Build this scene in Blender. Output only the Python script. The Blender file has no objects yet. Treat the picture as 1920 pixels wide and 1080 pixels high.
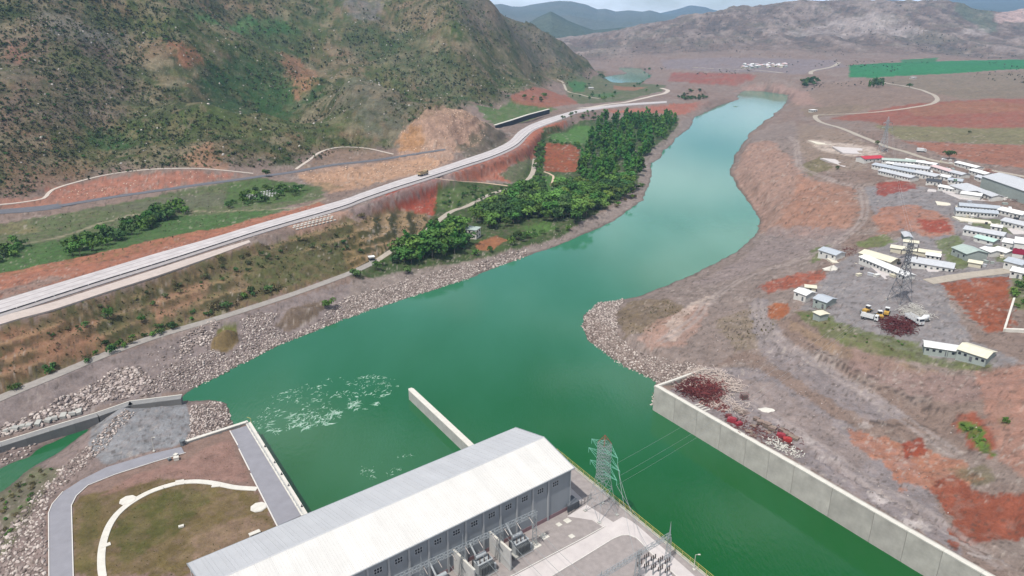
import bpy, math, random
import numpy as np
from mathutils import Vector, Matrix

# ---------------------------------------------------------------- camera, sky, sun, exposure
scene = bpy.context.scene
COL = scene.collection
H = 150.0                      # drone height above the water, metres
PITCH = math.radians(20.8)
FPX = 1371.0                   # focal length in pixels of a 1920 px wide frame
cam_d = bpy.data.cameras.new('camera'); cam = bpy.data.objects.new('camera', cam_d); COL.objects.link(cam)
cam.location = (0, 0, H); cam.rotation_euler = (math.radians(90) - PITCH, 0, 0)
cam_d.sensor_width = 36.0; cam_d.lens = FPX / 1920 * 36.0
cam_d.clip_start = 1.0; cam_d.clip_end = 60000.0
scene.camera = cam

SUN_AZ = (-0.60, -0.80)        # horizontal direction towards the sun (left, behind the camera)
SUN_EL = math.radians(61)
world = bpy.data.worlds.new('World'); scene.world = world; world.use_nodes = True
wn = world.node_tree.nodes; wl = world.node_tree.links; wn.clear()
w_out = wn.new('ShaderNodeOutputWorld'); w_bg = wn.new('ShaderNodeBackground'); w_bg.inputs['Strength'].default_value = 0.085
sky = wn.new('ShaderNodeTexSky'); sky.sky_type = 'NISHITA'; sky.sun_disc = False
sky.sun_elevation = SUN_EL; sky.sun_rotation = math.atan2(SUN_AZ[0], SUN_AZ[1])
sky.altitude = 800; sky.air_density = 1.0; sky.dust_density = 0.6; sky.ozone_density = 1.2
w_tc = wn.new('ShaderNodeTexCoord'); w_map = wn.new('ShaderNodeMapping'); w_map.inputs['Scale'].default_value = (1.0, 1.0, 3.2)
w_no = wn.new('ShaderNodeTexNoise'); w_no.inputs['Scale'].default_value = 2.6; w_no.inputs['Detail'].default_value = 7; w_no.inputs['Roughness'].default_value = 0.58
w_rp = wn.new('ShaderNodeValToRGB'); w_rp.color_ramp.elements[0].position = 0.42; w_rp.color_ramp.elements[1].position = 0.60
w_mx = wn.new('ShaderNodeMixRGB'); w_mx.inputs['Color2'].default_value = (13.0, 13.4, 14.0, 1)
wl.new(w_tc.outputs['Generated'], w_map.inputs['Vector']); wl.new(w_map.outputs['Vector'], w_no.inputs['Vector'])
wl.new(w_no.outputs['Fac'], w_rp.inputs['Fac']); wl.new(w_rp.outputs['Color'], w_mx.inputs['Fac'])
wl.new(sky.outputs['Color'], w_mx.inputs['Color1']); wl.new(w_mx.outputs['Color'], w_bg.inputs['Color'])
wl.new(w_bg.outputs['Background'], w_out.inputs['Surface'])

sun_d = bpy.data.lights.new('sun', 'SUN'); sun_o = bpy.data.objects.new('sun', sun_d); COL.objects.link(sun_o)
sun_d.energy = 4.7; sun_d.angle = math.radians(0.53); sun_d.color = (1.0, 0.965, 0.91)
sv = Vector((SUN_AZ[0] * math.cos(SUN_EL), SUN_AZ[1] * math.cos(SUN_EL), math.sin(SUN_EL)))
sun_o.rotation_euler = sv.to_track_quat('Z', 'Y').to_euler(); sun_o.location = (0, 0, 400)
vs = scene.view_settings; vs.view_transform = 'Standard'; vs.look = 'None'; vs.gamma = 1.0; vs.exposure = 0.42
vs.use_curve_mapping = False
scene.render.engine = 'CYCLES'
scene.cycles.max_bounces = 6; scene.cycles.diffuse_bounces = 2; scene.cycles.glossy_bounces = 2
scene.cycles.volume_bounces = 0; scene.cycles.transparent_max_bounces = 8

rnd = random.Random(7)
NR = np.random.default_rng(11)
PI = math.pi

# ---------------------------------------------------------------- surveying: sight lines from the camera station
def ray(px, py):
    a = (px - 960) / FPX; b = (py - 540) / FPX
    cp, sp = math.cos(PITCH), math.sin(PITCH)
    return Vector((a, cp - b * sp, -sp - b * cp))

def U(px, py, z=0.0):          # where the sight line meets the level z
    r = ray(px, py); t = (H - z) / -r.z
    return Vector((r.x * t, r.y * t, z))

def at_d(px, py, d):           # point on the sight line at ground distance d
    r = ray(px, py); t = d / math.hypot(r.x, r.y)
    return Vector((r.x * t, r.y * t, H + r.z * t))

# ---------------------------------------------------------------- numpy noise
def _hash(ix, iy, seed):
    h = (ix.astype(np.int64) * 374761393 + iy.astype(np.int64) * 668265263 + seed * 974634777) & 0xFFFFFFFF
    h = ((h ^ (h >> 13)) * 1274126177) & 0xFFFFFFFF
    h = (h ^ (h >> 16)) & 0xFFFFFF
    return h / float(0xFFFFFF)

def vnoise(x, y, seed=0):
    x = np.asarray(x, float); y = np.asarray(y, float)
    ix = np.floor(x); iy = np.floor(y); fx = x - ix; fy = y - iy
    fx = fx * fx * (3 - 2 * fx); fy = fy * fy * (3 - 2 * fy)
    a = _hash(ix, iy, seed); b = _hash(ix + 1, iy, seed); c = _hash(ix, iy + 1, seed); d = _hash(ix + 1, iy + 1, seed)
    return (a * (1 - fx) + b * fx) * (1 - fy) + (c * (1 - fx) + d * fx) * fy

def fbm(x, y, octv=4, seed=0, gain=0.5):
    s = 0; amp = 1; tot = 0
    for o in range(octv):
        s = s + amp * vnoise(x * 2 ** o + 17.3 * o, y * 2 ** o - 9.1 * o, seed + o); tot += amp; amp *= gain
    return s / tot                                   # 0..1, mean .5

def ridged(x, y, octv=4, seed=0):
    s = 0; amp = 1; tot = 0
    for o in range(octv):
        s = s + amp * (1 - np.abs(2 * vnoise(x * 2 ** o + 3.7 * o, y * 2 ** o + 5.9 * o, seed + o) - 1)); tot += amp; amp *= 0.5
    return s / tot

def sstep(a, b, x):
    t = np.clip((x - a) / (b - a), 0, 1); return t * t * (3 - 2 * t)

def sdf(poly, X, Y):           # signed distance to a closed polygon, + inside
    P = np.asarray(poly, float); n = len(P)
    d2 = np.full(X.shape, 1e30); ins = np.zeros(X.shape, bool)
    for i in range(n):
        ax, ay = P[i]; bx, by = P[(i + 1) % n]
        ex, ey = bx - ax, by - ay; L = ex * ex + ey * ey + 1e-12
        t = np.clip(((X - ax) * ex + (Y - ay) * ey) / L, 0, 1)
        d2 = np.minimum(d2, (X - ax - t * ex) ** 2 + (Y - ay - t * ey) ** 2)
        if ay != by:
            c = (ay > Y) != (by > Y)
            ins ^= c & (X < (bx - ax) * (Y - ay) / (by - ay) + ax)
    return np.where(ins, 1, -1) * np.sqrt(d2)

def path_dist(pts, X, Y):      # distance to an open polyline and the interpolated z there
    P = np.asarray(pts, float); d2 = np.full(X.shape, 1e30); zz = np.zeros(X.shape)
    for i in range(len(P) - 1):
        ax, ay, az = P[i]; bx, by, bz = P[i + 1]
        ex, ey = bx - ax, by - ay; L = ex * ex + ey * ey + 1e-12
        t = np.clip(((X - ax) * ex + (Y - ay) * ey) / L, 0, 1)
        q = (X - ax - t * ex) ** 2 + (Y - ay - t * ey) ** 2
        m = q < d2; d2 = np.where(m, q, d2); zz = np.where(m, az + t * (bz - az), zz)
    return np.sqrt(d2), zz

def smooth_path(pts, step=4.0):  # Catmull-Rom through the points
    P = [Vector(p) for p in pts]; P = [P[0] * 2 - P[1]] + P + [P[-1] * 2 - P[-2]]
    out = []
    for i in range(1, len(P) - 2):
        n = max(1, int((P[i + 1] - P[i]).length / step))
        for k in range(n):
            t = k / n
            out.append(0.5 * ((2 * P[i]) + (-P[i - 1] + P[i + 1]) * t + (2 * P[i - 1] - 5 * P[i] + 4 * P[i + 1] - P[i + 2]) * t * t
                              + (-P[i - 1] + 3 * P[i] - 3 * P[i + 1] + P[i + 2]) * t ** 3))
    out.append(P[-2]); return out

# ---------------------------------------------------------------- the shape of the land
RIVER_L = [(300, 757), (340, 746), (365, 728), (440, 690), (520, 648), (640, 600), (760, 560), (880, 522), (960, 490), (1060, 455), (1150, 415),
           (1205, 375), (1220, 340), (1222, 312), (1240, 285), (1268, 262), (1290, 240), (1302, 222), (1345, 200), (1385, 186), (1383, 178), (1396, 170), (1430, 171)]
RIVER_R = [(1477, 178), (1474, 192), (1464, 206), (1430, 230), (1400, 255), (1382, 290), (1369, 320), (1385, 350), (1412, 392), (1425, 412), (1420, 435),
           (1385, 470), (1300, 515), (1200, 555), (1120, 570), (1097, 590), (1091, 612), (1105, 640), (1150, 675), (1232, 716)]
WALL_TOP = [(1227, 723), (1400, 822), (1490, 873), (1640, 960), (1840, 1074)]
WZ = 11.0
wall_pts = [U(x, y, WZ) for x, y in WALL_TOP]
wd = (wall_pts[-1] - wall_pts[-2]).normalized(); wall_pts.append(wall_pts[-1] + wd * 90)
river = [U(*p) for p in RIVER_L] + [U(*p) for p in RIVER_R] + [Vector((p.x, p.y, 0)) for p in wall_pts]
# the near side: out of frame behind the powerhouse, then up along the left yard
NEARQ = [(577, 964), (470, 790), (440, 806), (432, 778), (425, 757), (395, 749), (345, 752)]
river += [Vector((60, 40, 0)), Vector((-90, 60, 0))] + [U(x, y, 7 if k < 2 else 0) for k, (x, y) in enumerate(NEARQ)]
RIV = [(p.x, p.y) for p in river]
POOL = [(p.x, p.y) for p in [U(x, y, 0) for x, y in [(1118, 147), (1150, 155), (1205, 154), (1222, 142), (1200, 128), (1160, 127), (1176, 138), (1140, 143)]]]
STREAM = [(p.x, p.y) for p in [U(x, y, 0) for x, y in [(-60, 930), (0, 922), (45, 888), (110, 848), (168, 806), (152, 802), (100, 829), (50, 856), (0, 880), (-60, 902)]]]

CP = []
def cp(*pts):
    for px, py, z in pts:
        v = U(px, py, z); CP.append((v.x, v.y, z))
for x, y in RIVER_L[1:-1:2] + RIVER_R[::2]: cp((x, y, 0.5))
cp((1118, 147, 1), (1150, 156, 1), (1205, 155, 1), (1230, 142, 2), (1190, 126, 2))
# left bank, grove terrace, fields by the river
cp((1150, 425, 2), (1215, 325, 2), (1195, 380, 2), (1000, 400, 6), (1100, 330, 6), (1200, 260, 6), (1270, 225, 6), (900, 440, 6), (760, 490, 6), (830, 480, 6),
   (1060, 250, 9), (1050, 295, 8), (950, 460, 5), (1080, 420, 5), (1300, 205, 5), (1130, 215, 10), (1010, 330, 8))
# highway line and the slopes under it
HWY = [(-260, 680, 26), (0, 586, 26), (200, 524, 26), (400, 456, 26), (600, 393, 26), (820, 326, 25), (905, 297, 25), (960, 270, 24), (978, 250, 23.5), (1000, 233, 22.5), (1040, 217, 21), (1090, 204, 18),
       (1160, 197, 15), (1250, 191, 13), (1310, 188, 11), (1333, 184, 10), (1330, 178, 10), (1308, 172, 10)]
for h in HWY: cp(h)
cp((830, 400, 8), (800, 430, 10), (850, 365, 13), (720, 385, 17), (950, 340, 9), (1000, 300, 9), (1000, 270, 13), (880, 345, 14))
cp((-150, 800, 9), (0, 745, 9), (150, 680, 9), (300, 632, 9), (450, 585, 9), (600, 535, 8.5), (700, 497, 7))
cp((300, 560, 18), (100, 640, 18), (500, 500, 18), (650, 450, 17), (740, 440, 15), (0, 680, 17), (-150, 730, 17))
cp((0, 500, 22), (200, 440, 22), (400, 390, 23), (560, 350, 24), (700, 325, 26), (650, 330, 26), (-150, 520, 23))
cp((-150, 425, 26), (0, 400, 26), (150, 378, 26), (300, 352, 27), (490, 327, 27), (620, 305, 28), (760, 290, 27), (870, 275, 27))
cp((900, 268, 30), (850, 285, 30))
# diversion channel side
cp((0, 830, 3), (100, 800, 3), (240, 760, 2), (0, 790, 5), (150, 735, 6), (300, 700, 5))
# left yard
cp((200, 780, 6), (300, 760, 6), (350, 850, 7), (200, 950, 7), (350, 1000, 7), (90, 980, 6.5), (60, 900, 2), (30, 1000, 2.5), (0, 1080, 2.5), (-150, 1000, 2), (90, 1150, 6.5), (160, 860, 5))
# right bank
cp((1440, 420, 5), (1470, 380, 13), (1500, 330, 21), (1450, 300, 17), (1420, 270, 13), (1500, 262, 24), (1475, 225, 8), (1500, 200, 10), (1600, 330, 24),
   (1620, 400, 22), (1560, 450, 18), (1450, 470, 9), (1400, 490, 5), (1350, 530, 7), (1250, 585, 7), (1180, 592, 6), (1150, 620, 6), (1300, 660, 10), (1240, 662, 7), (1330, 692, 10.5),
   (1400, 600, 13), (1480, 560, 18), (1540, 520, 21), (1400, 320, 8), (1420, 350, 10))
cp((1550, 480, 23), (1700, 500, 24), (1600, 540, 23), (1700, 600, 24), (1850, 560, 26), (1900, 480, 27), (1800, 640, 24), (1700, 440, 25), (1650, 400, 25),
   (1850, 380, 27), (1750, 320, 27), (1650, 290, 27), (1900, 330, 28), (2100, 500, 30), (2100, 600, 30), (1640, 560, 23.5), (1780, 590, 24.5))
cp((1500, 625, 18), (1600, 665, 18), (1700, 695, 18.5), (1800, 705, 20), (1450, 665, 13), (1550, 715, 13), (1650, 765, 13), (1750, 795, 14))
cp((1320, 750, 10.5), (1400, 745, 11), (1500, 830, 10.8), (1600, 885, 10.8), (1700, 955, 10.8), (1850, 1055, 11), (1700, 850, 12), (1800, 850, 14), (1880, 800, 21), (1900, 720, 25),
   (1920, 900, 19), (1900, 1000, 12), (1960, 1080, 13), (2050, 900, 26), (2000, 1150, 12))
# plain and far side
cp((1600, 230, 26), (1750, 240, 30), (1900, 240, 32), (1700, 190, 33), (1600, 180, 28), (1500, 170, 19), (1900, 170, 37), (1600, 130, 36), (1450, 150, 22), (1400, 140, 24),
   (1300, 150, 15), (1250, 156, 6), (1300, 166, 8), (1400, 166, 3), (1900, 122, 42), (1750, 122, 40), (1450, 118, 30), (1300, 122, 24), (2200, 200, 36), (2200, 350, 32), (2150, 120, 45))

def chain(px, py0, z0, steps, behind=None):
    v = U(px, py0, z0); d = math.hypot(v.x, v.y); z = z0; CP.append((v.x, v.y, z))
    for st_ in steps:
        if len(st_) == 3:              # the crest hides a dip; the next slope in view starts further back
            py, dd, dip = st_; p = at_d(px, py, d + dd * .45); CP.append((p.x, p.y, p.z - dip)); d += dd; p = at_d(px, py - 3, d); z = p.z - dip * .2; CP.append((p.x, p.y, z)); continue
        py, s = st_; r = ray(px, py); t = -r.z / math.hypot(r.x, r.y)
        nd = (H - z + s * d) / (s + t); z = z + s * (nd - d); d = nd
        p = at_d(px, py, d); CP.append((p.x, p.y, p.z))
    if behind:
        k = (d + behind[0]) / d; CP.append((p.x * k, p.y * k, p.z + behind[1]))
chain(-250, 440, 27, [(300, .36), (200, .38), (100, .4), (0, .42), (-100, .4)])
chain(0, 385, 28, [(340, .35), (200, .38), (100, .38), (0, .42), (-80, .4)])
chain(150, 350, 28, [(300, .36), (200, .38), (100, .38), (0, .42), (-80, .4)])
chain(330, 345, 28, [(312, .45), (250, .28), (180, .42), (175, 60, 6), (100, .38), (40, .26), (0, .35), (-60, .4)])
chain(410, 335, 28, [(300, .4), (250, .3), (200, .35), (196, 110, 14), (140, .34), (95, .4), (40, .2), (0, .35), (-60, .4)])
chain(490, 322, 28, [(280, .38), (240, .25), (212, .2), (209, 130, 16), (160, .30), (100, .42), (40, .2), (0, .4), (-60, .4)])
chain(600, 298, 28, [(260, .40), (228, .22), (224, 90, 10), (180, .36), (150, .34), (143, .2), (140, 170, 22), (100, .36), (50, .40), (0, .38), (-50, .4)])
chain(660, 290, 28, [(255, .45), (200, .42), (160, .36), (140, .2), (137, 240, 30), (100, .32), (50, .36), (0, .36), (-50, .3)])
chain(730, 284, 28, [(250, .5), (210, .48), (175, .4), (162, .2), (159, 260, 32), (100, .32), (50, .34), (0, .36), (-50, .3)])
chain(785, 284, 28, [(255, .6), (225, .55), (205, .4), (192, .25), (189, 230, 28), (100, .32), (50, .34), (0, .36), (-40, .3)])
chain(850, 283, 28, [(255, .62), (222, .5), (204, .22)], (60, -22))
chain(890, 275, 28, [(240, .5), (214, .3)], (50, -16))
chain(920, 262, 28, [(245, .4), (236, .3)], (40, -12))
chain(930, 205, 20, [(150, .30), (100, .32), (50, .36), (14, .36)], (500, -60))
chain(850, 180, 45, [(100, .33), (50, .36), (0, .38), (-30, .2)], (600, -60))
chain(1000, 170, 15, [(120, .30), (80, .34), (44, .38)], (400, -120))
chain(1060, 160, 12, [(125, .30), (81, .36)], (350, -90))
chain(1100, 150, 9, [(125, .30), (109, .34)], (300, -60))
chain(1140, 136, 3, [(131, .2)], (200, -8))
cp((1080, 165, 12), (980, 215, 19), (1060, 185, 16), (1180, 175, 9), (1220, 165, 7), (930, 225, 20))
# grey hills on the right, 2 to 3 km away
chain(1090, 112, 10, [(96, .10), (86, .12)], (900, -60))
chain(1200, 110, 22, [(80, .12), (58, .15)], (900, -70))
chain(1300, 110, 26, [(60, .14), (30, .18)], (900, -90))
chain(1400, 108, 32, [(55, .13), (11, .20)], (900, -100))
chain(1500, 108, 33, [(60, .12), (35, .17), (4, .26)], (900, -110))
chain(1620, 106, 36, [(62, .12), (40, .2), (3, .30)], (900, -120))
chain(1720, 104, 40, [(70, .12), (40, .18), (9, .22)], (900, -120))
chain(1780, 102, 42, [(70, .12), (40, .18), (2, .24)], (800, -120))
chain(1850, 100, 43, [(75, .10), (48, .14)], (500, 20))
chain(1920, 98, 44, [(72, .10), (40, .13), (16, .16)], (900, -60))
chain(2100, 95, 46, [(70, .10), (30, .14), (0, .16)], (900, -60))
for a in np.linspace(-55, 55, 14):
    r_ = 5200; CP.append((r_ * math.sin(math.radians(a)), r_ * math.cos(math.radians(a)), 22.0 if -8 < a < 20 else 60.0))
CP.append((40, 60, 8)); CP.append((-60, 70, 8)); CP.append((110, 70, 11)); CP.append((-170, 80, 6))

def rbf_fit(pts):
    P = np.array([(math.atan2(x, y), math.log(math.hypot(x, y)), z) for x, y, z in pts])
    keep = []
    for i, p in enumerate(P):
        if all((p[0] - P[k][0]) ** 2 + (p[1] - P[k][1]) ** 2 > 1e-6 for k in keep): keep.append(i)
    P = P[keep]; n = len(P)
    D = np.sqrt((P[:, None, 0] - P[None, :, 0]) ** 2 + (P[:, None, 1] - P[None, :, 1]) ** 2)
    A = np.zeros((n + 3, n + 3)); A[:n, :n] = D - 1e-4 * np.eye(n); A[:n, n] = 1; A[:n, n + 1:] = P[:, :2]; A[n:, :n] = A[:n, n:].T
    w = np.linalg.solve(A, np.concatenate([P[:, 2], [0, 0, 0]]))
    return P, w
RP, RW = rbf_fit(CP)
def rbf_eval(az, lr):
    out = RW[-3] + RW[-2] * az + RW[-1] * lr
    for i in range(len(RP)):
        out = out + RW[i] * np.sqrt((az - RP[i, 0]) ** 2 + (lr - RP[i, 1]) ** 2)
    return out

# survey grid: fine near, coarse far, out past the hills
NA = 1000
rad = [85.0]
while rad[-1] < 5300: rad.append(rad[-1] + min(rad[-1] ** 2 * 2.1e-5, (0.0055 if rad[-1] < 900 else 0.0085) * rad[-1]))
rad = np.array(rad); NRAD = len(rad)
azs = np.radians(np.linspace(-51, 51, NA))
AZ, RR = np.meshgrid(azs, rad)                 # rows = radius
GX, GY = RR * np.sin(AZ), RR * np.cos(AZ)
_ca = azs[::3]; _cr = np.concatenate([np.log(rad[::2]), [np.log(rad[-1] * 1.0001)]])
CA, CR = np.meshgrid(_ca, _cr)
CZ = rbf_eval(CA, CR)
_t = np.stack([np.interp(azs, _ca, row) for row in CZ])
GZ = np.stack([np.interp(np.log(rad), _cr, _t[:, j]) for j in range(NA)], axis=1)

def zgrid(x, y, Z=None):       # terrain height under a point
    Z = GZ if Z is None else Z
    a = (math.atan2(x, y) - azs[0]) / (azs[1] - azs[0]); r = math.hypot(x, y)
    a = min(max(a, 0), NA - 1.001); j = int(a); fa = a - j
    i = int(np.searchsorted(rad, r)) - 1; i = min(max(i, 0), NRAD - 2); fr = min(max((r - rad[i]) / (rad[i + 1] - rad[i]), 0), 1)
    return float((Z[i, j] * (1 - fa) + Z[i, j + 1] * fa) * (1 - fr) + (Z[i + 1, j] * (1 - fa) + Z[i + 1, j + 1] * fa) * fr)

def G(px, py):                 # where the sight line meets the terrain
    r = ray(px, py); hl = math.hypot(r.x, r.y)
    a = (math.atan2(r.x, r.y) - azs[0]) / (azs[1] - azs[0]); a = min(max(a, 0), NA - 1.001); j = int(a); fa = a - j
    col = GZ[:, j] * (1 - fa) + GZ[:, j + 1] * fa
    zl = H + r.z / hl * rad
    k = np.nonzero(col >= zl)[0]
    if len(k) == 0: i = NRAD - 1; d = rad[i]
    else:
        i = int(k[0])
        if i == 0: d = rad[0]
        else:
            f0 = zl[i - 1] - col[i - 1]; f1 = zl[i] - col[i]; d = rad[i - 1] + (rad[i] - rad[i - 1]) * f0 / (f0 - f1 + 1e-9)
    return Vector((r.x / hl * d, r.y / hl * d, float(np.interp(d, rad, col))))

def GP(pts): return [(v.x, v.y) for v in (G(x, y) for x, y in pts)]

def sub(poly, margin):         # rows/cols near a polygon, for speed
    P = np.asarray(poly)[:, :2]; lo = P.min(0) - margin; hi = P.max(0) + margin
    m = (GX > lo[0]) & (GX < hi[0]) & (GY > lo[1]) & (GY < hi[1])
    return np.nonzero(m)

# hillside relief
HILL = [(-400, 470), (-150, 420), (0, 383), (70, 372), (100, 350), (200, 335), (330, 322), (470, 322), (560, 314), (640, 290), (740, 287), (790, 285), (830, 262), (900, 262), (928, 238), (880, 203), (905, 200), (960, 186), (1010, 172), (1045, 156), (1090, 150), (1120, 140), (1146, 137)]
hp = [G(x, y) for x, y in HILL]
HILLP = [(p.x, p.y) for p in hp] + [(190, 2350), (0, 3000), (-900, 4200), (-4500, 5600), (-5000, 300), (-500, 200)]
HS = sdf(HILLP, GX, GY)
hm = sstep(0, 160, HS)
wx = fbm(GX / 90, GY / 90, 3, 5) * 60; wy = fbm(GX / 90, GY / 90, 3, 9) * 60
gul = ridged((GX + wx) / 210, (GY + wy) / 210, 4, 21)
GZ = GZ + hm * ((gul - 0.66) * 20 + (fbm(GX / 45, GY / 45, 4, 31) - 0.5) * 13) + sstep(0, 40, HS) * (fbm(GX / 14, GY / 14, 3, 41) - 0.5) * 4.0
def bump(px, w, amp):
    P = smooth_path([tuple(G(*q)) for q in px], 12.0); i = sub([(p.x, p.y) for p in P], w * 2); d, _ = path_dist([(p.x, p.y, 0) for p in P], GX[i], GY[i])
    GZ[i] += amp * np.exp(-(d / w) ** 2) * sstep(0, 60, HS[i])
bump([(900, 20), (930, 90), (960, 160)], 50, -14); bump([(830, 20), (870, 90), (900, 170)], 50, 10); bump([(760, 40), (810, 100), (850, 160)], 45, -12)
bump([(230, 60), (260, 130), (240, 200), (180, 260)], 36, -12); bump([(100, 40), (120, 130), (60, 240)], 40, 11); bump([(320, 30), (350, 90), (330, 160)], 36, 10); bump([(980, 60), (1020, 110), (1040, 150)], 40, -10)
# far grey hills: eroded gullies
FAR = sstep(2150, 2500, RR) * sstep(-0.05, 0.05, AZ)
gul2 = ridged((GX + wx) / 150 , (GY + wy) / 260, 4, 77)
GZ = GZ + FAR * ((gul2 - 0.6) * 30 + (ridged(GX / 60, GY / 90, 3, 88) - 0.55) * 9)
# quarry knob: broken rock
QUARRY = [(745, 290), (748, 250), (790, 215), (830, 198), (880, 208), (915, 235), (930, 242), (905, 262), (870, 280), (800, 330), (600, 345), (560, 325), (640, 312), (740, 300)]
# general unevenness
near_fl = sstep(-2, 6, -sdf(RIV, GX, GY))
GZ = GZ + near_fl * ((fbm(GX / 22, GY / 22, 4, 3) - 0.5) * 2.4 + (fbm(GX / 5, GY / 5, 3, 4) - 0.5) * 1.3)

def flat_path(pts, w, m, drop=0.12):
    i = sub(pts, w + m + 5); d, z = path_dist(pts, GX[i], GY[i])
    k = 1 - sstep(w, w + m, d); GZ[i] = GZ[i] * (1 - k) + (z - drop) * k
def drape(pxpts, step=4.0, zoff=0.0, smooth=5):   # a route over the ground, its levels smoothed
    P = smooth_path([(v.x, v.y, v.z) for v in (G(x, y) for x, y in pxpts)], step)
    Z = [zgrid(p.x, p.y) for p in P]
    for _ in range(smooth):
        Z = [Z[0]] + [(Z[k - 1] + Z[k] + Z[k + 1]) / 3 for k in range(1, len(Z) - 1)] + [Z[-1]]
    return [Vector((p.x, p.y, z + zoff)) for p, z in zip(P, Z)]

hx = [h[0] for h in HWY[:14]]; hz_ = [h[2] for h in HWY[:14]]
def edge(pts, up=0.0): return [tuple(U(x, y, float(np.interp(x, hx, hz_)) + up)) for x, y in pts]
def even(P, n):
    P = [Vector(p) for p in P]; P = smooth_path(P, 4.0); s_ = [0]
    for a, b in zip(P, P[1:]): s_.append(s_[-1] + (b - a).length)
    out = []
    for t in np.linspace(0, s_[-1], n):
        out.append(Vector([float(np.interp(t, s_, [p[k] for p in P])) for k in range(3)]))
    return out
E_top = [(-260, 640), (0, 563), (100, 533), (200, 503), (300, 473), (400, 445), (500, 415), (640, 375), (680, 361), (741, 340), (802, 321), (863, 301), (924, 280), (955, 264), (975, 245), (1006, 229), (1060, 212), (1090, 204.5), (1160, 195.5), (1250, 189.5)]
E_bar = [(-260, 668), (0, 588), (100, 556), (200, 524), (300, 493), (400, 461), (500, 429), (640, 388), (680, 373), (741, 352), (802, 333), (863, 313), (924, 293), (965, 274), (986, 256), (1006, 241), (1060, 221), (1090, 210), (1160, 199), (1250, 192)]
E_sh = [(-260, 676), (0, 594), (100, 561.5), (200, 529.5), (300, 498.5), (400, 466), (500, 434.5), (640, 393), (680, 378), (741, 357), (802, 337.5), (863, 317), (924, 297), (968, 277), (990, 258), (1010, 243.5), (1062, 223), (1092, 211.5), (1160, 200.3), (1250, 193)]
NS = 260
tp, br, sh = even(edge(E_top, .1), NS), even(edge(E_bar, .1), NS), even(edge(E_sh, .05), NS)
_mid = [(a + b) / 2 for a, b in zip(tp, sh)]
flat_path(_mid[::2], 11, 9, 0.45)
S_top = [(-260, 683), (0, 594), (100, 566), (200, 534), (300, 502), (400, 470), (467, 450)]
S_bot = [(-260, 700), (0, 608), (100, 580), (200, 547), (300, 515), (400, 480), (470, 454)]
st, sb_ = even(edge(S_top, .02), 90), even(edge(S_bot, .02), 90)
flat_path([(a + b) / 2 for a, b in zip(st, sb_)], 3.2, 6, 0.25)


# roads: route in sight-line surveys, width, margin of the cutting
ROADS = [
 ('gravel_road', [(-150, 815), (0, 748), (100, 705), (200, 662), (300, 630), (400, 600), (470, 577), (560, 548), (650, 515), (700, 492)], 5.5, 3, 'gravel'),
 ('gravel_road', [(703, 491), (745, 462), (790, 440), (840, 402), (880, 385), (930, 360), (975, 347), (998, 325), (1003, 298)], 4.5, 3, 'track'),
 ('dirt_track', [(970, 350), (900, 342), (850, 339), (815, 334)], 3.2, 2, 'sand'),
 ('dirt_track', [(1020, 322), (1037, 331), (1033, 349)], 2.0, 1, 'sand'),
 ('asphalt_road', [(-150, 412), (0, 401), (110, 387), (250, 364), (400, 343), (490, 330), (560, 320), (650, 306), (760, 292), (835, 280)], 7.0, 4, 'asphalt'),
 ('asphalt_road', [(-150, 403), (0, 397), (60, 393), (112, 386)], 15.0, 4, 'asphalt'),
 ('canal_path', [(-80, 389), (40, 380), (82, 374), (90, 362), (110, 350), (180, 331), (250, 320), (330, 313), (400, 317), (475, 325)], 2.6, 3, 'pale'),
 ('canal_path', [(555, 317), (575, 302), (600, 284), (640, 274), (690, 277), (738, 289)], 2.6, 3, 'pale'),
 ('country_road', [(1655, 154), (1700, 162), (1740, 174), (1757, 184), (1748, 194), (1700, 203), (1650, 209), (1600, 213), (1545, 215), (1528, 220), (1555, 234), (1640, 266), (1700, 285), (1755, 302), (1850, 318), (1960, 338)], 6.0, 6, 'track'),
 ('country_road', [(1300, 126), (1400, 131), (1470, 137)], 7.0, 6, 'track'),
 ('country_road', [(1520, 139), (1524, 133), (1560, 125), (1574, 117)], 8.0, 6, 'track'),
 ('country_road', [(1045, 149), (1056, 158), (1063, 170), (1090, 178), (1125, 185)], 4.0, 5, 'track'),
 ('branch_road', [(1085, 203), (1160, 193), (1220, 181), (1245, 175), (1252, 169), (1240, 165)], 8.0, 6, 'pale'),
 ('camp_road', [(1740, 528), (1790, 520), (1850, 512), (1960, 500)], 7.0, 3, 'track'),
]
ROUTES = []
for nm, pts, w, mrg, mt in ROADS:
    P = drape(pts, 5.0, 0.0, 12); ROUTES.append((nm, P, w, mt)); flat_path(P, w / 2 + 0.8, mrg, 0.15)

# terraces on the slope below the highway
TERR = GP([(668, 420), (700, 395), (745, 385), (800, 400), (820, 425), (790, 455), (760, 470), (720, 490), (660, 515), (640, 470)])
SLOPE = GP([(-150, 690), (0, 615), (250, 540), (460, 462), (660, 400), (690, 480), (640, 515), (450, 580), (200, 660), (0, 740), (-150, 800)])
TF = []
for poly, s_, amp in ((TERR, 2.6, 1.0), (SLOPE, 3.4, 0.6)):
    i = sub(poly, 10); m = sstep(0, 5, sdf(poly, GX[i], GY[i]))
    z = GZ[i]; q = z / s_; f = q - np.floor(q)
    zt = (np.floor(q) + sstep(0.55, 0.95, f)) * s_
    GZ[i] = z * (1 - m * amp) + zt * m * amp; TF.append((i, m * (1.0 if amp > .9 else sstep(.34, .58, fbm(GX[i] / 35, GY[i] / 35, 3, 66)) * .75), f))
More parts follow.
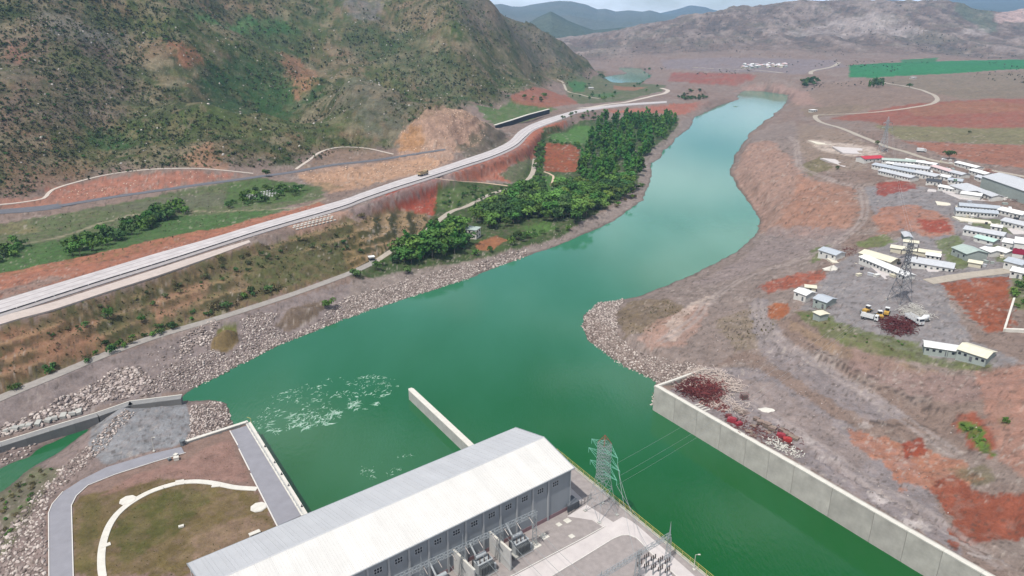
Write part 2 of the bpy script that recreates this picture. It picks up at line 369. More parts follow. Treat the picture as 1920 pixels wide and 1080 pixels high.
# quarry roughness, benches
qp = GP(QUARRY); i = sub(qp, 10); m = sstep(0, 6, sdf(qp, GX[i], GY[i]))
GZ[i] += m * ((ridged(GX[i] / 30, GY[i] / 30, 4, 61) - 0.55) * 5 + (fbm(GX[i] / 9, GY[i] / 9, 3, 62) - .5) * 2.5)
q = (GZ[i] + (fbm(GX[i] / 25, GY[i] / 25, 3, 64) - .5) * 6) / 6.0; f = q - np.floor(q); GZ[i] += m * (sstep(.5, .95, f) - f) * 4.2
flat_path(_mid[::2], 11, 9, 0.45)
for nm, P, w, mt in ROUTES: flat_path(P, w / 2 + 0.8, 3, 0.15)
# erosion rills on the bare red bank of the right shore
RED = GP([(1375, 320), (1400, 270), (1440, 262), (1490, 300), (1510, 330), (1590, 360), (1600, 420), (1540, 450), (1440, 440), (1420, 400), (1390, 350)])
i = sub(RED, 10); m = sstep(0, 10, sdf(RED, GX[i], GY[i]))
GZ[i] += m * ((ridged((GX[i] + GY[i]) / 26, (GX[i] - GY[i]) / 9, 3, 91) - 0.6) * 4.5)
CRACK = GP([(1480, 640), (1560, 650), (1680, 700), (1790, 760), (1880, 800), (1900, 900), (1800, 860), (1700, 790), (1600, 740), (1500, 690)])
i = sub(CRACK, 10); m = sstep(0, 8, sdf(CRACK, GX[i], GY[i]))
GZ[i] += m * ((ridged((GX[i] + 0.65 * GY[i]) / 12, (GX[i] * .65 - GY[i]) / 40, 3, 93) - 0.6) * 2.2)
BANK_R = GP([(1300, 600), (1440, 480), (1560, 450), (1640, 460), (1500, 590), (1640, 640), (1880, 690), (1960, 700), (1960, 900), (1880, 880), (1750, 860), (1600, 800), (1450, 720), (1340, 690)])
i = sub(BANK_R, 10); m = sstep(0, 10, sdf(BANK_R, GX[i], GY[i]))
GZ[i] += m * ((ridged((GX[i] + 0.5 * GY[i]) / 9, (GX[i] * .5 - GY[i]) / 30, 4, 97) - 0.6) * 1.8)
# mounds left on the rockfill
def mound(px, py, rx, h, yaw=0.0, asp=1.6):
    c = G(px, py); i = sub([(c.x - rx * 2, c.y - rx * 2), (c.x + rx * 2, c.y + rx * 2)], 4)
    dx, dy = GX[i] - c.x, GY[i] - c.y; u = dx * math.cos(yaw) + dy * math.sin(yaw); v = -dx * math.sin(yaw) + dy * math.cos(yaw)
    q = np.sqrt((u / (rx * asp)) ** 2 + (v / rx) ** 2); GZ[i] += h * np.clip(1 - q ** 2, 0, 1) ** 0.8 * (0.85 + 0.3 * fbm(GX[i] / 3, GY[i] / 3, 3, 8))
mound(420, 640, 4.5, 4.5, 1.1, 1.8); mound(575, 592, 7, 3.5, 0.5, 1.9); mound(1183, 632, 2.2, 1.2); mound(100, 755, 4, 2.5, .6); mound(1305, 180, 16, 14, 0, 1.5)

# platforms
YARD_L = [(345, 832), (430, 803), (470, 792), (577, 964), (640, 990), (420, 1100), (88, 1100), (86, 955), (110, 925), (150, 900), (200, 876), (345, 845)]
yardL = [(p.x, p.y) for p in [U(x, y, 7) for x, y in YARD_L]]
i = sub(yardL, 12); s_ = sdf(yardL, GX[i], GY[i]); k = sstep(-5, -0.5, s_)
GZ[i] = GZ[i] * (1 - k) + 6.93 * k
# river bed, banks, pools
RS = np.full(GX.shape, -1e3)
i = sub(RIV, 60); RS[i] = sdf(RIV, GX[i], GY[i])
for pl in (POOL, STREAM):
    i = sub(pl, 60); RS[i] = np.maximum(RS[i], sdf(pl, GX[i], GY[i]))
wob = (fbm(GX / 7, GY / 7, 3, 55) - 0.5) * 3.0 * sstep(200, 300, RR) + (fbm(GX / 40, GY / 40, 2, 56) - .5) * 8 * sstep(500, 900, RR)
RSW = RS + wob
land = -RSW
WL = [(p.x, p.y, 0) for p in wall_pts]
i = sub(WL, 30); dW = np.full(GX.shape, 99.0); dW[i] = path_dist(WL, GX[i], GY[i])[0]
RSW = np.where(dW < 8, RS, RSW); land = -RSW
QL = [tuple(U(470, 792, 7)), tuple(U(577, 964, 7))]
i = sub(QL, 12); dQ = np.full(GX.shape, 99.0); dQ[i] = path_dist(QL, GX[i], GY[i])[0]
bank = np.clip(land / 14.0, 0, 1)
GZ_land = np.maximum(GZ, 0.35) * np.where(dW < 10, 1.0, (0.10 + 0.90 * sstep(0, 1, bank))) * np.clip(land / 0.8, 0, 1) ** np.where(dW < 10, 0.0, 1.0)
GZ_land = np.where((dW < 12) & (land > 0), WZ - 0.55 + (GZ_land - WZ + 0.55) * sstep(3, 12, dW), GZ_land)
GZ = np.where(RSW > 0, -np.minimum(0.35 * RSW, 4.5), np.maximum(GZ_land, 0.02))
i = sub(yardL, 12); s_ = sdf(yardL, GX[i], GY[i]); GZ[i] = np.where(s_ > 0.3, 6.93, GZ[i])
# ---------------------------------------------------------------- what lies on the ground: albedo per survey point
def lin(c):
    c = np.asarray(c, float) / 255.0
    return np.where(c <= 0.04045, c / 12.92, ((c + 0.055) / 1.055) ** 2.4)
KA = 0.60                      # a sunlit surface seen at value v has an albedo of about KA * v
def alb(c):
    v = lin(c) * KA; g = v.mean(-1, keepdims=True); return g + (v - g) * 0.92
def galb(c):                   # soils and plants: duller than they look in a compressed photograph
    v = lin(c) * 0.47; g = v.mean(-1, keepdims=True); return g + (v - g) * 0.97

n1 = fbm(GX / 60, GY / 60, 4, 101); n2 = fbm(GX / 16, GY / 16, 4, 102); n3 = fbm(GX / 4, GY / 4, 3, 103); nb = fbm(GX / 260, GY / 260, 3, 104)
GC = np.empty(GX.shape + (3,)); GC[:] = galb((150, 130, 120))
def blend(mask, col):
    GC[:] = GC * (1 - mask[..., None]) + galb(col) * mask[..., None]
def blend_i(i, mask, col):
    GC[i] = GC[i] * (1 - mask[..., None]) + galb(col) * mask[..., None]
def paint(px, col, feather=2.0, rough=3.0, a=1.0, breakup=0.0, world=None):
    poly = world if world is not None else GP(px)
    P = np.asarray(poly); dist = float(np.median(np.hypot(P[:, 0], P[:, 1]))); u = dist / FPX
    i = sub(poly, 20 * u)
    if len(i[0]) == 0: return
    s = sdf(poly, GX[i], GY[i])
    sc = max(3.0, 9 * u)
    s = s + (fbm(GX[i] / sc, GY[i] / sc, 4, 201) - 0.5) * 2 * rough * u * 2.6 + (fbm(GX[i] / (sc * .25), GY[i] / (sc * .25), 3, 202) - .5) * min(rough, 4) * u * 1.6
    m = sstep(-feather * u, feather * u, s) * a
    if breakup > 0:
        q = fbm(GX[i] / (sc * 1.3), GY[i] / (sc * 1.3), 4, 205)
        m = m * (1 - breakup * sstep(0.42, 0.58, q))
    if rough >= 1.5:
        t_ = fbm(GX[i] / (sc * .6), GY[i] / (sc * .6), 5, 211 + int(col[0])); m = m * (1 - 0.30 * sstep(.5, .68, t_))
        v_ = 0.86 + 0.28 * fbm(GX[i] / (sc * 1.7), GY[i] / (sc * .5), 4, 217 + int(col[1]))
        GC[i] = GC[i] * (1 - m[..., None]) + galb(col) * v_[..., None] * m[..., None]
    else: blend_i(i, m, col)
def stripe(px, col, w, feather=1.0, a=1.0, zpts=None):
    P = zpts if zpts is not None else drape(px)
    i = sub(P, w + 8); d, _ = path_dist(P, GX[i], GY[i]); d = d + (fbm(GX[i] / 3, GY[i] / 3, 3, 207) - .5) * w * 0.5
    blend_i(i, (1 - sstep(w - feather, w + feather, d)) * a, col)

def side_np(path, off):
    out = []
    for k, p in enumerate(path):
        a = path[max(k - 1, 0)]; b = path[min(k + 1, len(path) - 1)]; t = (b - a); t.z = 0; t.normalize(); out.append(Vector((p.x - t.y * off, p.y + t.x * off, p.z)))
    return out
# valley floor and plateau ground
blend(sstep(0.4, 0.65, n1) * 0.6, (140, 118, 106)); blend(sstep(0.5, 0.7, n2) * 0.5, (160, 146, 138))
# hillside
hmask = sstep(0, 25, HS + (n2 - .5) * 40)
hc = np.empty_like(GC); hc[:] = galb((134, 120, 98))
def hb(m, c): hc[:] = hc * (1 - m[..., None]) + galb(c) * m[..., None]
hb(sstep(0.42, 0.62, n1), (108, 112, 74)); hb(sstep(0.48, 0.66, fbm(GX / 110, GY / 110, 4, 106)), (88, 106, 58))
hb(sstep(0.58, 0.7, nb) * 0.55, (128, 120, 106)); hb(sstep(0.55, 0.68, fbm(GX / 25, GY / 25, 4, 107)) * 0.7, (70, 84, 50))
hb(sstep(0.58, 0.70, fbm(GX / 33, GY / 33, 4, 117)) * 0.7, (150, 122, 104))
hb((1 - sstep(0.40, 0.56, gul)) * 0.5, (72, 94, 52)); hb(sstep(0.58, 0.68, n3) * 0.5, (134, 126, 108)); hb(sstep(0.56, 0.64, fbm(GX / 2.2, GY / 2.2, 2, 108)) * 0.6 * sstep(1400, 500, RR), (64, 66, 48))
_h9 = fbm(GX / 8, GY / 8, 4, 118); _h7 = fbm((GX + wx) / 18, (GY + wy) / 18, 4, 119)
hb(sstep(.53, .58, _h9) * .42, (148, 128, 104)); hb(sstep(.46, .41, _h9) * .45, (70, 82, 50)); hb(sstep(.60, .65, _h7) * .55, (158, 146, 126)); hb(sstep(.40, .35, _h7) * .5, (78, 98, 52))
hc *= np.array([.94, .92, .82])
GC = GC * (1 - hmask[..., None]) + hc * hmask[..., None]
G_ = (74, 104, 58)
# named patches of the hillside
paint([(0, 60), (90, 60), (200, 90), (260, 160), (240, 220), (100, 230), (0, 240)], (134, 116, 108), 14, 12, .55, .5)
paint([(60, 25), (150, 40), (240, 70), (200, 95), (100, 70)], (142, 138, 132), 8, 10, .6, .4)
paint([(100, 80), (200, 120), (210, 150), (150, 150), (90, 110)], (96, 112, 60), 8, 8, .7, .4)
paint([(0, 70), (30, 80), (70, 100), (40, 120), (0, 110)], (165, 112, 92), 8, 8, .5, .4)
paint([(310, 75), (370, 90), (385, 110), (365, 135), (335, 115)], (172, 116, 88), 5, 6, .8, .3)
paint([(525, 98), (560, 110), (592, 135), (590, 165), (555, 185), (540, 150)], (176, 128, 98), 5, 6, .85, .3)
paint([(330, 0), (640, 0), (620, 30), (560, 60), (540, 100), (470, 80), (430, 55), (360, 30)], (78, 98, 58), 10, 12, .8, .4)
paint([(355, 27), (470, 26), (480, 45), (400, 48)], (92, 132, 78), 3, 3, .9)
paint([(470, 33), (540, 32), (560, 60), (480, 62)], (70, 112, 60), 4, 6, .8, .2)
paint([(360, 150), (450, 110), (530, 130), (560, 185), (610, 150), (590, 190), (540, 220), (480, 215), (400, 190)], (58, 92, 50), 8, 9, .85, .3)
paint([(150, 230), (240, 250), (250, 275), (180, 275)], (58, 96, 50), 6, 8, .85, .3)
paint([(370, 235), (480, 205), (640, 190), (660, 240), (560, 250), (430, 260)], (88, 106, 56), 8, 9, .6, .4)
paint([(640, 30), (760, 60), (860, 130), (900, 190), (850, 200), (760, 150), (680, 110), (640, 80)], (72, 96, 58), 10, 12, .6, .4)
paint([(650, 140), (740, 170), (790, 200), (760, 270), (690, 260), (630, 210)], (118, 118, 104), 10, 10, .6, .5)
paint([(860, 0), (960, 30), (1060, 85), (1130, 130), (1060, 120), (960, 70), (860, 40)], (116, 108, 102), 10, 10, .6, .4)
paint([(640, 0), (720, 0), (700, 35), (660, 40)], (138, 132, 130), 5, 8, .7, .3)
paint([(340, 295), (395, 265), (415, 300), (430, 320), (370, 315)], (186, 140, 110), 6, 7, .8, .3)
paint([(0, 320), (90, 310), (190, 300), (160, 335), (90, 360), (0, 372)], (146, 112, 90), 8, 8, .65, .4)
# earth between canal path and the old road
paint([(90, 352), (180, 336), (330, 320), (450, 328), (360, 345), (250, 362), (130, 384), (105, 380)], (176, 118, 98), 2, 4, .95, .15)
paint([(0, 375), (100, 368), (110, 385), (0, 392)], (172, 120, 100), 2, 3, .8)
paint([(565, 318), (600, 285), (650, 275), (735, 290), (640, 305)], (148, 122, 102), 3, 4, .8, .3)
paint(QUARRY, (186, 152, 130), 3, 4, .95, .1)
paint([(748, 285), (750, 250), (780, 232), (800, 262), (775, 285)], (190, 142, 98), 4, 5, .8)
paint([(790, 225), (870, 222), (905, 240), (860, 275), (800, 270)], (186, 152, 134), 4, 5, .7, .3)
paint([(855, 265), (890, 245), (935, 243), (955, 262), (940, 285), (900, 300), (870, 292)], (104, 98, 80), 3, 5, .9, .3)
paint([(550, 330), (640, 318), (760, 300), (830, 302), (800, 322), (700, 345), (620, 362), (590, 348)], (192, 152, 122), 3, 4, .9, .1)
paint([(570, 345), (600, 340), (640, 352), (600, 365)], (120, 112, 78), 3, 4, .6, .3)
# meadows between the old road and the highway
paint([(-100, 440), (0, 420), (150, 395), (300, 365), (490, 332), (600, 350), (610, 368), (400, 435), (200, 490), (0, 520), (-100, 550)], (98, 110, 72), 2, 3, .95)
paint([(-80, 520), (0, 470), (160, 440), (330, 405), (540, 393), (380, 440), (200, 490), (0, 515)], (78, 112, 58), 3, 3, .9, .1)
paint([(150, 395), (300, 372), (430, 360), (420, 385), (250, 395)], (112, 112, 92), 4, 4, .8, .2)
paint([(430, 345), (500, 335), (590, 350), (560, 375), (440, 390), (420, 375)], (84, 112, 58), 3, 3, .8)
paint([(0, 420), (60, 415), (70, 435), (0, 440)], (140, 128, 92), 5, 4, .8, .3)
paint([(-150, 590), (-150, 555), (0, 512), (200, 470), (400, 430), (560, 390), (600, 378), (610, 386), (400, 448), (200, 505), (0, 560)], (176, 116, 92), 2, 2, .95)
paint([(0, 545), (100, 515), (130, 520), (0, 562)], (150, 132, 122), 6, 4, .8)
# slope under the highway
paint(None, (142, 112, 88), 2, 3, .95, 0, SLOPE)
paint(None, (104, 104, 66), 4, 6, .85, .55, SLOPE)
paint([(0, 620), (180, 600), (200, 650), (60, 690), (0, 720)], (172, 124, 98), 5, 6, .85, .25)
paint([(280, 560), (400, 520), (380, 560), (300, 600)], (180, 134, 108), 5, 6, .8, .3)
paint([(450, 490), (560, 460), (660, 430), (690, 480), (600, 520), (480, 560)], (92, 96, 58), 5, 6, .8, .3)
paint(None, (134, 112, 76), 3, 3, .9, .1, TERR)
# red cuttings
paint([(690, 380), (760, 350), (830, 332), (825, 365), (815, 410), (800, 400), (740, 385)], (170, 80, 58), 2, 3, .95)
paint([(690, 395), (720, 372), (760, 378), (730, 392)], (168, 108, 84), 3, 3, .8)
paint([(640, 400), (760, 352), (860, 318), (900, 306), (870, 325), (740, 380), (660, 410)], (160, 138, 132), 2, 2, .85)
paint([(840, 332), (905, 302), (960, 278), (985, 255), (1010, 240), (1062, 225), (1060, 238), (1015, 262), (1005, 290), (985, 300), (940, 325), (955, 342), (900, 338)], (184, 112, 88), 2, 3, .95)
paint([(845, 330), (930, 298), (985, 268), (975, 285), (920, 310)], (158, 124, 116), 3, 3, .7, .3)
paint([(530, 425), (585, 400), (640, 395), (660, 402), (620, 425), (560, 440)], (186, 148, 128), 3, 3, .9)
# river-side land
paint([(820, 360), (880, 340), (960, 345), (1000, 300), (1020, 240), (1100, 225), (1270, 215), (1275, 250), (1220, 290), (1200, 345), (1130, 395), (1060, 440), (960, 470), (880, 490), (720, 520), (660, 520), (700, 490), (800, 430)], (70, 92, 46), 2, 3, .95)
paint([(820, 345), (920, 348), (930, 370), (850, 395), (820, 390)], (94, 112, 64), 2, 3, .9, .2)
paint([(940, 330), (1000, 297), (990, 320), (975, 345)], (100, 108, 74), 2, 3, .9)
paint([(1022, 268), (1070, 270), (1088, 280), (1080, 322), (1030, 322), (1020, 320)], (160, 92, 64), 1.5, 1.5, 1)
paint([(1030, 255), (1080, 235), (1115, 238), (1105, 265), (1090, 272), (1035, 262)], (92, 132, 66), 2, 2, .9)
paint([(1000, 350), (1030, 325), (1060, 330), (1055, 350), (1030, 375)], (84, 124, 58), 2, 2, .9)
paint([(890, 458), (930, 442), (955, 450), (925, 468), (895, 470)], (160, 108, 76), 1.5, 1, 1)
paint([(980, 425), (1030, 412), (1040, 430), (1000, 445)], (92, 124, 60), 3, 3, .9)
paint([(890, 200), (960, 183), (1020, 195), (1040, 205), (1000, 222), (940, 238), (905, 215)], (92, 118, 66), 2, 3, .95)
paint([(955, 180), (1060, 178), (1085, 195), (1030, 203), (960, 190)], (162, 104, 84), 2, 2, .9)
paint([(1060, 150), (1150, 150), (1250, 160), (1240, 172), (1160, 190), (1085, 195), (1060, 170)], (102, 112, 76), 2, 2, .9)
paint([(1065, 152), (1100, 155), (1095, 172), (1075, 172)], (72, 118, 68), 1, 1, .9)
paint([(1150, 160), (1215, 163), (1190, 170), (1150, 167)], (160, 116, 92), 1, 1, .8)
paint([(1100, 178), (1170, 172), (1140, 183)], (84, 118, 72), 1, 1, .8)
paint([(1130, 205), (1240, 197), (1335, 192), (1320, 205), (1280, 215), (1150, 212)], (180, 112, 92), 2, 2, .9)
paint([(1330, 178), (1390, 178), (1380, 190), (1330, 200), (1300, 220), (1290, 215)], (154, 132, 122), 3, 2, .9)
# gravel shore of the left bank
SHORE_L = [(660, 525), (760, 505), (880, 490), (960, 468), (1060, 440), (1130, 400), (1195, 350), (1200, 300), (1240, 265), (1280, 225), (1320, 200), (1345, 203), (1240, 285), (1225, 320), (1222, 350), (1205, 380), (1150, 420), (1060, 458), (880, 525), (640, 602), (640, 560)]
paint(SHORE_L, (152, 138, 130), 2, 2, .95)
paint([(1090, 425), (1140, 395), (1190, 365), (1205, 372), (1150, 412), (1100, 432)], (164, 148, 140), 2, 3, .8, .3)
# lower road and rockfill bed
paint([(-100, 790), (0, 752), (200, 670), (400, 606), (600, 545), (660, 530), (640, 602), (520, 650), (440, 692), (365, 730), (240, 752), (0, 822), (-100, 850)], (150, 136, 132), 2, 2, .95)
paint([(408, 618), (440, 612), (450, 640), (425, 662), (395, 655)], (132, 112, 78), 1.5, 1, 1); paint([(404, 625), (420, 608), (446, 606), (440, 622)], (112, 116, 62), 1.5, 2, .9)
paint([(515, 610), (560, 575), (620, 560), (600, 590), (540, 622)], (118, 100, 82), 2, 2, .9)
paint([(230, 715), (330, 690), (430, 675), (400, 700), (300, 730)], (150, 134, 130), 3, 4, .6)
# yard left, rockfill slope, stream banks
paint([(0, 840), (100, 810), (240, 762), (350, 750), (420, 752), (432, 790), (345, 832), (200, 880), (120, 920), (88, 960), (88, 1100), (-100, 1100), (-100, 860)], (150, 132, 126), 2, 2, .95)
paint([(0, 900), (60, 870), (110, 880), (60, 960), (20, 1030), (0, 1040)], (108, 112, 78), 4, 5, .85, .3)
paint([(170, 800), (250, 765), (350, 755), (360, 800), (345, 828), (200, 870), (170, 850)], (152, 152, 154), 2, 2, .95)
paint(None, (150, 124, 112), 1.5, 0.5, 1, 0, yardL)
paint([(135, 1080), (133, 948), (150, 930), (250, 905), (300, 895), (400, 908), (480, 920), (515, 985), (520, 1000), (340, 1080)], (122, 106, 66), 3, 5, .95, .15)
paint([(205, 1000), (240, 960), (300, 925), (360, 912), (400, 925), (330, 1000), (230, 1060)], (96, 98, 50), 5, 6, .8, .4)
paint([(150, 940), (200, 930), (180, 1000), (170, 1080), (140, 1080)], (112, 104, 62), 4, 6, .8, .3)
paint([(350, 1010), (470, 960), (510, 990), (380, 1060)], (158, 130, 112), 4, 6, .7, .4)
paint([(250, 890), (350, 860), (430, 820), (470, 905), (400, 900), (300, 897), (180, 935)], (164, 128, 116), 3, 3, .9, .15)
# right shore
paint([(1097, 585), (1120, 568), (1200, 552), (1300, 512), (1385, 468), (1425, 430), (1440, 400), (1400, 340), (1385, 300), (1400, 262), (1440, 235), (1490, 225), (1510, 300), (1560, 450), (1500, 560), (1420, 640), (1330, 690), (1230, 715)], (150, 134, 126), 2, 2, .95)
paint(None, (174, 140, 124), 3, 6, .95, .1, RED)
paint([(1500, 330), (1600, 350), (1612, 400), (1590, 430), (1500, 440), (1460, 420)], (176, 130, 108), 5, 6, .8, .3)
paint([(1440, 430), (1600, 430), (1560, 470), (1430, 500), (1330, 535), (1300, 530), (1400, 480)], (156, 140, 136), 5, 4, .8, .2)
paint([(1150, 590), (1180, 565), (1250, 560), (1300, 585), (1290, 615), (1220, 625), (1170, 632)], (134, 116, 92), 3, 5, .9, .25)
paint([(1215, 612), (1290, 575), (1330, 565), (1320, 600), (1280, 650), (1220, 655), (1200, 632)], (184, 148, 132), 4, 4, .85, .15)
paint([(1250, 600), (1310, 560), (1345, 552), (1330, 570), (1290, 590), (1270, 640), (1250, 640)], (206, 186, 172), 2, 4, .8, .35)
paint([(1420, 540), (1460, 522), (1530, 508), (1560, 520), (1520, 535), (1440, 548)], (172, 92, 68), 3, 5, .9, .1)
paint([(1340, 600), (1440, 565), (1460, 610), (1450, 640), (1380, 660)], (142, 126, 106), 5, 6, .8, .3)
paint([(1410, 560), (1440, 560), (1450, 600), (1480, 640), (1560, 690), (1640, 740), (1700, 780), (1640, 790), (1540, 740), (1440, 680), (1410, 620)], (150, 140, 140), 4, 5, .85, .1)
paint([(1440, 572), (1475, 568), (1480, 585), (1460, 600), (1440, 595)], (170, 102, 66), 2, 2, .95)
paint([(1500, 230), (1560, 240), (1640, 280), (1620, 320), (1530, 320), (1490, 270)], (158, 138, 122), 4, 4, .8)
paint([(1510, 262), (1640, 275), (1660, 288), (1600, 295), (1540, 282)], (214, 196, 182), 2, 3, .85, .3)
paint([(1500, 310), (1540, 295), (1560, 315), (1520, 330)], (124, 116, 80), 2, 3, .8)
# the red spoil by the camp, the camp pad
paint([(1620, 350), (1700, 345), (1790, 360), (1920, 400), (2000, 400), (2000, 520), (1770, 540), (1820, 640), (1920, 680), (1860, 690), (1740, 680), (1650, 640), (1540, 600), (1500, 580), (1560, 500), (1620, 470), (1700, 440), (1640, 400)], (152, 146, 146), 3, 3, .95)
paint([(1640, 345), (1700, 338), (1720, 352), (1660, 368), (1645, 362)], (160, 78, 64), 2, 4, .9)
paint([(1650, 390), (1720, 385), (1780, 410), (1790, 440), (1740, 445), (1690, 430), (1650, 440), (1640, 410)], (178, 126, 104), 3, 4, .95, .1)
paint([(1722, 412), (1770, 412), (1782, 432), (1740, 440)], (160, 76, 60), 2, 4, .9)
paint([(1765, 530), (1830, 522), (1890, 520), (1900, 570), (1890, 622), (1850, 622), (1800, 575)], (160, 92, 66), 2, 6, 1)
for pg in ([(1600, 455), (1660, 440), (1680, 452), (1660, 462), (1620, 466)], [(1755, 450), (1800, 440), (1810, 480), (1830, 500), (1790, 505), (1770, 480)],
           [(1850, 455), (1870, 460), (1900, 495), (1870, 490)], [(1785, 405), (1880, 412), (1920, 430), (1900, 440), (1800, 415)], [(1520, 470), (1560, 455), (1545, 482), (1525, 492)],
           [(1900, 520), (1960, 510), (1960, 590), (1905, 580), (1892, 550)]):
    paint(pg, (112, 124, 72), 2, 3, .9, .15)
paint([(1485, 585), (1540, 580), (1570, 605), (1640, 625), (1720, 640), (1740, 668), (1860, 680), (1860, 695), (1740, 682), (1640, 668), (1540, 630)], (112, 118, 74), 3, 3, .95, .15)
paint([(1480, 600), (1560, 640), (1660, 675), (1760, 695), (1740, 705), (1640, 690), (1540, 655), (1480, 620)], (158, 132, 108), 3, 3, .8, .2)
paint([(1600, 650), (1700, 690), (1800, 705), (1900, 700), (1900, 740), (1780, 760), (1680, 730), (1590, 690)], (158, 130, 122), 4, 4, .7)
# ground behind the long wall, red heaps
paint([(1320, 690), (1420, 690), (1560, 780), (1700, 850), (1760, 950), (1800, 1020), (1800, 1040), (1640, 950), (1490, 862), (1400, 815), (1250, 735)], (152, 142, 142), 3, 3, .9)
paint([(1340, 700), (1450, 720), (1560, 790), (1640, 860), (1600, 880), (1480, 800), (1380, 730)], (160, 142, 134), 6, 6, .7, .2)
paint([(1590, 805), (1700, 835), (1800, 860), (1840, 900), (1790, 930), (1700, 905), (1690, 920), (1670, 880), (1600, 835)], (186, 124, 96), 3, 6, .85, .15)
paint([(1740, 895), (1790, 895), (1860, 930), (1960, 920), (1960, 1000), (1880, 1010), (1830, 1020), (1790, 1025), (1780, 970)], (150, 86, 66), 2, 6, 1)
paint([(1790, 775), (1830, 772), (1870, 830), (1860, 860), (1820, 840), (1790, 800)], (158, 88, 66), 3, 5, .9)
paint([(1795, 790), (1830, 795), (1858, 835), (1868, 855), (1845, 850), (1815, 820)], (92, 122, 52), 2, 3, .95, .1)
paint([(1870, 782), (1890, 778), (1895, 800), (1878, 802)], (84, 112, 52), 2, 3, .9)
paint([(1830, 700), (1960, 680), (1960, 920), (1880, 870), (1850, 780)], (178, 132, 114), 4, 6, .9, .25)
paint([(1690, 828), (1730, 820), (1735, 850), (1700, 860)], (156, 74, 52), 2, 3, .9)
paint([(1780, 880), (1850, 870), (1870, 900), (1830, 918)], (128, 118, 92), 4, 4, .8)
for (x, y, w, h) in ((1515, 825, 18, 6), (1560, 865, 20, 8), (1650, 935, 25, 10), (1720, 985, 30, 10), (1430, 770, 14, 5), (1620, 800, 12, 4), (1500, 880, 22, 7), (1845, 1045, 20, 6)):
    paint([(x - w, y - h), (x, y - h * 1.3), (x + w, y), (x + w * .7, y + h), (x - w * .4, y + h * .6)], (206, 194, 188), 2, 5, .8, .35)
# plain
paint([(1540, 160), (1960, 130), (2100, 140), (2100, 290), (1700, 260), (1560, 215), (1480, 200)], (150, 128, 114), 3, 3, .9)
paint([(1560, 222), (1650, 205), (1760, 192), (1850, 185), (2050, 183), (2050, 242), (1800, 240), (1660, 235)], (160, 98, 82), 2, 2.5, .95, .15)
paint([(1700, 205), (1850, 188), (1990, 205), (1850, 212), (1720, 218)], (162, 122, 94), 2, 2, .6, .3)
paint([(1640, 235), (1800, 240), (2050, 240), (2050, 275), (1800, 268), (1690, 262)], (136, 130, 96), 2, 2, .95)
paint([(1690, 264), (1800, 270), (2050, 276), (2050, 318), (1880, 312), (1770, 292)], (166, 112, 92), 2, 2, .95)
paint([(1500, 205), (1590, 195), (1640, 200), (1580, 215), (1520, 220)], (142, 124, 104), 2, 3, .7)
paint([(1592, 122), (1660, 118), (1800, 114), (2000, 108), (2000, 126), (1780, 138), (1640, 146), (1592, 144)], (58, 132, 84), 1.2, 1, 1)
paint([(1690, 112), (1760, 108), (1750, 118), (1690, 122)], (58, 128, 80), 1, 1, .9)
paint([(1620, 150), (1800, 140), (2000, 132), (2000, 180), (1800, 185), (1700, 165)], (138, 126, 108), 2, 2, .8, .2)
paint([(1260, 135), (1330, 137), (1420, 142), (1400, 155), (1300, 158), (1250, 152)], (160, 92, 78), 1.5, 3, .9, .3)
paint([(1300, 165), (1400, 158), (1500, 168), (1540, 200), (1480, 190), (1480, 178), (1390, 170)], (172, 140, 128), 2, 2, .8)
paint([(1240, 112), (1360, 108), (1560, 112), (1590, 125), (1500, 140), (1380, 135), (1250, 130)], (146, 134, 136), 2, 2, .8)
# far hills
fm = FAR * 0.95
blend(fm, (132, 116, 108))
blend(FAR * sstep(0.68, 0.82, gul2) * 0.5, (186, 170, 162)); blend(FAR * (1 - sstep(0.42, 0.58, gul2)) * 0.6, (112, 104, 100))
blend(FAR * sstep(0.55, 0.68, n2) * 0.6, (96, 94, 88)); blend(FAR * sstep(0.54, 0.66, n1) * 0.5, (128, 122, 108)); blend(FAR * sstep(0.60, 0.72, fbm(GX / 20, GY / 45, 3, 120)) * 0.7, (170, 152, 142))
paint([(1860, 30), (1960, 15), (1960, 40), (1870, 42)], (222, 190, 182), 1.5, 2, .8, .3)
paint([(1790, 18), (1815, 10), (1870, 60), (1850, 62), (1810, 35)], (110, 122, 104), 2, 3, .7)
paint([(1440, 60), (1560, 40), (1640, 20), (1700, 40), (1750, 60), (1860, 55), (1840, 68), (1600, 70)], (206, 192, 186), 2, 5, .6, .55)
# wheel tracks and cracks on the right bank
for off in (-1.6, 1.6):
    P = side_np(drape([(1478, 255), (1492, 266), (1496, 292), (1504, 316), (1560, 338), (1608, 352), (1621, 380), (1618, 410), (1590, 440), (1530, 475), (1460, 500), (1400, 520), (1335, 560), (1300, 600), (1240, 640)]), off)
    stripe(None, (176, 160, 152), 1.0, .7, .8, P)
    P = side_np(drape([(1420, 560), (1428, 600), (1465, 640), (1560, 700), (1680, 775), (1790, 852)]), off); stripe(None, (170, 156, 150), .9, .6, .7, P)
    P = side_np(drape([(1330, 720), (1420, 760), (1540, 840), (1650, 915), (1780, 1000), (1880, 1060)]), off); stripe(None, (178, 164, 158), .9, .6, .6, P)
    P = side_np(drape([(0, 748), (100, 705), (200, 662), (300, 630), (400, 600), (560, 548), (650, 515)]), off * .6); stripe(None, (176, 164, 152), .6, .5, .6, P)
stripe([(-50, 466), (40, 456), (110, 445), (240, 404), (350, 397), (540, 391), (610, 372)], (170, 158, 132), 1.1, .8, .8)
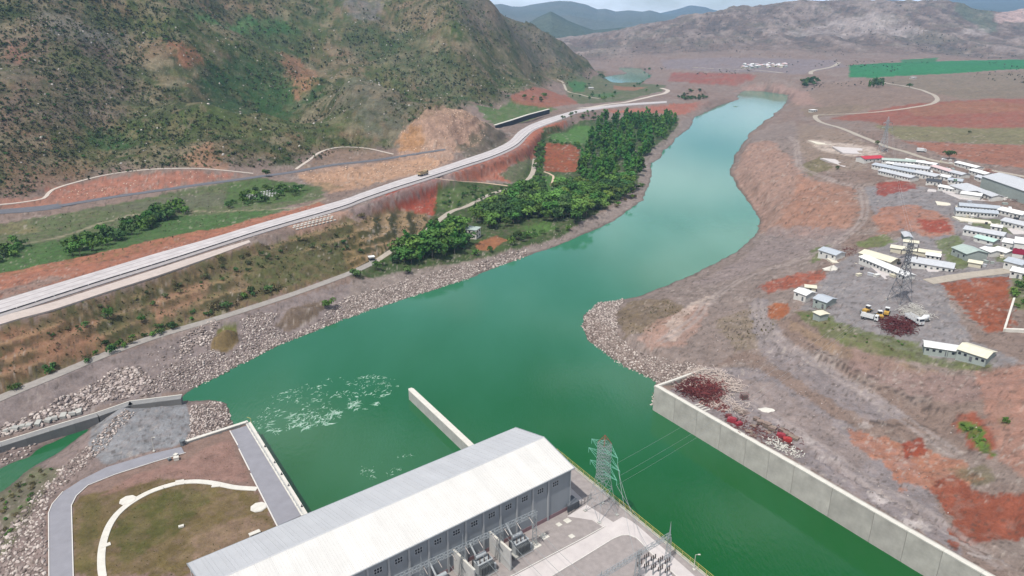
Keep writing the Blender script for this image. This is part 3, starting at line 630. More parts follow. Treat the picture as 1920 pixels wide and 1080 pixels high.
for c in ([(1508, 642), (1530, 655), (1560, 668), (1590, 690), (1640, 708)], [(1530, 664), (1556, 678), (1580, 690), (1610, 712), (1650, 730)], [(1360, 612), (1380, 622), (1398, 632)], [(1633, 790), (1655, 794), (1680, 800)], [(1696, 742), (1712, 745), (1740, 758), (1770, 772)], [(1650, 722), (1690, 738), (1720, 760), (1750, 768)], [(1470, 420), (1500, 400), (1540, 385)]):
    stripe(c, (84, 74, 70), .35, .35, .85)
# plain grain everywhere
GC *= (0.84 + 0.32 * n3)[..., None] * (0.9 + 0.2 * fbm(GX / 1.3, GY / 1.3, 2, 130))[..., None]
GC *= (0.90 + 0.2 * n1)[..., None]
for (i, m, f) in TF:           # risers grown over, treads bare
    blend_i(i, m * sstep(.5, .62, f) * (1 - sstep(.93, 1, f)) * .85 * sstep(.30, .5, n2[i] + .1), (66, 70, 40)); blend_i(i, m * (1 - sstep(.1, .4, f)) * .65, (176, 146, 110))
_sp = fbm(GX / 1.1, GY / 1.1, 2, 141); _lowland = sstep(10, 0, HS) * (RR < 900); _iy = sub(yardL, 4); _lowland[_iy] *= sstep(1, -1, sdf(yardL, GX[_iy], GY[_iy]))
blend(sstep(.70, .78, _sp) * .5 * _lowland * sstep(.45, .6, n2), (196, 182, 170)); blend(sstep(.30, .22, _sp) * .55 * _lowland, (86, 76, 68))
i = np.nonzero(RSW > -2.5); blend_i(i, sstep(-2.5, -0.2, RSW[i]) * 0.75, (104, 96, 88))

# ---------------------------------------------------------------- object helpers
def tag(o, label=None, cat=None, group=None, kind=None):
    if label: o['label'] = label
    if cat: o['category'] = cat
    if group: o['group'] = group
    if kind: o['kind'] = kind
    return o
def thing(name, label, cat, loc=(0, 0, 0), rz=0.0, group=None):
    o = bpy.data.objects.new(name, None); COL.objects.link(o); o.empty_display_size = 0.5
    o.location = loc; o.rotation_euler = (0, 0, rz); return tag(o, label, cat, group)
def mesh_np(name, V, F, mat, parent=None, colors=None, smooth=False, uniform=None):
    me = bpy.data.meshes.new(name)
    V = np.asarray(V, np.float32); F = np.asarray(F, np.int32); n = F.shape[1]
    me.vertices.add(len(V)); me.vertices.foreach_set('co', V.ravel())
    me.loops.add(F.size); me.loops.foreach_set('vertex_index', F.ravel())
    me.polygons.add(len(F)); me.polygons.foreach_set('loop_start', np.arange(0, F.size, n, dtype=np.int32))
    me.polygons.foreach_set('loop_total', np.full(len(F), n, np.int32))
    if smooth: me.polygons.foreach_set('use_smooth', np.ones(len(F), bool))
    if colors is not None:
        ca = me.color_attributes.new('Col', 'FLOAT_COLOR', 'POINT')
        c = np.ones((len(V), 4), np.float32); c[:, :3] = colors; ca.data.foreach_set('color', c.ravel())
    me.update(calc_edges=True); me.validate()
    me.materials.append(mat)
    o = bpy.data.objects.new(name, me); COL.objects.link(o)
    if parent: o.parent = parent
    return o

# ---------------------------------------------------------------- materials
def bsdf(m): return m.node_tree.nodes['Principled BSDF']
MATS = {}
def mat(name, col, rough=0.8, noise=0.0, scale=1.0, bump=0.0, metal=0.0, rnd_obj=0.0, spec=0.3, streak=False, coord='Object', bscale=None):
    if name in MATS: return MATS[name]
    m = bpy.data.materials.new(name); m.use_nodes = True; MATS[name] = m
    nt = m.node_tree; N = nt.nodes; L = nt.links; b = bsdf(m)
    b.inputs['Roughness'].default_value = rough; b.inputs['Metallic'].default_value = metal
    b.inputs['Specular IOR Level'].default_value = spec
    c = (*[float(v) for v in col], 1); b.inputs['Base Color'].default_value = c
    if noise or bump or rnd_obj:
        tc = N.new('ShaderNodeTexCoord'); mp = N.new('ShaderNodeMapping'); L.new(tc.outputs[coord], mp.inputs['Vector'])
        if streak: mp.inputs['Scale'].default_value = (1, 1, 0.12)
        nz = N.new('ShaderNodeTexNoise'); nz.inputs['Scale'].default_value = scale; nz.inputs['Detail'].default_value = 6; nz.inputs['Roughness'].default_value = 0.62
        L.new(mp.outputs['Vector'], nz.inputs['Vector'])
        mr = N.new('ShaderNodeMapRange'); mr.inputs['From Min'].default_value = 0.28; mr.inputs['From Max'].default_value = 0.72
        mr.inputs['To Min'].default_value = 1 - noise; mr.inputs['To Max'].default_value = 1 + noise
        L.new(nz.outputs['Fac'], mr.inputs['Value'])
        hsv = N.new('ShaderNodeHueSaturation'); hsv.inputs['Color'].default_value = c
        if rnd_obj:
            oi = N.new('ShaderNodeObjectInfo'); m2 = N.new('ShaderNodeMapRange'); m2.inputs['To Min'].default_value = 1 - rnd_obj; m2.inputs['To Max'].default_value = 1 + rnd_obj
            L.new(oi.outputs['Random'], m2.inputs['Value']); mu = N.new('ShaderNodeMath'); mu.operation = 'MULTIPLY'
            L.new(mr.outputs['Result'], mu.inputs[0]); L.new(m2.outputs['Result'], mu.inputs[1]); L.new(mu.outputs[0], hsv.inputs['Value'])
            m3 = N.new('ShaderNodeMapRange'); m3.inputs['To Min'].default_value = 0.5 - 0.04 * rnd_obj * 2; m3.inputs['To Max'].default_value = 0.5 + 0.03 * rnd_obj * 2
            mm = N.new('ShaderNodeMath'); mm.operation = 'FRACT'; m4 = N.new('ShaderNodeMath'); m4.operation = 'MULTIPLY'; m4.inputs[1].default_value = 7.31
            L.new(oi.outputs['Random'], m4.inputs[0]); L.new(m4.outputs[0], mm.inputs[0]); L.new(mm.outputs[0], m3.inputs['Value']); L.new(m3.outputs['Result'], hsv.inputs['Hue'])
        else: L.new(mr.outputs['Result'], hsv.inputs['Value'])
        L.new(hsv.outputs['Color'], b.inputs['Base Color'])
        if bump:
            bp = N.new('ShaderNodeBump'); bp.inputs['Strength'].default_value = 0.6; bp.inputs['Distance'].default_value = bump
            nz2 = N.new('ShaderNodeTexNoise'); nz2.inputs['Scale'].default_value = bscale or scale * 4; nz2.inputs['Detail'].default_value = 4
            L.new(tc.outputs[coord], nz2.inputs['Vector']); L.new(nz2.outputs['Fac'], bp.inputs['Height']); L.new(bp.outputs['Normal'], b.inputs['Normal'])
    return m
def attr_mat(name, noise=0.25, scale=0.4, bump=0.3, rough=0.95, fine=2.5):
    m = bpy.data.materials.new(name); m.use_nodes = True; MATS[name] = m
    nt = m.node_tree; N = nt.nodes; L = nt.links; b = bsdf(m); b.inputs['Roughness'].default_value = rough; b.inputs['Specular IOR Level'].default_value = 0.1
    at = N.new('ShaderNodeAttribute'); at.attribute_name = 'Col'
    tc = N.new('ShaderNodeTexCoord')
    val = None
    for s, k in ((scale, 1.0), (fine, 0.8)):
        nz = N.new('ShaderNodeTexNoise'); nz.inputs['Scale'].default_value = s; nz.inputs['Detail'].default_value = 5; nz.inputs['Roughness'].default_value = 0.65
        L.new(tc.outputs['Object'], nz.inputs['Vector'])
        mr = N.new('ShaderNodeMapRange'); mr.inputs['From Min'].default_value = 0.3; mr.inputs['From Max'].default_value = 0.7
        mr.inputs['To Min'].default_value = 1 - noise * k; mr.inputs['To Max'].default_value = 1 + noise * k
        L.new(nz.outputs['Fac'], mr.inputs['Value'])
        if val is None: val = mr.outputs['Result']
        else:
            mu = N.new('ShaderNodeMath'); mu.operation = 'MULTIPLY'; L.new(val, mu.inputs[0]); L.new(mr.outputs['Result'], mu.inputs[1]); val = mu.outputs[0]
    vm = N.new('ShaderNodeVectorMath'); vm.operation = 'SCALE'; L.new(at.outputs['Color'], vm.inputs[0]); L.new(val, vm.inputs['Scale'])
    L.new(vm.outputs['Vector'], b.inputs['Base Color'])
    bp = N.new('ShaderNodeBump'); bp.inputs['Strength'].default_value = 0.8; bp.inputs['Distance'].default_value = bump
    L.new(val, bp.inputs['Height']); L.new(bp.outputs['Normal'], b.inputs['Normal'])
    return m
M_ground = attr_mat('ground_soil', 0.20, 0.22, 0.5, fine=1.1)
M_hill = attr_mat('hillside_scrub', 0.30, 0.12, 1.6, fine=0.5)
M_far = attr_mat('far_hill_soil', 0.25, 0.03, 6.0, fine=0.12)

# ---------------------------------------------------------------- land meshes
def build_land():
    V = np.stack([GX, GY, GZ], -1).reshape(-1, 3); C = GC.reshape(-1, 3)
    ii, jj = np.meshgrid(np.arange(NRAD - 1), np.arange(NA - 1), indexing='ij')
    a = (ii * NA + jj).ravel(); F = np.stack([a, a + 1, a + NA + 1, a + NA], 1)
    zf = GZ.reshape(-1)[F]; dwf = dW.reshape(-1)[F]; rr = RR.reshape(-1)[F].mean(1)
    keep = zf.max(1) > -2.0
    keep &= ~((dwf.min(1) < 3) & (zf.min(1) < 5) & (zf.max(1) > -9))
    keep &= ~((dQ.reshape(-1)[F].min(1) < 3) & (zf.min(1) < 6))
    near = sdf(yardR, GX, GY).reshape(-1)[F].min(1)
    keep &= near < -0.2
    F = F[keep]; rr = rr[keep]
    hs = HS.reshape(-1)[F].mean(1); fa = FAR.reshape(-1)[F].mean(1)
    cls = np.where(fa > 0.3, 2, np.where(hs > 6, 1, 0))
    for k, nm, mt in ((0, 'ground', M_ground), (1, 'hillside', M_hill), (2, 'far_hills', M_far)):
        f = F[cls == k]; u, inv = np.unique(f.ravel(), return_inverse=True)
        o = mesh_np(nm, V[u], inv.reshape(-1, 4), mt, colors=C[u], smooth=True); tag(o, kind='structure')
# powerhouse frame: far-left eave L, far-right eave E2, near-right eave E1
ZE, ZRIDGE, ZY = 22.0, 25.5, 7.0
_L, _E2, _E1 = U(352, 1057, ZE), U(967, 802, ZE), U(1063, 883, ZE)
PU = (_E2 - _L); PU.z = 0; PLEN = PU.length; PU.normalize(); PV = Vector((PU.y, -PU.x, 0)); PWID = (_E1 - _E2).dot(PV); PO = Vector((_L.x, _L.y, 0))
def PH(s, t, z): return PO + PU * s + PV * t + Vector((0, 0, z))
_yr = [U(1044, 852, 7), U(1320, 1079, 7)]
_d = (_yr[1] - _yr[0]).normalized(); _e = _yr[1] + _d * 70
yardR = [(PO.x, PO.y), tuple(PH(PLEN, 0, 0))[:2], (_yr[0].x, _yr[0].y), (_yr[1].x, _yr[1].y), (_e.x, _e.y), (-140, 20)]
build_land()
# ---------------------------------------------------------------- mesh builder
class MB:
    def __init__(s): s.v = []; s.f = []
    def add(s, V, F):
        k = len(s.v); s.v += [tuple(p) for p in V]; s.f += [tuple(i + k for i in f) for f in F]; return s
    def box(s, c, d, rz=0.0, R=None):
        hx, hy, hz = d[0] / 2, d[1] / 2, d[2] / 2
        P = [Vector((x, y, z)) for z in (-hz, hz) for x, y in ((-hx, -hy), (hx, -hy), (hx, hy), (-hx, hy))]
        if R is None: R = Matrix.Rotation(rz, 3, 'Z')
        return s.add([Vector(c) + R @ p for p in P], [(3, 2, 1, 0), (4, 5, 6, 7), (0, 1, 5, 4), (1, 2, 6, 5), (2, 3, 7, 6), (3, 0, 4, 7)])
    def bar(s, a, b, r, n=4, r2=None):
        a = Vector(a); b = Vector(b); d = (b - a)
        if d.length < 1e-6: return s
        d.normalize(); u = d.orthogonal().normalized() if abs(d.z) > 0.99 else d.cross(Vector((0, 0, 1))).normalized(); w = d.cross(u)
        r2 = r if r2 is None else r2; P = []
        for c, q in ((a, r), (b, r2)):
            for k in range(n):
                t = 2 * PI * (k + .5) / n; P.append(c + u * math.cos(t) * q + w * math.sin(t) * q)
        return s.add(P, [tuple(range(n))[::-1], tuple(range(n, 2 * n))] + [(k, (k + 1) % n, n + (k + 1) % n, n + k) for k in range(n)])
    def prism(s, poly, z0, z1):
        P = [(p[0], p[1]) for p in poly]; n = len(P)
        A = sum(P[i][0] * P[(i + 1) % n][1] - P[(i + 1) % n][0] * P[i][1] for i in range(n))
        if A < 0: P = P[::-1]
        return s.add([(x, y, z0) for x, y in P] + [(x, y, z1) for x, y in P], [tuple(range(n))[::-1], tuple(range(n, 2 * n))] + [(k, (k + 1) % n, n + (k + 1) % n, n + k) for k in range(n)])
    def quad(s, *p): return s.add(p, [tuple(range(len(p)))])
    def ribbon(s, L, R, skirt=0.6):
        n = len(L); V = [tuple(p) for p in L] + [tuple(p) for p in R] + [(p[0], p[1], p[2] - skirt) for p in L] + [(p[0], p[1], p[2] - skirt) for p in R]; F = []
        for i in range(n - 1):
            F += [(i, n + i, n + i + 1, i + 1), (2 * n + i, i, i + 1, 2 * n + i + 1), (n + i, 3 * n + i, 3 * n + i + 1, n + i + 1)]
        F += [(0, 2 * n, 3 * n, n), (n - 1, 2 * n - 1, 4 * n - 1, 3 * n - 1)]
        return s.add(V, F)
    def mesh(s, name, m, smooth=False):
        me = bpy.data.meshes.new(name); me.from_pydata(s.v, [], s.f); me.update(); me.materials.append(m)
        if smooth:
            for p in me.polygons: p.use_smooth = True
        return me
    def build(s, name, m, parent=None, smooth=False):
        o = bpy.data.objects.new(name, s.mesh(name, m, smooth)); COL.objects.link(o)
        if parent: o.parent = parent
        return o
def inst(name, me, parent=None, loc=(0, 0, 0), rz=0.0, sc=1.0):
    o = bpy.data.objects.new(name, me); COL.objects.link(o)
    if parent: o.parent = parent
    o.location = loc; o.rotation_euler = (0, 0, rz)
    o.scale = (sc, sc, sc) if not isinstance(sc, tuple) else sc
    return o
def copy_tree(o, parent=None):
    c = o.copy(); COL.objects.link(c)
    if parent: c.parent = parent
    for ch in o.children: copy_tree(ch, c)
    return c
def side(path, off):
    out = []
    for i, p in enumerate(path):
        a = path[max(i - 1, 0)]; b = path[min(i + 1, len(path) - 1)]; t = (b - a); t.z = 0; t.normalize()
        out.append(Vector((p.x - t.y * off, p.y + t.x * off, p.z)))
    return out

# ---------------------------------------------------------------- water
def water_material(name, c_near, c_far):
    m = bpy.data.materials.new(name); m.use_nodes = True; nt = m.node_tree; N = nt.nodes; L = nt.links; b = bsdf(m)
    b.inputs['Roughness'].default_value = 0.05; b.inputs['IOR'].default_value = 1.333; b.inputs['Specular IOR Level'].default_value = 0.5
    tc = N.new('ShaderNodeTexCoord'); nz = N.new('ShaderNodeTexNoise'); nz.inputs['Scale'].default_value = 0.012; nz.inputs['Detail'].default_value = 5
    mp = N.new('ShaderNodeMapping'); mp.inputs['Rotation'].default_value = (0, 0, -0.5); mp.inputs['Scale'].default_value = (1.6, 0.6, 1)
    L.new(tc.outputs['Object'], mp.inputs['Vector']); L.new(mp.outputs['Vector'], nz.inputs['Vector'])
    # the colour runs from the near tone to the far tone downstream
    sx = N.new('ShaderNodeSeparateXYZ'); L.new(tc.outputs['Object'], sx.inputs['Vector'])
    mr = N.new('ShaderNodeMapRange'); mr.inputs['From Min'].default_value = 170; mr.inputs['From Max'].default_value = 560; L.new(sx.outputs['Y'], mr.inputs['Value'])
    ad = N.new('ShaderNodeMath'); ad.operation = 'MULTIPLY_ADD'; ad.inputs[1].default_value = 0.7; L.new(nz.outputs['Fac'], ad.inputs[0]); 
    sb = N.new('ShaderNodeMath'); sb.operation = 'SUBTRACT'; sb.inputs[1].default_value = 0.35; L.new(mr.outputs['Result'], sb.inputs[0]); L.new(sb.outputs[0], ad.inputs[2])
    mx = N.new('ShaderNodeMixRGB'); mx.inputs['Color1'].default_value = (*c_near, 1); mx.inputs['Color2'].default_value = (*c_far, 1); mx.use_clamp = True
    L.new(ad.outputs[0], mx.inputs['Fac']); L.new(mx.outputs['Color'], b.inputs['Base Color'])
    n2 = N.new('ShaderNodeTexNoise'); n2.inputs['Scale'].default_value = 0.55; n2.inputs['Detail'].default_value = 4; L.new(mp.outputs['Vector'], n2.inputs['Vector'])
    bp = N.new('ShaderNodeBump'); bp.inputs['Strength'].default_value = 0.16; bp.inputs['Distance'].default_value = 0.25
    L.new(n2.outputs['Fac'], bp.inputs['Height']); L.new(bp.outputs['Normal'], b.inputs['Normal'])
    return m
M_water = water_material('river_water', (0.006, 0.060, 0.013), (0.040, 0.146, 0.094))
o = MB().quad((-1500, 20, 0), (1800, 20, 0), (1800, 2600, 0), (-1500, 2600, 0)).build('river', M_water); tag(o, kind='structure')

# whitewater below the turbines: raised lumpy foam on the current
def foam(name, regions, label):
    V = []; F = []; CC = []; FW = alb((64, 130, 92)); FF = alb((236, 246, 240))
    r2 = np.random.default_rng(5)
    for poly, n, smin, smax, dens in regions:
        P = np.array([(U(x, y).x, U(x, y).y) for x, y in poly]); lo, hi = P.min(0), P.max(0)
        a = np.array([U(470, 800).x, U(470, 800).y]); bb = np.array([U(760, 735).x, U(760, 735).y]); ax = (bb - a) / np.linalg.norm(bb - a)
        cnt = 0
        while cnt < n:
            q = lo + r2.random(2) * (hi - lo)
            if sdf(P, np.array([q[0]]), np.array([q[1]]))[0] < 0: continue
            if fbm(np.array([q[0] / 5]), np.array([q[1] / 5]), 3, 301)[0] < dens: cnt += 0.25; continue
            cnt += 1
            L_ = smin + r2.random() ** 3 * (smax - smin); ang = r2.normal(0.35, 0.6); ca, sa = math.cos(ang), math.sin(ang)
            dx = np.array([ax[0] * ca - ax[1] * sa, ax[0] * sa + ax[1] * ca]); dy = np.array([-dx[1], dx[0]])
            m = 6; W = L_ * (0.03 + 0.07 * r2.random()); k0 = len(V); bend = r2.normal(0, 0.35) * L_
            for i in range(m):
                t = i / (m - 1) - .5; wv = W * (1 - (2 * t) ** 2) * (0.5 + r2.random()) + 0.02
                c = q + dx * t * L_ + dy * bend * (t * t * 4)
                hgt = 0.05 + 0.22 * (1 - (2 * t) ** 2) * r2.random()
                V.append((*(c - dy * wv * 1.5), 0.004)); V.append((*c, hgt)); V.append((*(c + dy * wv * 1.3), 0.004)); w_ = (1 - abs(2 * t)) * (.45 + .55 * r2.random()); CC.extend([FW, FW * (1 - w_) + FF * w_, FW])
            for i in range(m - 1):
                F += [(k0 + 3 * i, k0 + 3 * i + 1, k0 + 3 * i + 4, k0 + 3 * i + 3), (k0 + 3 * i + 1, k0 + 3 * i + 2, k0 + 3 * i + 5, k0 + 3 * i + 4)]
    o = mesh_np(name, np.array(V), np.array(F), M_foam, colors=np.array(CC), smooth=True); tag(o, label, 'foam', kind='stuff')
M_foam = attr_mat('foam_white', 0.2, 1.0, 0.05, 0.4, fine=3.0)
foam('whitewater', [([(470, 790), (500, 745), (600, 712), (690, 700), (745, 712), (750, 740), (640, 780), (600, 795), (500, 820), (480, 800)], 620, 0.4, 3.0, 0.49),
                    ([(500, 800), (520, 780), (630, 770), (625, 795), (510, 818)], 150, 0.8, 5.0, 0.46),
                    ([(600, 770), (740, 735), (752, 745), (640, 785)], 130, 0.8, 4.6, 0.46),
                    ([(660, 880), (720, 860), (775, 850), (760, 880), (700, 905)], 90, 0.3, 2.0, 0.48)], 'streaks of white foam on green water downstream of the powerhouse')

# ---------------------------------------------------------------- far mountains and plain
def mountain(name, prof, d0, dc, d1, base, col, seed, rough=0.28):
    A = [math.atan2(ray(x, y).x, ray(x, y).y) for x, y in prof]; Zr = [at_d(x, y, dc).z for x, y in prof]
    na = 240; nr = 46; az = np.linspace(A[0], A[-1], na); rr = np.concatenate([np.linspace(d0, dc, 30), np.linspace(dc, d1, 17)[1:]])
    AA, R_ = np.meshgrid(az, rr); X, Y = R_ * np.sin(AA), R_ * np.cos(AA)
    top = np.interp(az, A, Zr)[None, :] - base
    sh = np.where(R_ < dc, ((R_ - d0) / (dc - d0)) ** 0.85, ((d1 - R_) / (d1 - dc)))
    s = dc / 9.0
    er = ridged(X / s + fbm(X / s, Y / s, 2, seed + 3), Y / s, 4, seed)
    z = base + top * np.clip(sh * (1 - rough * (1 - sh) * 2 * (1 - er) ) , 0, 1) + sh * (1 - np.abs(sh)) * top * (er - .6) * 1.2
    z = z + (fbm(X / (s * .2), Y / (s * .2), 3, seed + 9) - .5) * 0.05 * top * (sh > 0.02)
    V = np.stack([X, Y, z], -1).reshape(-1, 3); ii, jj = np.meshgrid(np.arange(nr - 1), np.arange(na - 1), indexing='ij'); a = (ii * na + jj).ravel()
    F = np.stack([a, a + 1, a + na + 1, a + na], 1)
    g = fbm(X / (s * .5), Y / (s * .5), 4, seed + 5).reshape(-1)[:, None]
    C = alb(col[0]) * (1 - g) + alb(col[1]) * g
    o = mesh_np(name, V, F, M_far, colors=C, smooth=True); tag(o, kind='structure')
mountain('mountain', [(860, 92), (940, 74), (985, 46), (1010, 31), (1033, 21), (1060, 36), (1085, 47), (1113, 56), (1140, 54), (1170, 51), (1200, 52), (1240, 60), (1330, 74), (1420, 88)], 2950, 3700, 4500, 14, ((72, 88, 78), (96, 104, 88)), 401)
mountain('mountain', [(700, 60), (800, 40), (880, 16), (925, 8), (940, 7), (960, 12), (980, 12), (1000, 8), (1050, 1), (1068, 2), (1100, 9), (1120, 17), (1135, 16), (1155, 22), (1180, 19), (1205, 22), (1218, 19), (1240, 25), (1300, 30), (1400, 45)], 4550, 7600, 9800, 12, ((88, 100, 88), (112, 110, 98)), 431)
mountain('mountain', [(1180, 40), (1240, 24), (1270, 17), (1295, 10), (1322, 13), (1340, 19), (1420, 28), (1500, 20), (1600, 4), (1660, -2), (1720, 4), (1780, -3), (1850, -6), (1920, -4), (2050, 4), (2300, 20), (2600, 60)], 5350, 9600, 12500, 12, ((80, 92, 84), (104, 104, 94)), 461)
_a = np.linspace(-0.9, 0.9, 41); _r = np.array([5150, 7000, 10000, 14000, 22000, 40000.0]); AA, R_ = np.meshgrid(_a, _r); X, Y = R_ * np.sin(AA), R_ * np.cos(AA)
_ii, _jj = np.meshgrid(np.arange(5), np.arange(40), indexing='ij'); _k = (_ii * 41 + _jj).ravel()
o = mesh_np('plain', np.stack([X, Y, np.where(R_ < 6000, 10.0, 10.0)], -1).reshape(-1, 3), np.stack([_k, _k + 1, _k + 42, _k + 41], 1), M_far, colors=np.tile(alb((128, 122, 108)), (X.size, 1)), smooth=True); tag(o, kind='structure')

# the air
hz = bpy.data.materials.new('haze_air'); hz.use_nodes = True; hn = hz.node_tree.nodes; hn.remove(hn['Principled BSDF'])
pv = hn.new('ShaderNodeVolumePrincipled'); pv.inputs['Density'].default_value = 0.00007; pv.inputs['Color'].default_value = (0.36, 0.63, 1.0, 1); pv.inputs['Anisotropy'].default_value = 0.1
hz.node_tree.links.new(pv.outputs['Volume'], hn['Material Output'].inputs['Volume'])
o = MB().box((0, 6400, 447), (26000, 14000, 906)).build('haze', hz); tag(o, kind='stuff', label='thin blue haze over the valley and the far mountains')

# ---------------------------------------------------------------- roads
M_road = {'gravel': mat('road_gravel', alb((158, 150, 142)), 0.95, 0.18, 0.5, 0.05), 'track': mat('road_track', alb((176, 164, 148)), 0.95, 0.16, 0.4, 0.05),
          'sand': mat('road_sand', alb((206, 178, 152)), 0.95, 0.16, 0.4, 0.05), 'asphalt': mat('road_asphalt', alb((104, 104, 110)), 0.9, 0.15, 0.3, 0.02),
          'pale': mat('road_concrete', alb((200, 186, 172)), 0.9, 0.12, 0.4, 0.02)}
M_conc = mat('concrete', alb((184, 182, 174)), 0.85, 0.14, 0.35, 0.03)
M_concw = mat('concrete_white', alb((218, 212, 200)), 0.85, 0.10, 0.5, 0.02)
M_dark = mat('dark_joint', (0.02, 0.02, 0.022), 0.9)
for nm, P, w, mt in ROUTES:
    o = MB().ribbon([p + Vector((0, 0, 0.05)) for p in side(P, w / 2)], [p + Vector((0, 0, 0.05)) for p in side(P, -w / 2)], 0.7).build(nm, M_road[mt]); tag(o, kind='structure')
# highway: edges surveyed one by one
M_barr = mat('barrier_concrete', alb((84, 82, 84)), 0.9, 0.1, 1.0)
M_hwy = mat('highway_surface', alb((198, 190, 188)), 0.9, 0.18, 0.16, 0.02); M_shld = mat('highway_shoulder', alb((166, 158, 156)), 0.95, 0.15, 0.5, 0.04)
hw = MB().ribbon(tp, br, 0.8).build('highway', M_hwy); tag(hw, kind='structure')
MB().ribbon([p - Vector((0, 0, .03)) for p in br], sh, 0.8).build('shoulder', M_shld, hw)
def lerp(a, b, t): return [p * (1 - t) + q * t for p, q in zip(a, b)]
up = lambda P, z: [p + Vector((0, 0, z)) for p in P]
for t0, t1 in ((0.47, 0.485), (0.05, 0.062)):
    pass
M_track = mat('tyre_tracks', alb((176, 166, 164)), 0.95, 0.2, 0.6)
for t0, t1 in ((0.30, 0.36), (0.62, 0.68), (0.16, 0.18)): MB().ribbon(up(lerp(tp, br, t0), .006), up(lerp(tp, br, t1), .006), 0.0).build('wheel_track', M_track, hw)
b0, b1 = lerp(tp, br, 0.965), lerp(tp, br, 0.995)
MB().ribbon(up(b0, 0.008), up(br, 0.008), 0.0).build('gutter', M_dark, hw)
# low concrete kerb units along the gutter, one by one where they show
for k in range(0, 150, 2):
    a, b = br[k], br[k + 1]; c = (a + b) / 2 + Vector((0, 0, .28)); d = (b - a)
    o = MB().box((0, 0, 0), (d.length * 1.9, 0.3, 0.45)).build('barrier_block', M_barr, hw); o.location = c; o.rotation_euler = (0, 0, math.atan2(d.y, d.x))
o = MB().ribbon(st, sb_, 0.8).build('service_road', mat('service_surface', alb((196, 180, 170)), 0.95, 0.12, 0.4, 0.03)); tag(o, kind='structure')
# ---------------------------------------------------------------- powerhouse
M_wall = mat('cladding_grey', alb((150, 156, 162)), 0.6, 0.08, 0.25, 0.0, streak=True); M_pil = mat('cladding_trim', alb((176, 178, 180)), 0.6, 0.05, 0.3)
M_roofw = mat('roof_sheet_white', alb((232, 228, 222))*.90, 0.45, 0.05, 0.2, rnd_obj=0.03, spec=0.4); M_roof_shade = mat('roof_sheet_shaded', alb((200, 200, 202))*.93, 0.45, 0.05, 0.2, rnd_obj=0.03, spec=0.4)  # second sheet is the white one greyed for the far slope's weaker sunlight
M_glass = mat('dark_glass', (0.015, 0.02, 0.028), 0.15, spec=0.5); M_steel = mat('galvanised', alb((168, 174, 178)), 0.55, 0.12, 0.8, metal=0.2)
M_yel = mat('railing_yellow', alb((206, 190, 96)), 0.6, 0.1, 1.0); M_kerb = mat('kerb_concrete', alb((222, 216, 208)), 0.9, 0.08, 1.0)
M_gravel = mat('yard_gravel', alb((160, 150, 146)), 0.95, 0.16, 0.6, 0.05, bscale=3.0)
M_asph = mat('yard_asphalt', alb((146, 144, 150)), 0.9, 0.10, 0.3, 0.02, bscale=4.0)
M_slab = mat('yard_concrete', alb((208, 198, 194)), 0.9, 0.10, 0.25, 0.01)
def ray_plane_st(px, py, t):   # where a sight line meets the near wall plane
    r = ray(px, py); o = Vector((0, 0, H)) - PO; k = (t - o.dot(PV)) / r.dot(PV); p = o + r * k
    return p.dot(PU), p.z
PHR = math.atan2(PU.y, PU.x)
phouse = thing('powerhouse', 'long grey powerhouse with white metal roof beside the green river', 'building', tuple(PH(PLEN / 2, PWID / 2, 7)))
PHI = Matrix.Translation(-Vector(phouse.location))
def PP(mb, name, m, parent=None):     # a powerhouse part given in world coordinates
    o = mb.build(name, m, None); par = parent or phouse
    o.data.transform(PHI) if par is phouse else None
    o.parent = par
    if par is not phouse: o.data.transform(PHI)
    return o
def pbox(mb, s0, s1, t0, t1, z0, z1):
    P = [PH(s, t, z) for z in (z0, z1) for s, t in ((s0, t0), (s0, t1), (s1, t1), (s1, t0))]
    return mb.add(P, [(3, 2, 1, 0), (4, 5, 6, 7), (0, 1, 5, 4), (1, 2, 6, 5), (2, 3, 7, 6), (3, 0, 4, 7)])
wins = [ray_plane_st(*p, PWID - 0.6) for p in ((1042, 907), (709, 1070))]
pitch = (wins[0][0] - wins[1][0]) / 10.0; WZC = (wins[0][1] + wins[1][1]) / 2
S0 = 0.7; S1 = PLEN - 0.7; T0 = 0.6; T1 = PWID - 0.6
# plain walls: far side over the water, the two gables
PP(pbox(MB(), S0, S1, T0, T0 + .3, -4, ZE - .1), 'wall', M_wall)
for s in (S0, S1 - .3):
    g = MB(); P = [PH(s + d, t, z) for d in (0, .3) for t, z in ((T0 + .3, 0), (T1 - .3, 0), (T1 - .3, ZE - .1), (PWID / 2, ZRIDGE - .2), (T0 + .3, ZE - .1))]
    g.add(P, [(0, 1, 2, 3, 4), (9, 8, 7, 6, 5)] + [(k, 5 + k, 5 + (k + 1) % 5, (k + 1) % 5) for k in range(5)]); PP(g, 'gable_wall', M_wall)
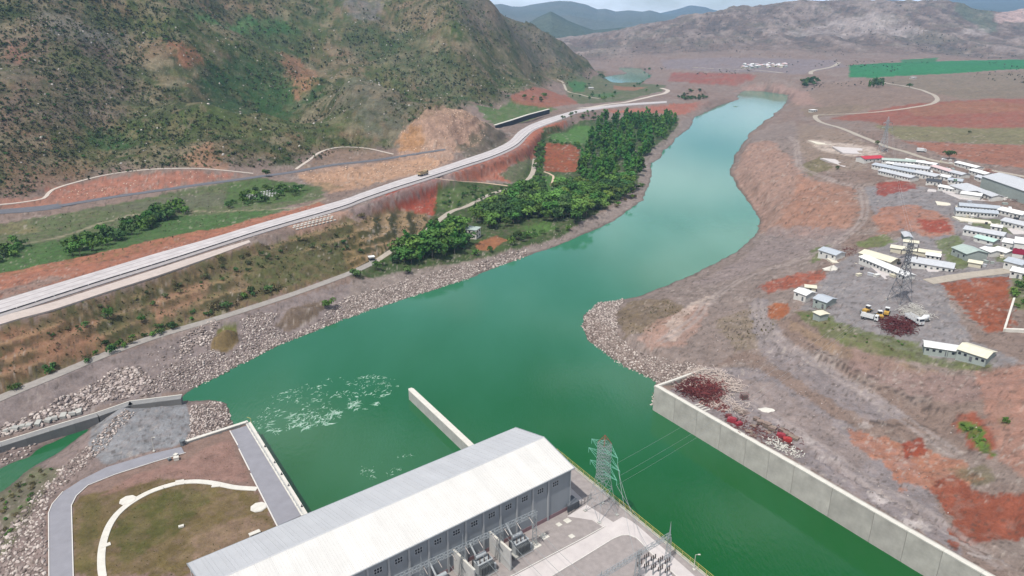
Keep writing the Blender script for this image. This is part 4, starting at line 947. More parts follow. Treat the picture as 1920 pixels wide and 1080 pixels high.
# near wall, bay by bay, each with its window
k = 0; bays = []
sc = wins[0][0]
while sc + pitch / 2 > S0:
    a = max(S0, sc - pitch / 2); b = min(S1, sc + pitch / 2 + (3 if k == 0 else 0)); bays.append((a, b, sc)); sc -= pitch; k += 1
WW, WH = 2.3, 1.9
for a, b, c in bays:
    g = MB(); x = [a, c - WW / 2, c + WW / 2, b]; z = [ZY - 0.5, WZC - WH / 2, WZC + WH / 2, ZE - .1]
    if x[1] < a + .2: x[1], x[2] = a + .2, min(a + .2 + WW, b - .2)
    for i in range(3):
        for j in range(3):
            if i == 1 and j == 1: continue
            g.quad(PH(x[i], T1, z[j]), PH(x[i + 1], T1, z[j]), PH(x[i + 1], T1, z[j + 1]), PH(x[i], T1, z[j + 1]))
    q = [(x[1], z[1]), (x[2], z[1]), (x[2], z[2]), (x[1], z[2])]
    for i in range(4):
        (s0, z0), (s1, z1) = q[i], q[(i + 1) % 4]; g.quad(PH(s0, T1, z0), PH(s0, T1 - .3, z0), PH(s1, T1 - .3, z1), PH(s1, T1, z1))
    PP(g, 'wall_panel', M_wall)
    f = MB()
    for i in range(4): pbox(f, x[1] + (x[2] - x[1]) * i / 3 - .09, x[1] + (x[2] - x[1]) * i / 3 + .09, T1 - .16, T1 + .03, z[1], z[2])
    for zz in (z[1] + .07, (z[1] + z[2]) / 2, z[2] - .07):
        for i in range(3): pbox(f, x[1] + (x[2] - x[1]) * i / 3 + .09, x[1] + (x[2] - x[1]) * (i + 1) / 3 - .09, T1 - .15, T1 + .02, zz - .07, zz + .07)
    w = PP(f, 'window', M_pil)
    PP(pbox(MB(), x[1], x[2], T1 - .30, T1 - .22, z[1], z[2]), 'pane', M_glass, w)
    p = MB(); pbox(p, a - .28, a + .28, T1, T1 + .28, ZY, ZE - .35); PP(p, 'pilaster', M_pil)
    p = MB(); pbox(p, a + .28, b - .28, T1 + .002, T1 + .12, ZE - 1.0, ZE - .12); PP(p, 'eave_band', M_pil)
# plinth
PP(pbox(MB(), S0, S1, T1 + .002, T1 + .10, ZY, ZY + 1.3), 'plinth', mat('plinth_maroon', alb((150, 118, 122)), 0.8, 0.12, 0.5))
pbox_d = MB(); pbox(pbox_d, PLEN - 3.2, PLEN - .8, T1 + .11, T1 + .2, ZY, ZY + 3.0)
# roof sheets with standing ribs
NP = 26
def slope_sheets(t_e, t_r, m, ribs):
    for i in range(NP):
        s0 = PLEN * i / NP + .015; s1 = PLEN * (i + 1) / NP - .015; g = MB()
        z_e, z_r = ZE, ZRIDGE
        P = [PH(s, t, z + d) for d in (-.14, 0) for s, t, z in ((s0, t_e, z_e), (s1, t_e, z_e), (s1, t_r, z_r), (s0, t_r, z_r))]
        f = [(3, 2, 1, 0), (4, 5, 6, 7), (0, 1, 5, 4), (1, 2, 6, 5), (2, 3, 7, 6), (3, 0, 4, 7)]
        g.add(P, f if t_e > t_r else [q[::-1] for q in f])
        for k in range(ribs):
            s = s0 + (s1 - s0) * (k + .5) / ribs
            P = [PH(s + a, t, z + d) for d in (-.02, .07) for a, t, z in ((-.06, t_e, z_e), (.06, t_e, z_e), (.06, t_r, z_r), (-.06, t_r, z_r))]
            g.add(P, f if t_e > t_r else [q[::-1] for q in f])
        PP(g, 'roof_sheet', m)
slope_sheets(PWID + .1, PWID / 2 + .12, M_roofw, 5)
slope_sheets(-.1, PWID / 2 - .12, M_roof_shade, 2)  # far slope: dimmer sunlight put into the sheet colour
g = MB(); P = [PH(s, PWID / 2 + a, z) for s in (0, PLEN) for a, z in ((-.3, ZRIDGE + .0), (0, ZRIDGE + .14), (.3, ZRIDGE + .0))]
g.add(P, [(0, 1, 4, 3), (1, 2, 5, 4), (0, 2, 1), (3, 4, 5), (0, 3, 5, 2)]); PP(g, 'ridge_cap', M_roof_shade)
PP(pbox(MB(), 0, PLEN, PWID + .12, PWID + .34, ZE - .28, ZE - .04), 'gutter', M_steel)
PP(pbox(MB(), 0, PLEN, -.34, -.12, ZE - .28, ZE - .04), 'gutter', M_steel)
for s in (-.22, PLEN + .02):
    for sg in (0, 1):
        te, tr = (-.3, PWID / 2) if sg == 0 else (PWID + .3, PWID / 2); g = MB()
        P = [PH(s + a, t, z + d) for d in (-.35, .08) for a, t, z in ((0, te, ZE), (.2, te, ZE), (.2, tr, ZRIDGE), (0, tr, ZRIDGE))]
        g.add(P, [(3, 2, 1, 0), (4, 5, 6, 7), (0, 1, 5, 4), (1, 2, 6, 5), (2, 3, 7, 6), (3, 0, 4, 7)]); PP(g, 'verge_trim', M_steel)
PP(MB().bar(PH(.4, -.2, 7), PH(.4, -.2, ZE - .3), .12, 6), 'downpipe', M_concw)
for s in (PLEN * .987,): PP(MB().bar(PH(s, PWID + .2, 7), PH(s, PWID + .2, ZE - .3), .1, 6), 'downpipe', M_steel)

# ---------------------------------------------------------------- right yard
o = MB().prism(yardR, -4, ZY).build('yard', M_gravel); tag(o, kind='structure')
def sheet(name, px, z, m, h=0.0, parent=None, kind='structure'):
    o = MB().prism([tuple(U(x, y, z))[:2] for x, y in px], z - 0.06, z).build(name, m, parent)
    if kind and not parent: tag(o, kind=kind)
    return o
sheet('yard_road', [(935, 1095), (1020, 1050), (1100, 1008), (1167, 969), (1178, 973), (1195, 985), (1320, 1095), (1285, 1095), (1215, 1032), (1203, 1018), (1193, 1009), (1178, 1003), (1165, 1004), (1150, 1010), (1090, 1047), (1010, 1095)], ZY + .05, M_slab)
sheet('apron', [(1063, 968), (1100, 946), (1150, 979), (1133, 990), (1110, 975)], ZY + .03, M_slab)
sheet('apron', [(1060, 905), (1095, 938), (1080, 946), (1060, 930)], ZY + .03, M_slab)
# gravel beds framed with kerbs
def kerb(px, z, w=.25, h=.15, name='kerb'):
    P = [U(x, y, z) for x, y in px]
    o = MB().ribbon([p + Vector((0, 0, h)) for p in side(P, w / 2)], [p + Vector((0, 0, h)) for p in side(P, -w / 2)], h + .02).build(name, M_kerb); tag(o, kind='structure'); return o
kerb([(935, 1093), (1020, 1048), (1100, 1006), (1134, 987), (1112, 974)], ZY + .05)
kerb([(1010, 1095), (1090, 1047), (1150, 1010), (1165, 1004), (1178, 1003), (1193, 1009), (1203, 1018), (1215, 1032), (1285, 1095)], ZY + .05)
# slabs let into the gravel
for i, (x, y, w) in enumerate(((1064, 977, 1.9), (1048, 984, 1.5), (1020, 1006, 2.4), (1072, 1006, 1.5), (1002, 1022, 3.0))):
    c = U(x, y, ZY); o = MB().box((0, 0, .09), (w, w, .18)).build('foundation_slab', M_concw); o.location = c; o.rotation_euler = (0, 0, PHR)
    tag(o, ['small pale slab beside the shaded corner of the powerhouse', 'small pale slab close to the powerhouse wall', 'pale square slab nearest the transformers gantry foot', 'lone pale slab in the gravel by the white yard road', 'wide pale slab beside the right transformer'][i], 'slab', 'concrete slabs in the yard gravel')
# river wall of the yard with a fence
qa, qb = _yr[0], _e; qd = (qb - qa).normalized(); qn = Vector((qd.y, -qd.x, 0)); qn = qn if qn.dot(Vector((1, 0.3, 0))) > 0 else -qn
qw = thing('quay_wall', 'pale concrete quay wall along the yard edge above the river', 'wall', tuple(qa))
Lq = (qb - qa).length; qr = math.atan2(qd.y, qd.x)
nq = int(Lq / 8)
for i in range(nq):
    o = MB().box((0, 0, 0), (Lq / nq - .05, .9, 11.3)).build('wall_section', M_conc, qw); o.location = qd * (i + .5) * Lq / nq + qn * .2 + Vector((0, 0, -5.35)); o.rotation_euler = (0, 0, qr)
fence = thing('fence', 'yellow topped wire fence with posts along the river edge of the yard', 'fence', tuple(qa + Vector((0, 0, .3))))
post = MB().bar((0, 0, 0), (0, 0, 2.0), .07, 5).mesh('post', M_yel)
nf = int(Lq / 3)
for i in range(nf + 1): inst('post', post, fence, tuple(qd * i * 3))
for hgt in (0.25, 0.8, 1.4, 1.95):
    MB().bar(Vector((0, 0, hgt)), qd * Lq + Vector((0, 0, hgt)), .035 if hgt < 1.9 else .06, 4).build('rail', M_yel, fence)
g2 = thing('fence', 'dark grey mesh fence running from powerhouse corner to the pylon', 'fence', tuple(U(1062, 966, 7)))
a, b = U(1066, 966, 7), U(1108, 936, 7); d_ = b - a
for i in range(8): inst('post', MATS.setdefault('_pm', MB().bar((0, 0, 0), (0, 0, 2.2), .06, 4).mesh('post', mat('fence_dark', (0.03, 0.035, 0.04), 0.6))), g2, tuple(a + d_ * i / 7 - Vector(g2.location)))
for hgt in (.3, .8, 1.3, 1.8, 2.15): MB().bar(a - Vector(g2.location) + Vector((0, 0, hgt)), b - Vector(g2.location) + Vector((0, 0, hgt)), .035, 4).build('rail', MATS['fence_dark'], g2)
# ramp block by the powerhouse corner
o = MB().prism([tuple(U(x, y, 7))[:2] for x, y in [(1062, 946), (1072, 940), (1086, 951), (1064, 962)]], 7.06, 9.4).build('valve_chamber', mat('chamber_dark', alb((96, 100, 106)), 0.8, 0.1)); tag(o, 'dark grey low chamber against the right end of the powerhouse', 'chamber')

# transformers
M_trf = mat('transformer_grey', alb((176, 180, 182)), 0.5, 0.08, 0.6); M_fin = mat('transformer_fin', alb((112, 116, 118)), 0.5, 0.08, 0.6); M_porc = mat('porcelain', alb((96, 84, 80)), 0.35)
def transformer(pxy, label):
    c = U(*pxy, ZY); t = thing('transformer', label, 'transformer', tuple(c), PHR, 'transformers between the firewalls')
    MB().box((0, 0, .35), (6.4, 4.2, .5)).build('plinth', M_conc, t)
    b = MB().box((0, 0, 2.3), (4.6, 2.4, 3.4)).box((0, 0, 4.06), (4.9, 2.7, .12)); b.build('tank', M_trf, t)
    for sy in (-1, 1):
        for k in range(9): MB().box((-2.0 + k * .5, sy * 1.75, 2.3), (.16, 1.0, 2.7)).build('radiator', M_fin, t)
    f = MB()
    f.bar((-1.9, .9, 5.15), (1.5, .9, 5.15), .62, 12); f.build('conservator', M_trf, t)
    for x in (-1.5, 1.1): MB().box((x, .9, 4.38), (.2, .5, .5)).build('bracket', M_fin, t)
    for k in range(3):
        h = MB()
        for q in range(5): h.bar((-1.5 + k * 1.4, -.7, 4.13 + q * .36), (-1.5 + k * 1.4, -.75, 4.45 + q * .36), .24 - q * .02, 8, .12)
        h.build('bushing', M_porc, t)
    MB().bar((-.4, 2.0, 3.2), (-.4, 7.0, 7.2), .28, 8).build('bus_duct', M_trf, t)
    MB().box((2.9, -1.2, 1.5), (.7, 1.0, 1.8)).build('control_cabinet', M_trf, t)
    pr = MB()
    for a, bb in (((-3, -2.6, .62), (3, -2.6, .62)), ((3, -2.6, .62), (3, 2.4, .62)), ((2.6, -2.2, .7), (2.6, 1, 3.3))): pr.bar(a, bb, .07, 5)
    pr.build('pipework', M_steel, t); return t
transformer((974, 1034), 'grey finned transformer in the right bay, its whole body showing')
transformer((906, 1072), 'grey finned transformer between the two tall firewalls')
transformer((832, 1112), 'grey transformer cut by the picture edge, left of the firewalls')
M_fw = mat('firewall_concrete', alb((196, 194, 190)), 0.85, 0.12, 0.5, 0.02)
for i, (x, y) in enumerate(((938, 1052), (871, 1088))):
    c = U(x, y, ZY); fw = thing('firewall', ['tall pale concrete firewall between the right and middle transformers', 'tall pale concrete firewall left of the middle transformer'][i], 'wall', tuple(c), PHR, 'firewalls between transformers')
    for k in range(2): MB().box((0, 2.42 - k * 4.84, 3.4), (.42, 4.8, 6.8)).build('wall_panel', M_fw, fw)
    MB().box((0, 0, 6.9), (.6, 9.9, .2)).build('cap', M_concw, fw)
    MB().bar((.24, 0, 0), (.24, 0, 6.8), .12, 5).build('joint_post', M_steel, fw)

# ---------------------------------------------------------------- lattice work
def lattice(mb, a, b, w0, w1, r, n, up=None):
    a = Vector(a); b = Vector(b); d = (b - a).normalized(); u = (up or Vector((0, 0, 1))); u = (u - d * u.dot(d)).normalized(); v = d.cross(u)
    def C(t, w): p = a + (b - a) * t; return [p + u * w / 2 + v * w / 2, p + u * w / 2 - v * w / 2, p - u * w / 2 - v * w / 2, p - u * w / 2 + v * w / 2]
    for k in range(4): mb.bar(C(0, w0)[k], C(1, w1)[k], r)
    for i in range(n):
        t0, t1 = i / n, (i + 1) / n; A = C(t0, w0 + (w1 - w0) * t0); B = C(t1, w0 + (w1 - w0) * t1)
        for k in range(4):
            mb.bar(A[k], B[(k + 1) % 4], r * .7); 
            if i % 2 == 0: mb.bar(B[k], A[(k + 1) % 4], r * .7)
    return mb
M_lat = mat('lattice_steel', alb((176, 182, 184)), 0.5, 0.1, 1.0, metal=0.3)
zb = ZY + 11.0
ga, gb = U(1006, 960, zb), U(700, 1105, zb)
gant = thing('gantry', 'long grey lattice gantry beam over the transformers along the powerhouse', 'gantry', (ga.x, ga.y, ZY))
go = Vector(gant.location)
lattice(MB(), ga - go, gb - go, 1.0, 1.0, .07, 44).build('beam', M_lat, gant)
for px, py in ((1003, 962), (940, 991), (868, 1024), (790, 1062)):
    q = U(px, py, zb) - go; lattice(MB(), (q.x, q.y, 0), (q.x, q.y, 10.5), 1.3, .9, .07, 9, Vector((1, 0, 0))).build('column', M_lat, gant)
    MB().bar((q.x, q.y, 11), (q.x, q.y, 15), .12, 5, .03).build('lightning_rod', M_lat, gant)
# insulators and droppers from the beam
for i in range(9):
    t = (i + .7) / 9.6; p = (ga - go).lerp(gb - go, t * .8); s = MB()
    q = p + PV * 2.2 + Vector((0, 0, -1.2)); s.bar(p, q, .16, 6); s.build('insulator', M_porc, gant)
M_wire = mat('conductor', alb((170, 176, 176)), 0.5, metal=0.3)
def wire(pts, r, name, label, group, seg=14, sag=0.0):
    a, b = Vector(pts[0]), Vector(pts[1]); m = MB(); P = [a.lerp(b, i / seg) - Vector((0, 0, sag * 4 * (i / seg) * (1 - i / seg))) for i in range(seg + 1)]
    for p, q in zip(P, P[1:]): m.bar(p, q, r, 4)
    o = m.build(name, M_wire); tag(o, label, 'cable', group); return o
for i in range(7):
    t = .06 + i * .09; p = ga.lerp(gb, t); b = p + PV * 24 + Vector((0, 0, -4.0))
    wire((p + PV * 2.2 - Vector((0, 0, 1.2)), b), .045, 'conductor', 'thin slack conductor between the transformer gantry and the switchyard', 'conductors over the yard', 8, .8)

def pylon(name, base, h, bw, tw, rz, arms, label, mat_leg, mat_arm, mat_top, waist=.62, r=.09, cat='pylon'):
    t = thing(name, label, cat, tuple(base), rz)
    def w(z): return bw + (tw - bw) * min(1, z / (h * waist)) if z < h * waist else tw
    zs = [0]; 
    while zs[-1] < h * waist: zs.append(min(h * waist, zs[-1] + max(w(zs[-1]) * .8, h * .06)))
    while zs[-1] < h * .9 - .01: zs.append(min(h * .9, zs[-1] + h * .045))
    cs = lambda z: [Vector((sx * w(z) / 2, sy * w(z) / 2, z)) for sx, sy in ((-1, -1), (1, -1), (1, 1), (-1, 1))]
    for k in range(4):
        m = MB()
        for z0, z1 in zip(zs, zs[1:]): m.bar(cs(z0)[k], cs(z1)[k], r)
        m.build('leg', mat_leg, t)
    m = MB()
    for z0, z1 in zip(zs, zs[1:]):
        A, B = cs(z0), cs(z1)
        for k in range(4): m.bar(A[k], B[(k + 1) % 4], r * .6); m.bar(A[(k + 1) % 4], B[k], r * .6); m.bar(B[k], B[(k + 1) % 4], r * .6)
    m.build('bracing', mat_leg, t)
    for z, L in arms:
        for sx in (-1, 1):
            m = MB(); tip = Vector((sx * L, 0, z))
            for sy in (-1, 1):
                a0 = Vector((sx * tw / 2, sy * tw / 2, z)); a1 = Vector((sx * tw / 2, sy * tw / 2, z + h * .045))
                m.bar(a0, tip, r * .8); m.bar(a1, tip, r * .7)
                for q in (.35, .7): m.bar(a0.lerp(tip, q), a1.lerp(tip, q - .2), r * .5)
            arm = m.build('crossarm', mat_arm, t)
            s = MB(); s.bar(tip, tip - Vector((0, 0, h * .06)), r * 1.3, 6); s.build('insulator', M_porc if mat_arm is mat_leg else mat_arm, arm)
    m = MB()
    for k in range(4): m.bar(cs(h * .9)[k], (0, 0, h), r * .9)
    m.bar(cs(h * .95)[0] * .5 + Vector((0, 0, h * .475)), cs(h * .95)[2] * .5 + Vector((0, 0, h * .475)), r * .6); m.build('peak', mat_top, t)
    for k in range(4):
        p = cs(0)[k]; MB().box((p.x, p.y, .15), (.9, .9, .4)).build('footing', M_conc, t)
    return t
M_teal = mat('lattice_teal', alb((120, 190, 165)), 0.5, 0.1); M_redp = mat('lattice_red', alb((176, 60, 48)), 0.5, 0.1)
pyb = U(1127, 962, ZY); pyl = pylon('pylon', pyb, 27.5, 6.8, 2.9, qr, [(15.5, 6.2), (19.3, 7.2), (23.0, 6.0)], 'tall lattice pylon with teal arms and red peak at the yard edge', M_lat, M_teal, M_redp, .5, .075)
# switchyard gantry at the lower right
z2 = ZY + 9; ha, hb = U(1256, 1003, z2), U(1120, 1085, z2)
g3 = thing('gantry', 'lattice switchyard portal with a tapered mast near the lower right fence', 'gantry', (ha.x, ha.y, ZY)); o3 = Vector(g3.location)
lattice(MB(), ha - o3, hb - o3, .9, .9, .06, 26).build('beam', M_lat, g3)
for t in (0.0, .45, .95):
    q = (ha.lerp(hb, t)) - o3; lattice(MB(), (q.x, q.y, 0), (q.x, q.y, 8.6), 1.4, .8, .06, 8, Vector((1, 0, 0))).build('column', M_lat, g3)
    MB().bar((q.x, q.y, 9), (q.x, q.y, 13.5 if t == 0 else 11), .22, 5, .03).build('lightning_rod', M_lat, g3)
for i in range(10):
    x, y = 1198 + (i % 5) * 13, 1055 + (i // 5) * 17 + (i % 5) * 3; c = U(x, y, ZY)
    e = thing('disconnector', 'dark switchgear post with porcelain stacks in the switchyard', 'switchgear', tuple(c), PHR, 'switchgear posts in the switchyard')
    MB().box((0, 0, 1.1), (.25, .25, 2.2)).build('post', M_lat, e); MB().box((0, 0, 2.28), (2.0, .3, .15)).build('crossbar', M_lat, e)
    for x_ in (-.8, 0, .8):
        s = MB()
        for q in range(4): s.bar((x_, 0, 2.36 + q * .33), (x_, 0, 2.66 + q * .33), .2, 7, .1)
        s.build('insulator', M_porc, e)
sheet('apron', [(1195, 1075), (1215, 1042), (1240, 1052), (1262, 1082), (1240, 1095)], ZY + .03, M_slab)
pz = lambda a, sx: pyl.matrix_world if False else None
for z, L in ((15.5, 6.2), (19.3, 7.2), (23.0, 6.0)):
    tip = pyb + qd * L + Vector((0, 0, z - 1.6)); wire((tip, ha.lerp(hb, .1 + (z - 15) * .05)), .05, 'conductor', 'pale green conductor sagging from the pylon arms to the switchyard portal', 'conductors from the pylon', 16, 2.0)
    tip2 = pyb + qd * L + Vector((0, 0, z - 1.6)); wire((tip2, tip2 + Vector((150, 130, 16))), .022, 'conductor', 'faint conductor leaving the pylon across the river', 'conductors across the river', 24, 5)
# lamp posts
def lamp_post(base, h, label):
    t = thing('lamp_post', label, 'lamp post', tuple(base)); MB().bar((0, 0, 0), (0, 0, h), .11, 6, .06).build('pole', M_concw, t)
    MB().bar((0, 0, h), (.9, 0, h + .15), .05, 5).build('arm', M_concw, t); MB().box((1.0, 0, h + .12), (.6, .3, .14)).build('lamp_head', M_concw, t); MB().box((0, 0, .15), (.7, .7, .3)).build('footing', M_concw, t)
lamp_post(U(1301, 1068, 7), 5.0, 'white lamp post outside the yard fence by the water')
lamp_post(U(289, 846, 7), 5.5, 'thin white lamp post standing on the grey gravel by the access road')

# ---------------------------------------------------------------- left yard
def U7(x, y): return tuple(U(x, y, 7))[:2]
Z7 = 7.0
def sheet7(name, px, z, m):
    o = MB().prism([U7(x, y) for x, y in px], z - .05, z).build(name, m); tag(o, kind='structure'); return o
sheet7('access_road', [(92, 1100), (91, 962), (98, 945), (118, 922), (152, 900), (200, 876), (280, 852), (340, 838), (346, 850), (290, 866), (215, 890), (165, 910), (143, 930), (134, 948), (138, 1100)], 7.06, M_asph)
sheet7('platform', [(431, 808), (469, 796), (571, 964), (520, 986)], 7.06, M_asph)
kerb([(92, 1098), (91, 962), (98, 945), (118, 922)], 7.06); kerb([(138, 1098), (134, 948), (143, 930), (165, 910), (215, 890), (290, 866), (348, 849)], 7.06)
kerb([(431, 808), (446, 835)], 7.06, .35, .2); kerb([(448, 842), (468, 882)], 7.06, .35, .2); kerb([(470, 888), (520, 987)], 7.06, .35, .2)
# curved garden wall/path
cpth = smooth_path([tuple(U(x, y, 7)) for x, y in [(196, 1100), (190, 1060), (193, 1020), (208, 980), (235, 950), (280, 923), (330, 907), (365, 903), (400, 906), (440, 914), (482, 917)]], 1.2)
o = MB().ribbon(up(side(cpth, 1.0), .14), up(side(cpth, -1.0), .14), .2).build('footpath', M_concw); tag(o, kind='structure')
for x, y in ((337, 903), (405, 911), (198, 1023)):
    c = U(x, y, 7); o = MB().box((0, 0, .1), (2.6, 1.4, .24)).build('path_landing', M_concw); o.location = c; o.rotation_euler = (0, 0, rnd.random()); tag(o, kind='structure')
for i, (x, y) in enumerate(((240, 938), (485, 951))):
    c = U(x, y, 7); t = thing('octagonal_pad', ['white octagonal concrete pad outside the curved path', 'white octagonal concrete pad beside the grey platform'][i], 'pad', tuple(c), .3, 'white octagonal pads')
    R_ = 2.35; MB().prism([(R_ * math.cos(PI / 4 * k + PI / 8), R_ * math.sin(PI / 4 * k + PI / 8)) for k in range(8)], -.05, .22).build('slab', M_concw, t)
    MB().prism([(R_ * 1.08 * math.cos(PI / 4 * k + PI / 8), R_ * 1.08 * math.sin(PI / 4 * k + PI / 8)) for k in range(8)], -.05, .1).build('rim', M_kerb, t)
o = MB().box((0, 0, .25), (1.5, .9, .5)).build('manhole_cover', M_concw); o.location = U(340, 988, 7); o.rotation_euler = (0, 0, .5); tag(o, 'small white block alone in the middle of the lawn', 'manhole')
o = MB().box((0, 0, 1.0), (3.2, 1.4, .2)).box((-1.3, 0, .45), (.25, 1.2, .9)).box((1.3, 0, .45), (.25, 1.2, .9)).build('door_canopy', M_concw); o.location = U(478, 1004, 7); o.rotation_euler = (0, 0, PHR); tag(o, 'pale canopy slab at the lawn edge against the powerhouse', 'canopy')
for i, (x, y, w) in enumerate(((331, 862, 1.3), (330, 856, 1.1), (318, 863, .9))):
    o = MB().box((0, 0, w * .4), (w * 1.2, w, w * .8)).box((0, 0, w * .84), (w * 1.3, w * 1.1, .1)).build('equipment_box', [M_concw, M_concw, M_fin][i]); o.location = U(x, y, 7); o.rotation_euler = (0, 0, .4 + i)
    tag(o, ['white equipment box beside the access road bend, nearest the lawn', 'white equipment box just behind another near the access road', 'dark grey equipment box left of two white boxes'][i], 'box')
o = MB().bar((0, 0, 0), (0, 0, 1.6), .9, 8).bar((0, 0, 1.6), (0, 0, 1.9), 1.0, 8).build('valve_drum', M_fin); o.location = U(343, 834, 7); tag(o, 'dark drum at the landward end of the white parapet beam', 'drum')
# quay wall on the water side of the platform, and the parapet beam
def wall_run(name, label, pts, zt, zb_, w, m, capm, seg, capw=None, inset=1, part='wall_section', cap=True):
    t = thing(name, label, 'wall', (pts[0].x, pts[0].y, 0)); O = Vector(t.location)
    for a, b in zip(pts, pts[1:]):
        d = b - a; d.z = 0; L_ = d.length; d.normalize(); nrm = Vector((d.y, -d.x, 0)) * inset; n = max(1, round(L_ / seg)); rz = math.atan2(d.y, d.x)
        for i in range(n):
            c = a + d * (i + .5) * L_ / n + nrm * w / 2; c.z = (zt + zb_) / 2
            o = MB().box((0, 0, 0), (L_ / n - .05, w, zt - zb_)).build(part, m, t); o.location = c - O; o.rotation_euler = (0, 0, rz)
            if cap:
                cw = capw or w + .12; o = MB().box((0, 0, 0), (L_ / n - .02, cw, .3)).build('coping', capm, t); o.location = c - O + Vector((0, 0, (zt - zb_) / 2 + .15)) ; o.rotation_euler = (0, 0, rz)
    return t
q0, q1 = U(470, 792, 7), U(577, 964, 7)
wall_run('quay_wall', 'white topped quay wall on the water side of the grey platform', [q0, q1], 7.0, -4, 1.9, M_conc, M_concw, 6, 1.95, 1)
# rail posts on the coping
rl = thing('railing', 'thin grey railing along the white quay top beside the platform', 'railing', tuple(q0 + Vector((0, 0, .3)))); d_ = (q1 - q0); nn = Vector((d_.y, -d_.x, 0)).normalized()
pm = MB().bar((0, 0, 0), (0, 0, 1.1), .05, 5).mesh('post', M_steel)
for i in range(20): inst('post', pm, rl, tuple(d_ * (i + .3) / 20 + nn * 1.6))
for hgt in (.55, 1.1): MB().bar(nn * 1.6 + Vector((0, 0, hgt)), d_ + nn * 1.6 + Vector((0, 0, hgt)), .035, 4).build('rail', M_steel, rl)
for i, (x, y) in enumerate(((484, 812), (497, 838), (515, 868), (528, 890), (541, 911), (566, 950))):
    c = U(x, y, 7.3); o = MB().box((0, 0, .12), (.55, .45, .25)).bar((0, 0, .2), (0, 0, .8), .14, 6).build('mooring_bollard', [M_fin, mat('bollard_dark', (.03, .03, .035), .6)][i % 2]); o.location = c
    tag(o, 'small dark bollard on the white quay top beside the platform', 'bollard', 'bollards on the platform quay')
gs = thing('gantry_post', 'yellow marker frame at the river corner of the platform', 'frame', tuple(U(471, 793, 7.3))); MB().bar((0, 0, 0), (0, 0, 2.0), .08, 5).build('post', M_yel, gs); MB().bar((0, 0, 1.9), (-1.6, .9, 1.9), .07, 5).build('arm', M_yel, gs)
wall_run('parapet', 'white parapet beam along the landward edge above the rockfill', [U(346, 833, 7), U(466, 794, 7)], 7.5, 5.5, 1.1, M_conc, M_concw, 9, 1.3, -1)
# dividing pier
p0, p1 = U(766, 731, 4.5), U(884, 842, 4.5)
dp = wall_run('dividing_pier', 'long white dividing pier standing in the river off the powerhouse', [p0, p1], 4.2, -4, 2.3, M_conc, M_concw, 7, 2.32, -1)
tip = MB(); dn = (p1 - p0).normalized(); nn = Vector((-dn.y, dn.x, 0)); c0 = p0 + nn * 1.15
tip.prism([tuple(c0 + nn * 1.16)[:2], tuple(c0 - nn * 1.16)[:2], tuple(c0 - nn * .7 - dn * 1.1)[:2], tuple(c0 + nn * .7 - dn * 1.1)[:2]], -4, 4.5); o = tip.build('pier_nose', M_concw); o.data.transform(Matrix.Translation(-Vector(dp.location))); o.parent = dp
# flume wall on the left
fl = [U(-120, 868, 4), U(0, 829, 4), (U(90, 801, 4)), U(180, 774, 4), U(243, 752, 4), U(342, 744, 3)]
wall_run('flume_wall', 'grey flume wall with pale edges running down to the river', fl, 3.6, -1.5, 3.4, mat('flume_grey', alb((124, 122, 120)), .9, .15, .3, .03), mat('flume_top', alb((138, 136, 134)), .9, .14, .4, .03), 10, 3.42, 1)
f2 = thing('flume_edge', 'thin pale kerb along the top edge of the grey flume wall', 'kerb', tuple(fl[0]))
for s_ in (0.1,):
    P = [Vector((p.x, p.y, 3.95)) for p in fl]; o = MB().ribbon(side(P, .5), side(P, .05), .2).build('edge_beam', M_concw, f2); o.data.transform(Matrix.Translation(-Vector(f2.location)))

# ---------------------------------------------------------------- long retaining wall on the right shore
M_rw = mat('retaining_concrete', alb((184, 178, 168)), 0.9, 0.22, 0.22, 0.03, rnd_obj=0.06)
rw = thing('retaining_wall', 'long pale concrete retaining wall with joints along the right shore', 'wall', (wall_pts[0].x, wall_pts[0].y, 0)); O = Vector(rw.location)
for a, b in zip(wall_pts, wall_pts[1:]):
    d = b - a; d.z = 0; L_ = d.length; d.normalize(); nrm = Vector((-d.y, d.x, 0)); rz = math.atan2(d.y, d.x); n = max(1, round(L_ / 12))
    for i in range(n):
        c = a + d * (i + .5) * L_ / n + nrm * 1.2
        o = MB().box((0, 0, 0), (L_ / n - .10, 2.4, 14)).build('wall_panel', M_rw, rw); o.location = c - O + Vector((0, 0, 4 + 0 * i)) - Vector((0, 0, c.z - 0)); o.location.z = 3.7; o.rotation_euler = (0, 0, rz)
        o = MB().box((0, 0, 0), (L_ / n - .04, 1.5, .36)).build('coping', M_concw, rw); o.location = c - O - nrm * .5; o.location.z = 10.85; o.rotation_euler = (0, 0, rz)
e0, e1 = U(1228, 722, WZ), U(1322, 689, WZ); d = e1 - e0; L_ = d.length; d.normalize(); rz = math.atan2(d.y, d.x); nrm = Vector((d.y, -d.x, 0))
for i in range(3):
    c = e0 + d * (i + .5) * L_ / 3 + nrm * .7; o = MB().box((0, 0, 0), (L_ / 3 - .1, 1.4, 14)).build('wall_panel', M_rw, rw); o.location = c - O; o.location.z = 3.72; o.rotation_euler = (0, 0, rz)
    o = MB().box((0, 0, 0), (L_ / 3 - .04, 1.0, .36)).build('coping', M_concw, rw); o.location = c - O; o.location.z = 10.87; o.rotation_euler = (0, 0, rz)
